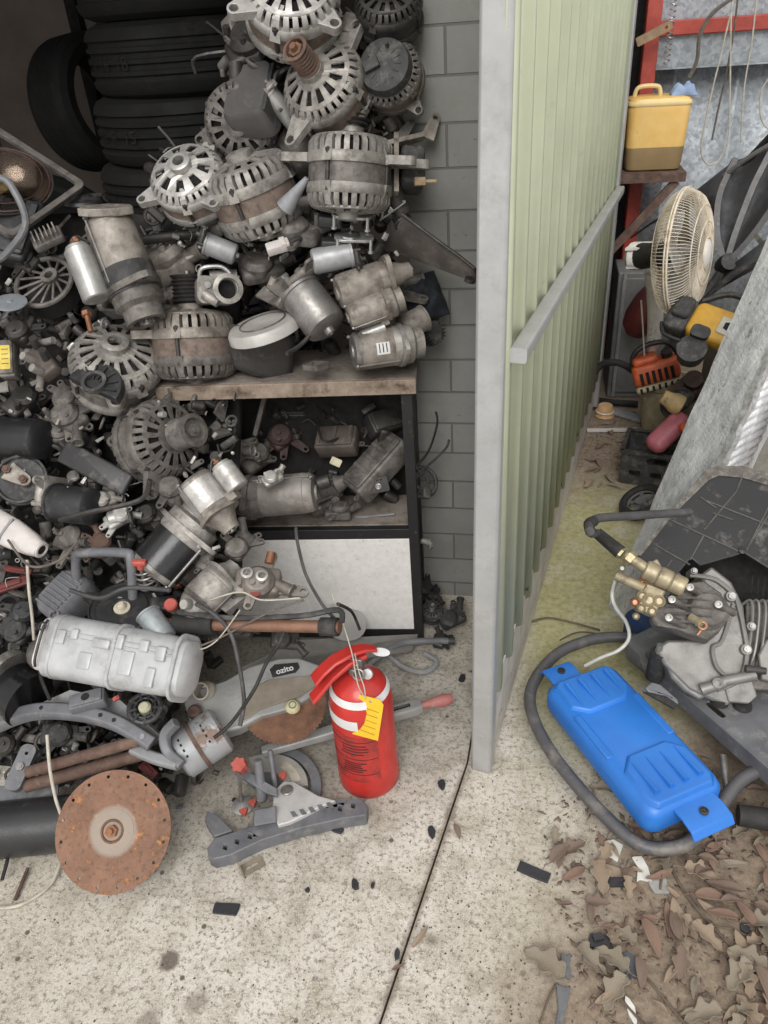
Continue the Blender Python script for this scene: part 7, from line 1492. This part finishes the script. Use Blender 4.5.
scrap('scrap_metal', alu_d, 260, 4, back, 'tangle of small grey metal scrap behind the shelf pile')
scrap('dark_scrap', dsteel, 300, 5, back, 'tangle of small dark scrap behind the shelf pile')
scrap('bright_scrap', alu_b, 70, 9, lambda r: at(r.uniform(165, 400), r.uniform(205, 290), Y=SHY + r.uniform(.03, .12)), 'small bright clips and studs in the middle of the shelf pile', .006, .02)
scrap('dark_scrap', dsteel, 160, 6, lambda r: at(r.uniform(200, 400), r.uniform(405, 515), Y=SHY + r.uniform(.12, .24)), 'tangle of dark scrap in the gloom under the board')
scrap('dark_scrap', dsteel, 120, 7, lambda r: at(r.uniform(0, 220), r.uniform(640, 790), z=r.uniform(.02, .10)), 'dark scrap on the ground under the lower left heap')
# near-black sheet added under the heap to close its dark gaps
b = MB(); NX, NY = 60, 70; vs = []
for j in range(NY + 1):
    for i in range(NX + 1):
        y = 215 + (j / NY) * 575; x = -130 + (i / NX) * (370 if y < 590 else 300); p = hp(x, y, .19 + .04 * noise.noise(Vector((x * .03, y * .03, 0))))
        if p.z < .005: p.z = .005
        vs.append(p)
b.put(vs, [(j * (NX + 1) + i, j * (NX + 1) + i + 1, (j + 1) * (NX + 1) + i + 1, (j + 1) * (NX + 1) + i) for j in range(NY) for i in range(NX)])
o = b.build('dark_heap_backing', dark, solid=.02); tag(o, 'near-black backing sheet added underneath the left heap to close its gaps', 'backing', kind='stuff')
# ================================================================ leaf litter and fragments
lf = [mat('dry leaf tan', '93826f', '7b6b5b', .8, 0, 60), mat('dry leaf brown', '78665a', '5f5046', .8, 0, 60), mat('dry leaf grey', '8a8071', '716759', .85, 0, 60), mat('dry leaf russet', '836a5b', '6a5549', .8, 0, 60)]
def leaf_mesh(kind, seed):
    r = random.Random(seed); b = MB(); N = 12; M_ = 4; vs = []
    bend = r.uniform(-.35, .35); curl = r.uniform(.15, .5); tw = r.uniform(-.3, .3)
    for i in range(N + 1):
        u = i / N
        w = (.24 if kind == 0 else .36) * sin(pi * min(1, u ** .8)) ** .8
        if kind == 2: w = .46 * sin(pi * u ** .7) ** .7 * (1 + .35 * sin(u * 17))
        for j in range(-M_, M_ + 1):
            v = j / M_; x = (u - .5) + .0; y = v * w * .5 + bend * (u - .5) ** 2
            z = curl * (v * w) ** 2 * 1.2 + .10 * sin(u * 3 + seed) + tw * v * w * .3 + .02 * noise.noise(Vector((u * 5, v * 3, seed))) + .012 * abs(v)
            vs.append((x, y, z))
    K = 2 * M_ + 1; z0 = min(v[2] for v in vs); vs = [(x, y, z - z0) for x, y, z in vs]
    b.put(vs, [(i * K + j, i * K + j + 1, (i + 1) * K + j + 1, (i + 1) * K + j) for i in range(N) for j in range(K - 1)])
    b.tube([vs[M_], (-.62, .03, .03), (-.75, .0, .02)], .008, n=4, sub=2)
    return b
protos = []
for k in range(9):
    o = leaf_mesh(k % 3, k).build('fallen_leaf', lf[k % 4], solid=.012, angle=80); tag(o, 'x', 'leaf'); protos.append(o)
used = set(); rl = random.Random(11)
def put_leaf(p, size, label, group, tilt=.18, k=None):
    k = rl.randrange(9) if k is None else k
    M = Matrix.Translation(p) @ Matrix.Rotation(rl.uniform(0, 6.28), 4, 'Z') @ Matrix.Rotation(rl.uniform(-tilt, tilt), 4, 'X') @ Matrix.Rotation(rl.uniform(-tilt, tilt), 4, 'Y') @ Matrix.Scale(size, 4)
    o = protos[k] if k not in used else protos[k].copy()
    if k in used: COL.objects.link(o)
    used.add(k); o.matrix_world = M; o['label'] = label; o['category'] = 'leaf'
    if group: o['group'] = group
    return o
L1 = 'dry brown leaf in the dense litter at the lower right, below the blue tank'; n_ = 0
while n_ < 105:
    x, y = rl.uniform(470, 800), rl.uniform(835, 1040)
    if x + (y - 840) * -.35 < 560 + rl.uniform(-40, 60): continue
    p = at(x, y, z=.002 + rl.random() * .006); put_leaf(p, rl.uniform(.03, .075), L1, 'leaves in the litter at the lower right'); n_ += 1
for _ in range(45):
    x, y = rl.uniform(590, 768), rl.uniform(745, 870); p = at(x, y, z=.002 + rl.random() * .006); put_leaf(p, rl.uniform(.025, .055), 'dry leaf on the dirt under the blue tank and the tube frame', 'leaves under the blue tank')
for _ in range(70):
    x, y = rl.uniform(560, 650), rl.uniform(385, 490)
    p = at(x, y, z=.003)
    if p.x < .30 + (p.y - 2.8) * .18 and p.y > 1.2: continue
    put_leaf(p, rl.uniform(.03, .06), 'small dry leaf in the passage between the gate end and the black crate', 'leaves in the passage', k=None)
for (x, y, s_, lab_, k) in ((458, 832, .036, 'dark torn leaf scrap lying on the floor joint', 1), (421, 938, .05, 'tan leaf with a long stem lying across the floor joint', 0), (398, 967, .03, 'small brown leaf beside the floor joint at the bottom', 3),
    (607, 862, .05, 'russet brown leaf below the blue tank tab', 3), (545, 962, .085, 'large lobed grey-brown leaf lying on concrete at the bottom', 2), (652, 922, .06, 'long pale leaf at the left rim of the litter', 0),
    (565, 905, .03, 'small brown leaf left of the short black strip', 1), (635, 870, .04, 'pale leaf standing beside the russet one', 0), (628, 580, .03, 'small leaf at the foot of the silver panel', 3)):
    put_leaf(at(x, y, z=.003), s_, lab_, None, k=k)
twig = mat('grey brown twig', '6b5d50', '4b4138', .8, 0, 60)
for pts, r, lab_ in (([(668, 862), (690, 900), (730, 945), (775, 985)], .003, 'long thin dark twig curving across the leaf litter to the right edge'), ([(590, 955), (610, 985), (630, 1010), (650, 1030)], .003, 'dark twig at the bottom below the grey plastic shard'),
    ([(540, 1024), (548, 1000), (556, 985)], .002, 'short stem under the large lobed leaf'), ([(640, 970), (665, 1000), (690, 1030)], .0025, 'pale twig in the litter at the bottom edge'),
    ([(600, 630), (570, 622), (548, 618), (530, 622)], .003, 'thin twig on the mossy ground above the tube frame'), ([(560, 640), (580, 632), (610, 636)], .002, 'short twig by the upper end of the tube frame'),
    ([(676, 850), (664, 868), (660, 890)], .003, 'short twig standing at the top of the litter'), ([(700, 925), (735, 930), (770, 950)], .002, 'fine twig near the right edge of the litter')):
    b = MB(); b.tube([at(x, y, z=.004 + .004 * (i % 2)) for i, (x, y) in enumerate(pts)], r, n=6, sub=6); solo(b, 'twig', twig, lab_, 'twig')
blks = mat('black plastic shard', '323236', '252528', .5, 0, 30, spot='5b5956', sscale=40, slo=.6, shi=.8)
def shard(x, y, wpx, hpx, rot, lab_, m=blks, seed=0, name='plastic_shard', z=.003, cat='fragment', irr=.18):
    p = at(x, y, z=z); s_ = S(p); r = random.Random(seed + int(x)); w, h = wpx * s_ / 2, hpx * s_ / 2 / .8
    o = [(-w, -h), (0, -h * 1.05), (w, -h), (w * 1.02, 0), (w, h), (.0, h), (-w, h), (-w * 1.02, 0)]
    if irr > .3: o = [(w * cos(a) * r.uniform(.6, 1.1), h * sin(a) * r.uniform(.6, 1.1)) for a in [k * 2 * pi / 7 for k in range(7)]]
    else: o = [(a + r.uniform(-1, 1) * irr * h, c + r.uniform(-1, 1) * irr * h) for a, c in o]
    b = MB(); b.prism(o, -.002, .0025); return solo(b, name, m, lab_, cat, M=flat(p, rot), bevel=.0006)
shard(226, 909, 25, 9, 3, 'short black plastic strip on bright concrete left of centre', irr=.1)
shard(534, 872, 32, 9, -18, 'black plastic strip on concrete right of the floor joint', irr=.1)
shard(619, 882, 26, 8, 6, 'short black strip at the rim of the leaf litter', irr=.1)
shard(355, 884, 10, 12, 20, 'small black shard below the extinguisher', irr=.4); shard(373, 885, 5, 6, 0, 'tiny black crumb right of the shard below the extinguisher', irr=.4)
shard(431, 832, 9, 13, 20, 'crumpled black shard left of the torn leaf scrap', irr=.4); shard(442, 784, 9, 12, 10, 'black shard on the floor joint near the gate post', irr=.4); shard(397, 954, 8, 10, 0, 'black crumb near the floor joint at the bottom', irr=.4)
shard(600, 942, 20, 11, -5, 'broken black plastic clip left of the grey shard', irr=.2, z=.006); shard(598, 937, 10, 5, 20, 'raised end of the broken black clip', z=.012, irr=.1)
shard(629, 966, 30, 27, -10, 'bluish grey plastic shard in the litter at the bottom', m=mat('blue grey shard', '55585f', '45484e', .5, 0, 20), irr=.35)
shard(745, 928, 12, 9, 10, 'small black lump in the litter near the right edge', irr=.5); shard(561, 1010, 9, 36, -8, 'dark grey strip at the bottom edge under the large leaf', m=gpl, irr=.15); shard(566, 966, 8, 18, -5, 'short dark grey strip above the one at the bottom edge', m=gpl, irr=.2)
shard(659, 884, 18, 18, 10, 'pale grey translucent shard at the top of the litter', m=mat('pale shard', '9a9a94', '85857f', .4), irr=.3)
shard(322, 932, 7, 8, 0, 'dark spot of grit on concrete in the middle foreground', m=dark, irr=.5) if False else None
shard(462, 678, 8, 13, 0, 'black rubber scrap against the gate post foot', irr=.4); shard(308, 890, 6, 5, 30, 'tiny dark shard under the curved base bar', irr=.4); shard(158, 812, 7, 6, 0, 'round black washer crumb right of the rusty disc', irr=.5)
shard(238, 802, 14, 3, -20, 'black strip on concrete beside the clamp foot', irr=.1); shard(336, 829, 15, 5, -20, 'black sliver under the right end of the curved base bar', irr=.2)
shard(180, 806, 10, 6, 30, 'grey crumb between rusty disc and curved base bar', m=gpl, irr=.4)
wq = mat('white broken plastic', 'd9d8d2', 'bdbcb5', .5, 0, 30)
shard(630, 1008, 9, 26, 15, 'broken white plastic sliver at the bottom edge', m=wq, irr=.35); shard(640, 868, 8, 22, 12, 'white pointed sliver between the leaves below the blue tank', m=wq, irr=.3)
shard(612, 850, 26, 20, 30, 'white and brown broken tile piece under the blue tank', m=wq, irr=.4)
# small grit: crumbs, pebbles and dirt nobody could count
b = MB(); rg_ = random.Random(3)
for k in range(900):
    x, y = rg_.uniform(0, 768), rg_.uniform(760, 1030)
    if rg_.random() < .45: x, y = rg_.uniform(430, 768), rg_.uniform(780, 1030)
    p = at(x, y, z=.0008); s_ = rg_.uniform(.0006, .0026); q = [(p.x + s_ * cos(a) * rg_.uniform(.5, 1.2), p.y + s_ * sin(a) * rg_.uniform(.5, 1.2)) for a in [k2 * 1.2566 for k2 in range(5)]]
    b.loft([[(a, c, .0) for a, c in q], [(p.x + (a - p.x) * .6, p.y + (c - p.y) * .6, s_ * .8) for a, c in q]])
tag(b.build('grit', mat('dark grit', '5b5249', '3d3731', .9, 0, 30)), 'scattered dark grit and crumbs on the concrete', 'grit', kind='stuff')
b = MB()
for k in range(700):
    x, y = rg_.uniform(540, 780), rg_.uniform(800, 1035)
    if x - (y - 840) * .3 < 540: continue
    if k % 3 == 0: x, y = rg_.uniform(565, 660), rg_.uniform(395, 470)
    p = at(x, y, z=.001); s_ = rg_.uniform(.003, .012); a0 = rg_.uniform(0, 6.28); d = Vector((cos(a0), sin(a0), rg_.uniform(-.1, .3))) * s_; e = Vector((-sin(a0), cos(a0), 0)) * s_ * rg_.uniform(.2, .5)
    b.put([p - d, p - e + Vector((0, 0, .001)), p + d + Vector((0, 0, .002)), p + e], [(0, 1, 2, 3)])
tag(b.build('leaf_litter', lf[1], solid=.0006), 'crumbled leaf litter and dirt between the larger leaves', 'litter', kind='stuff')
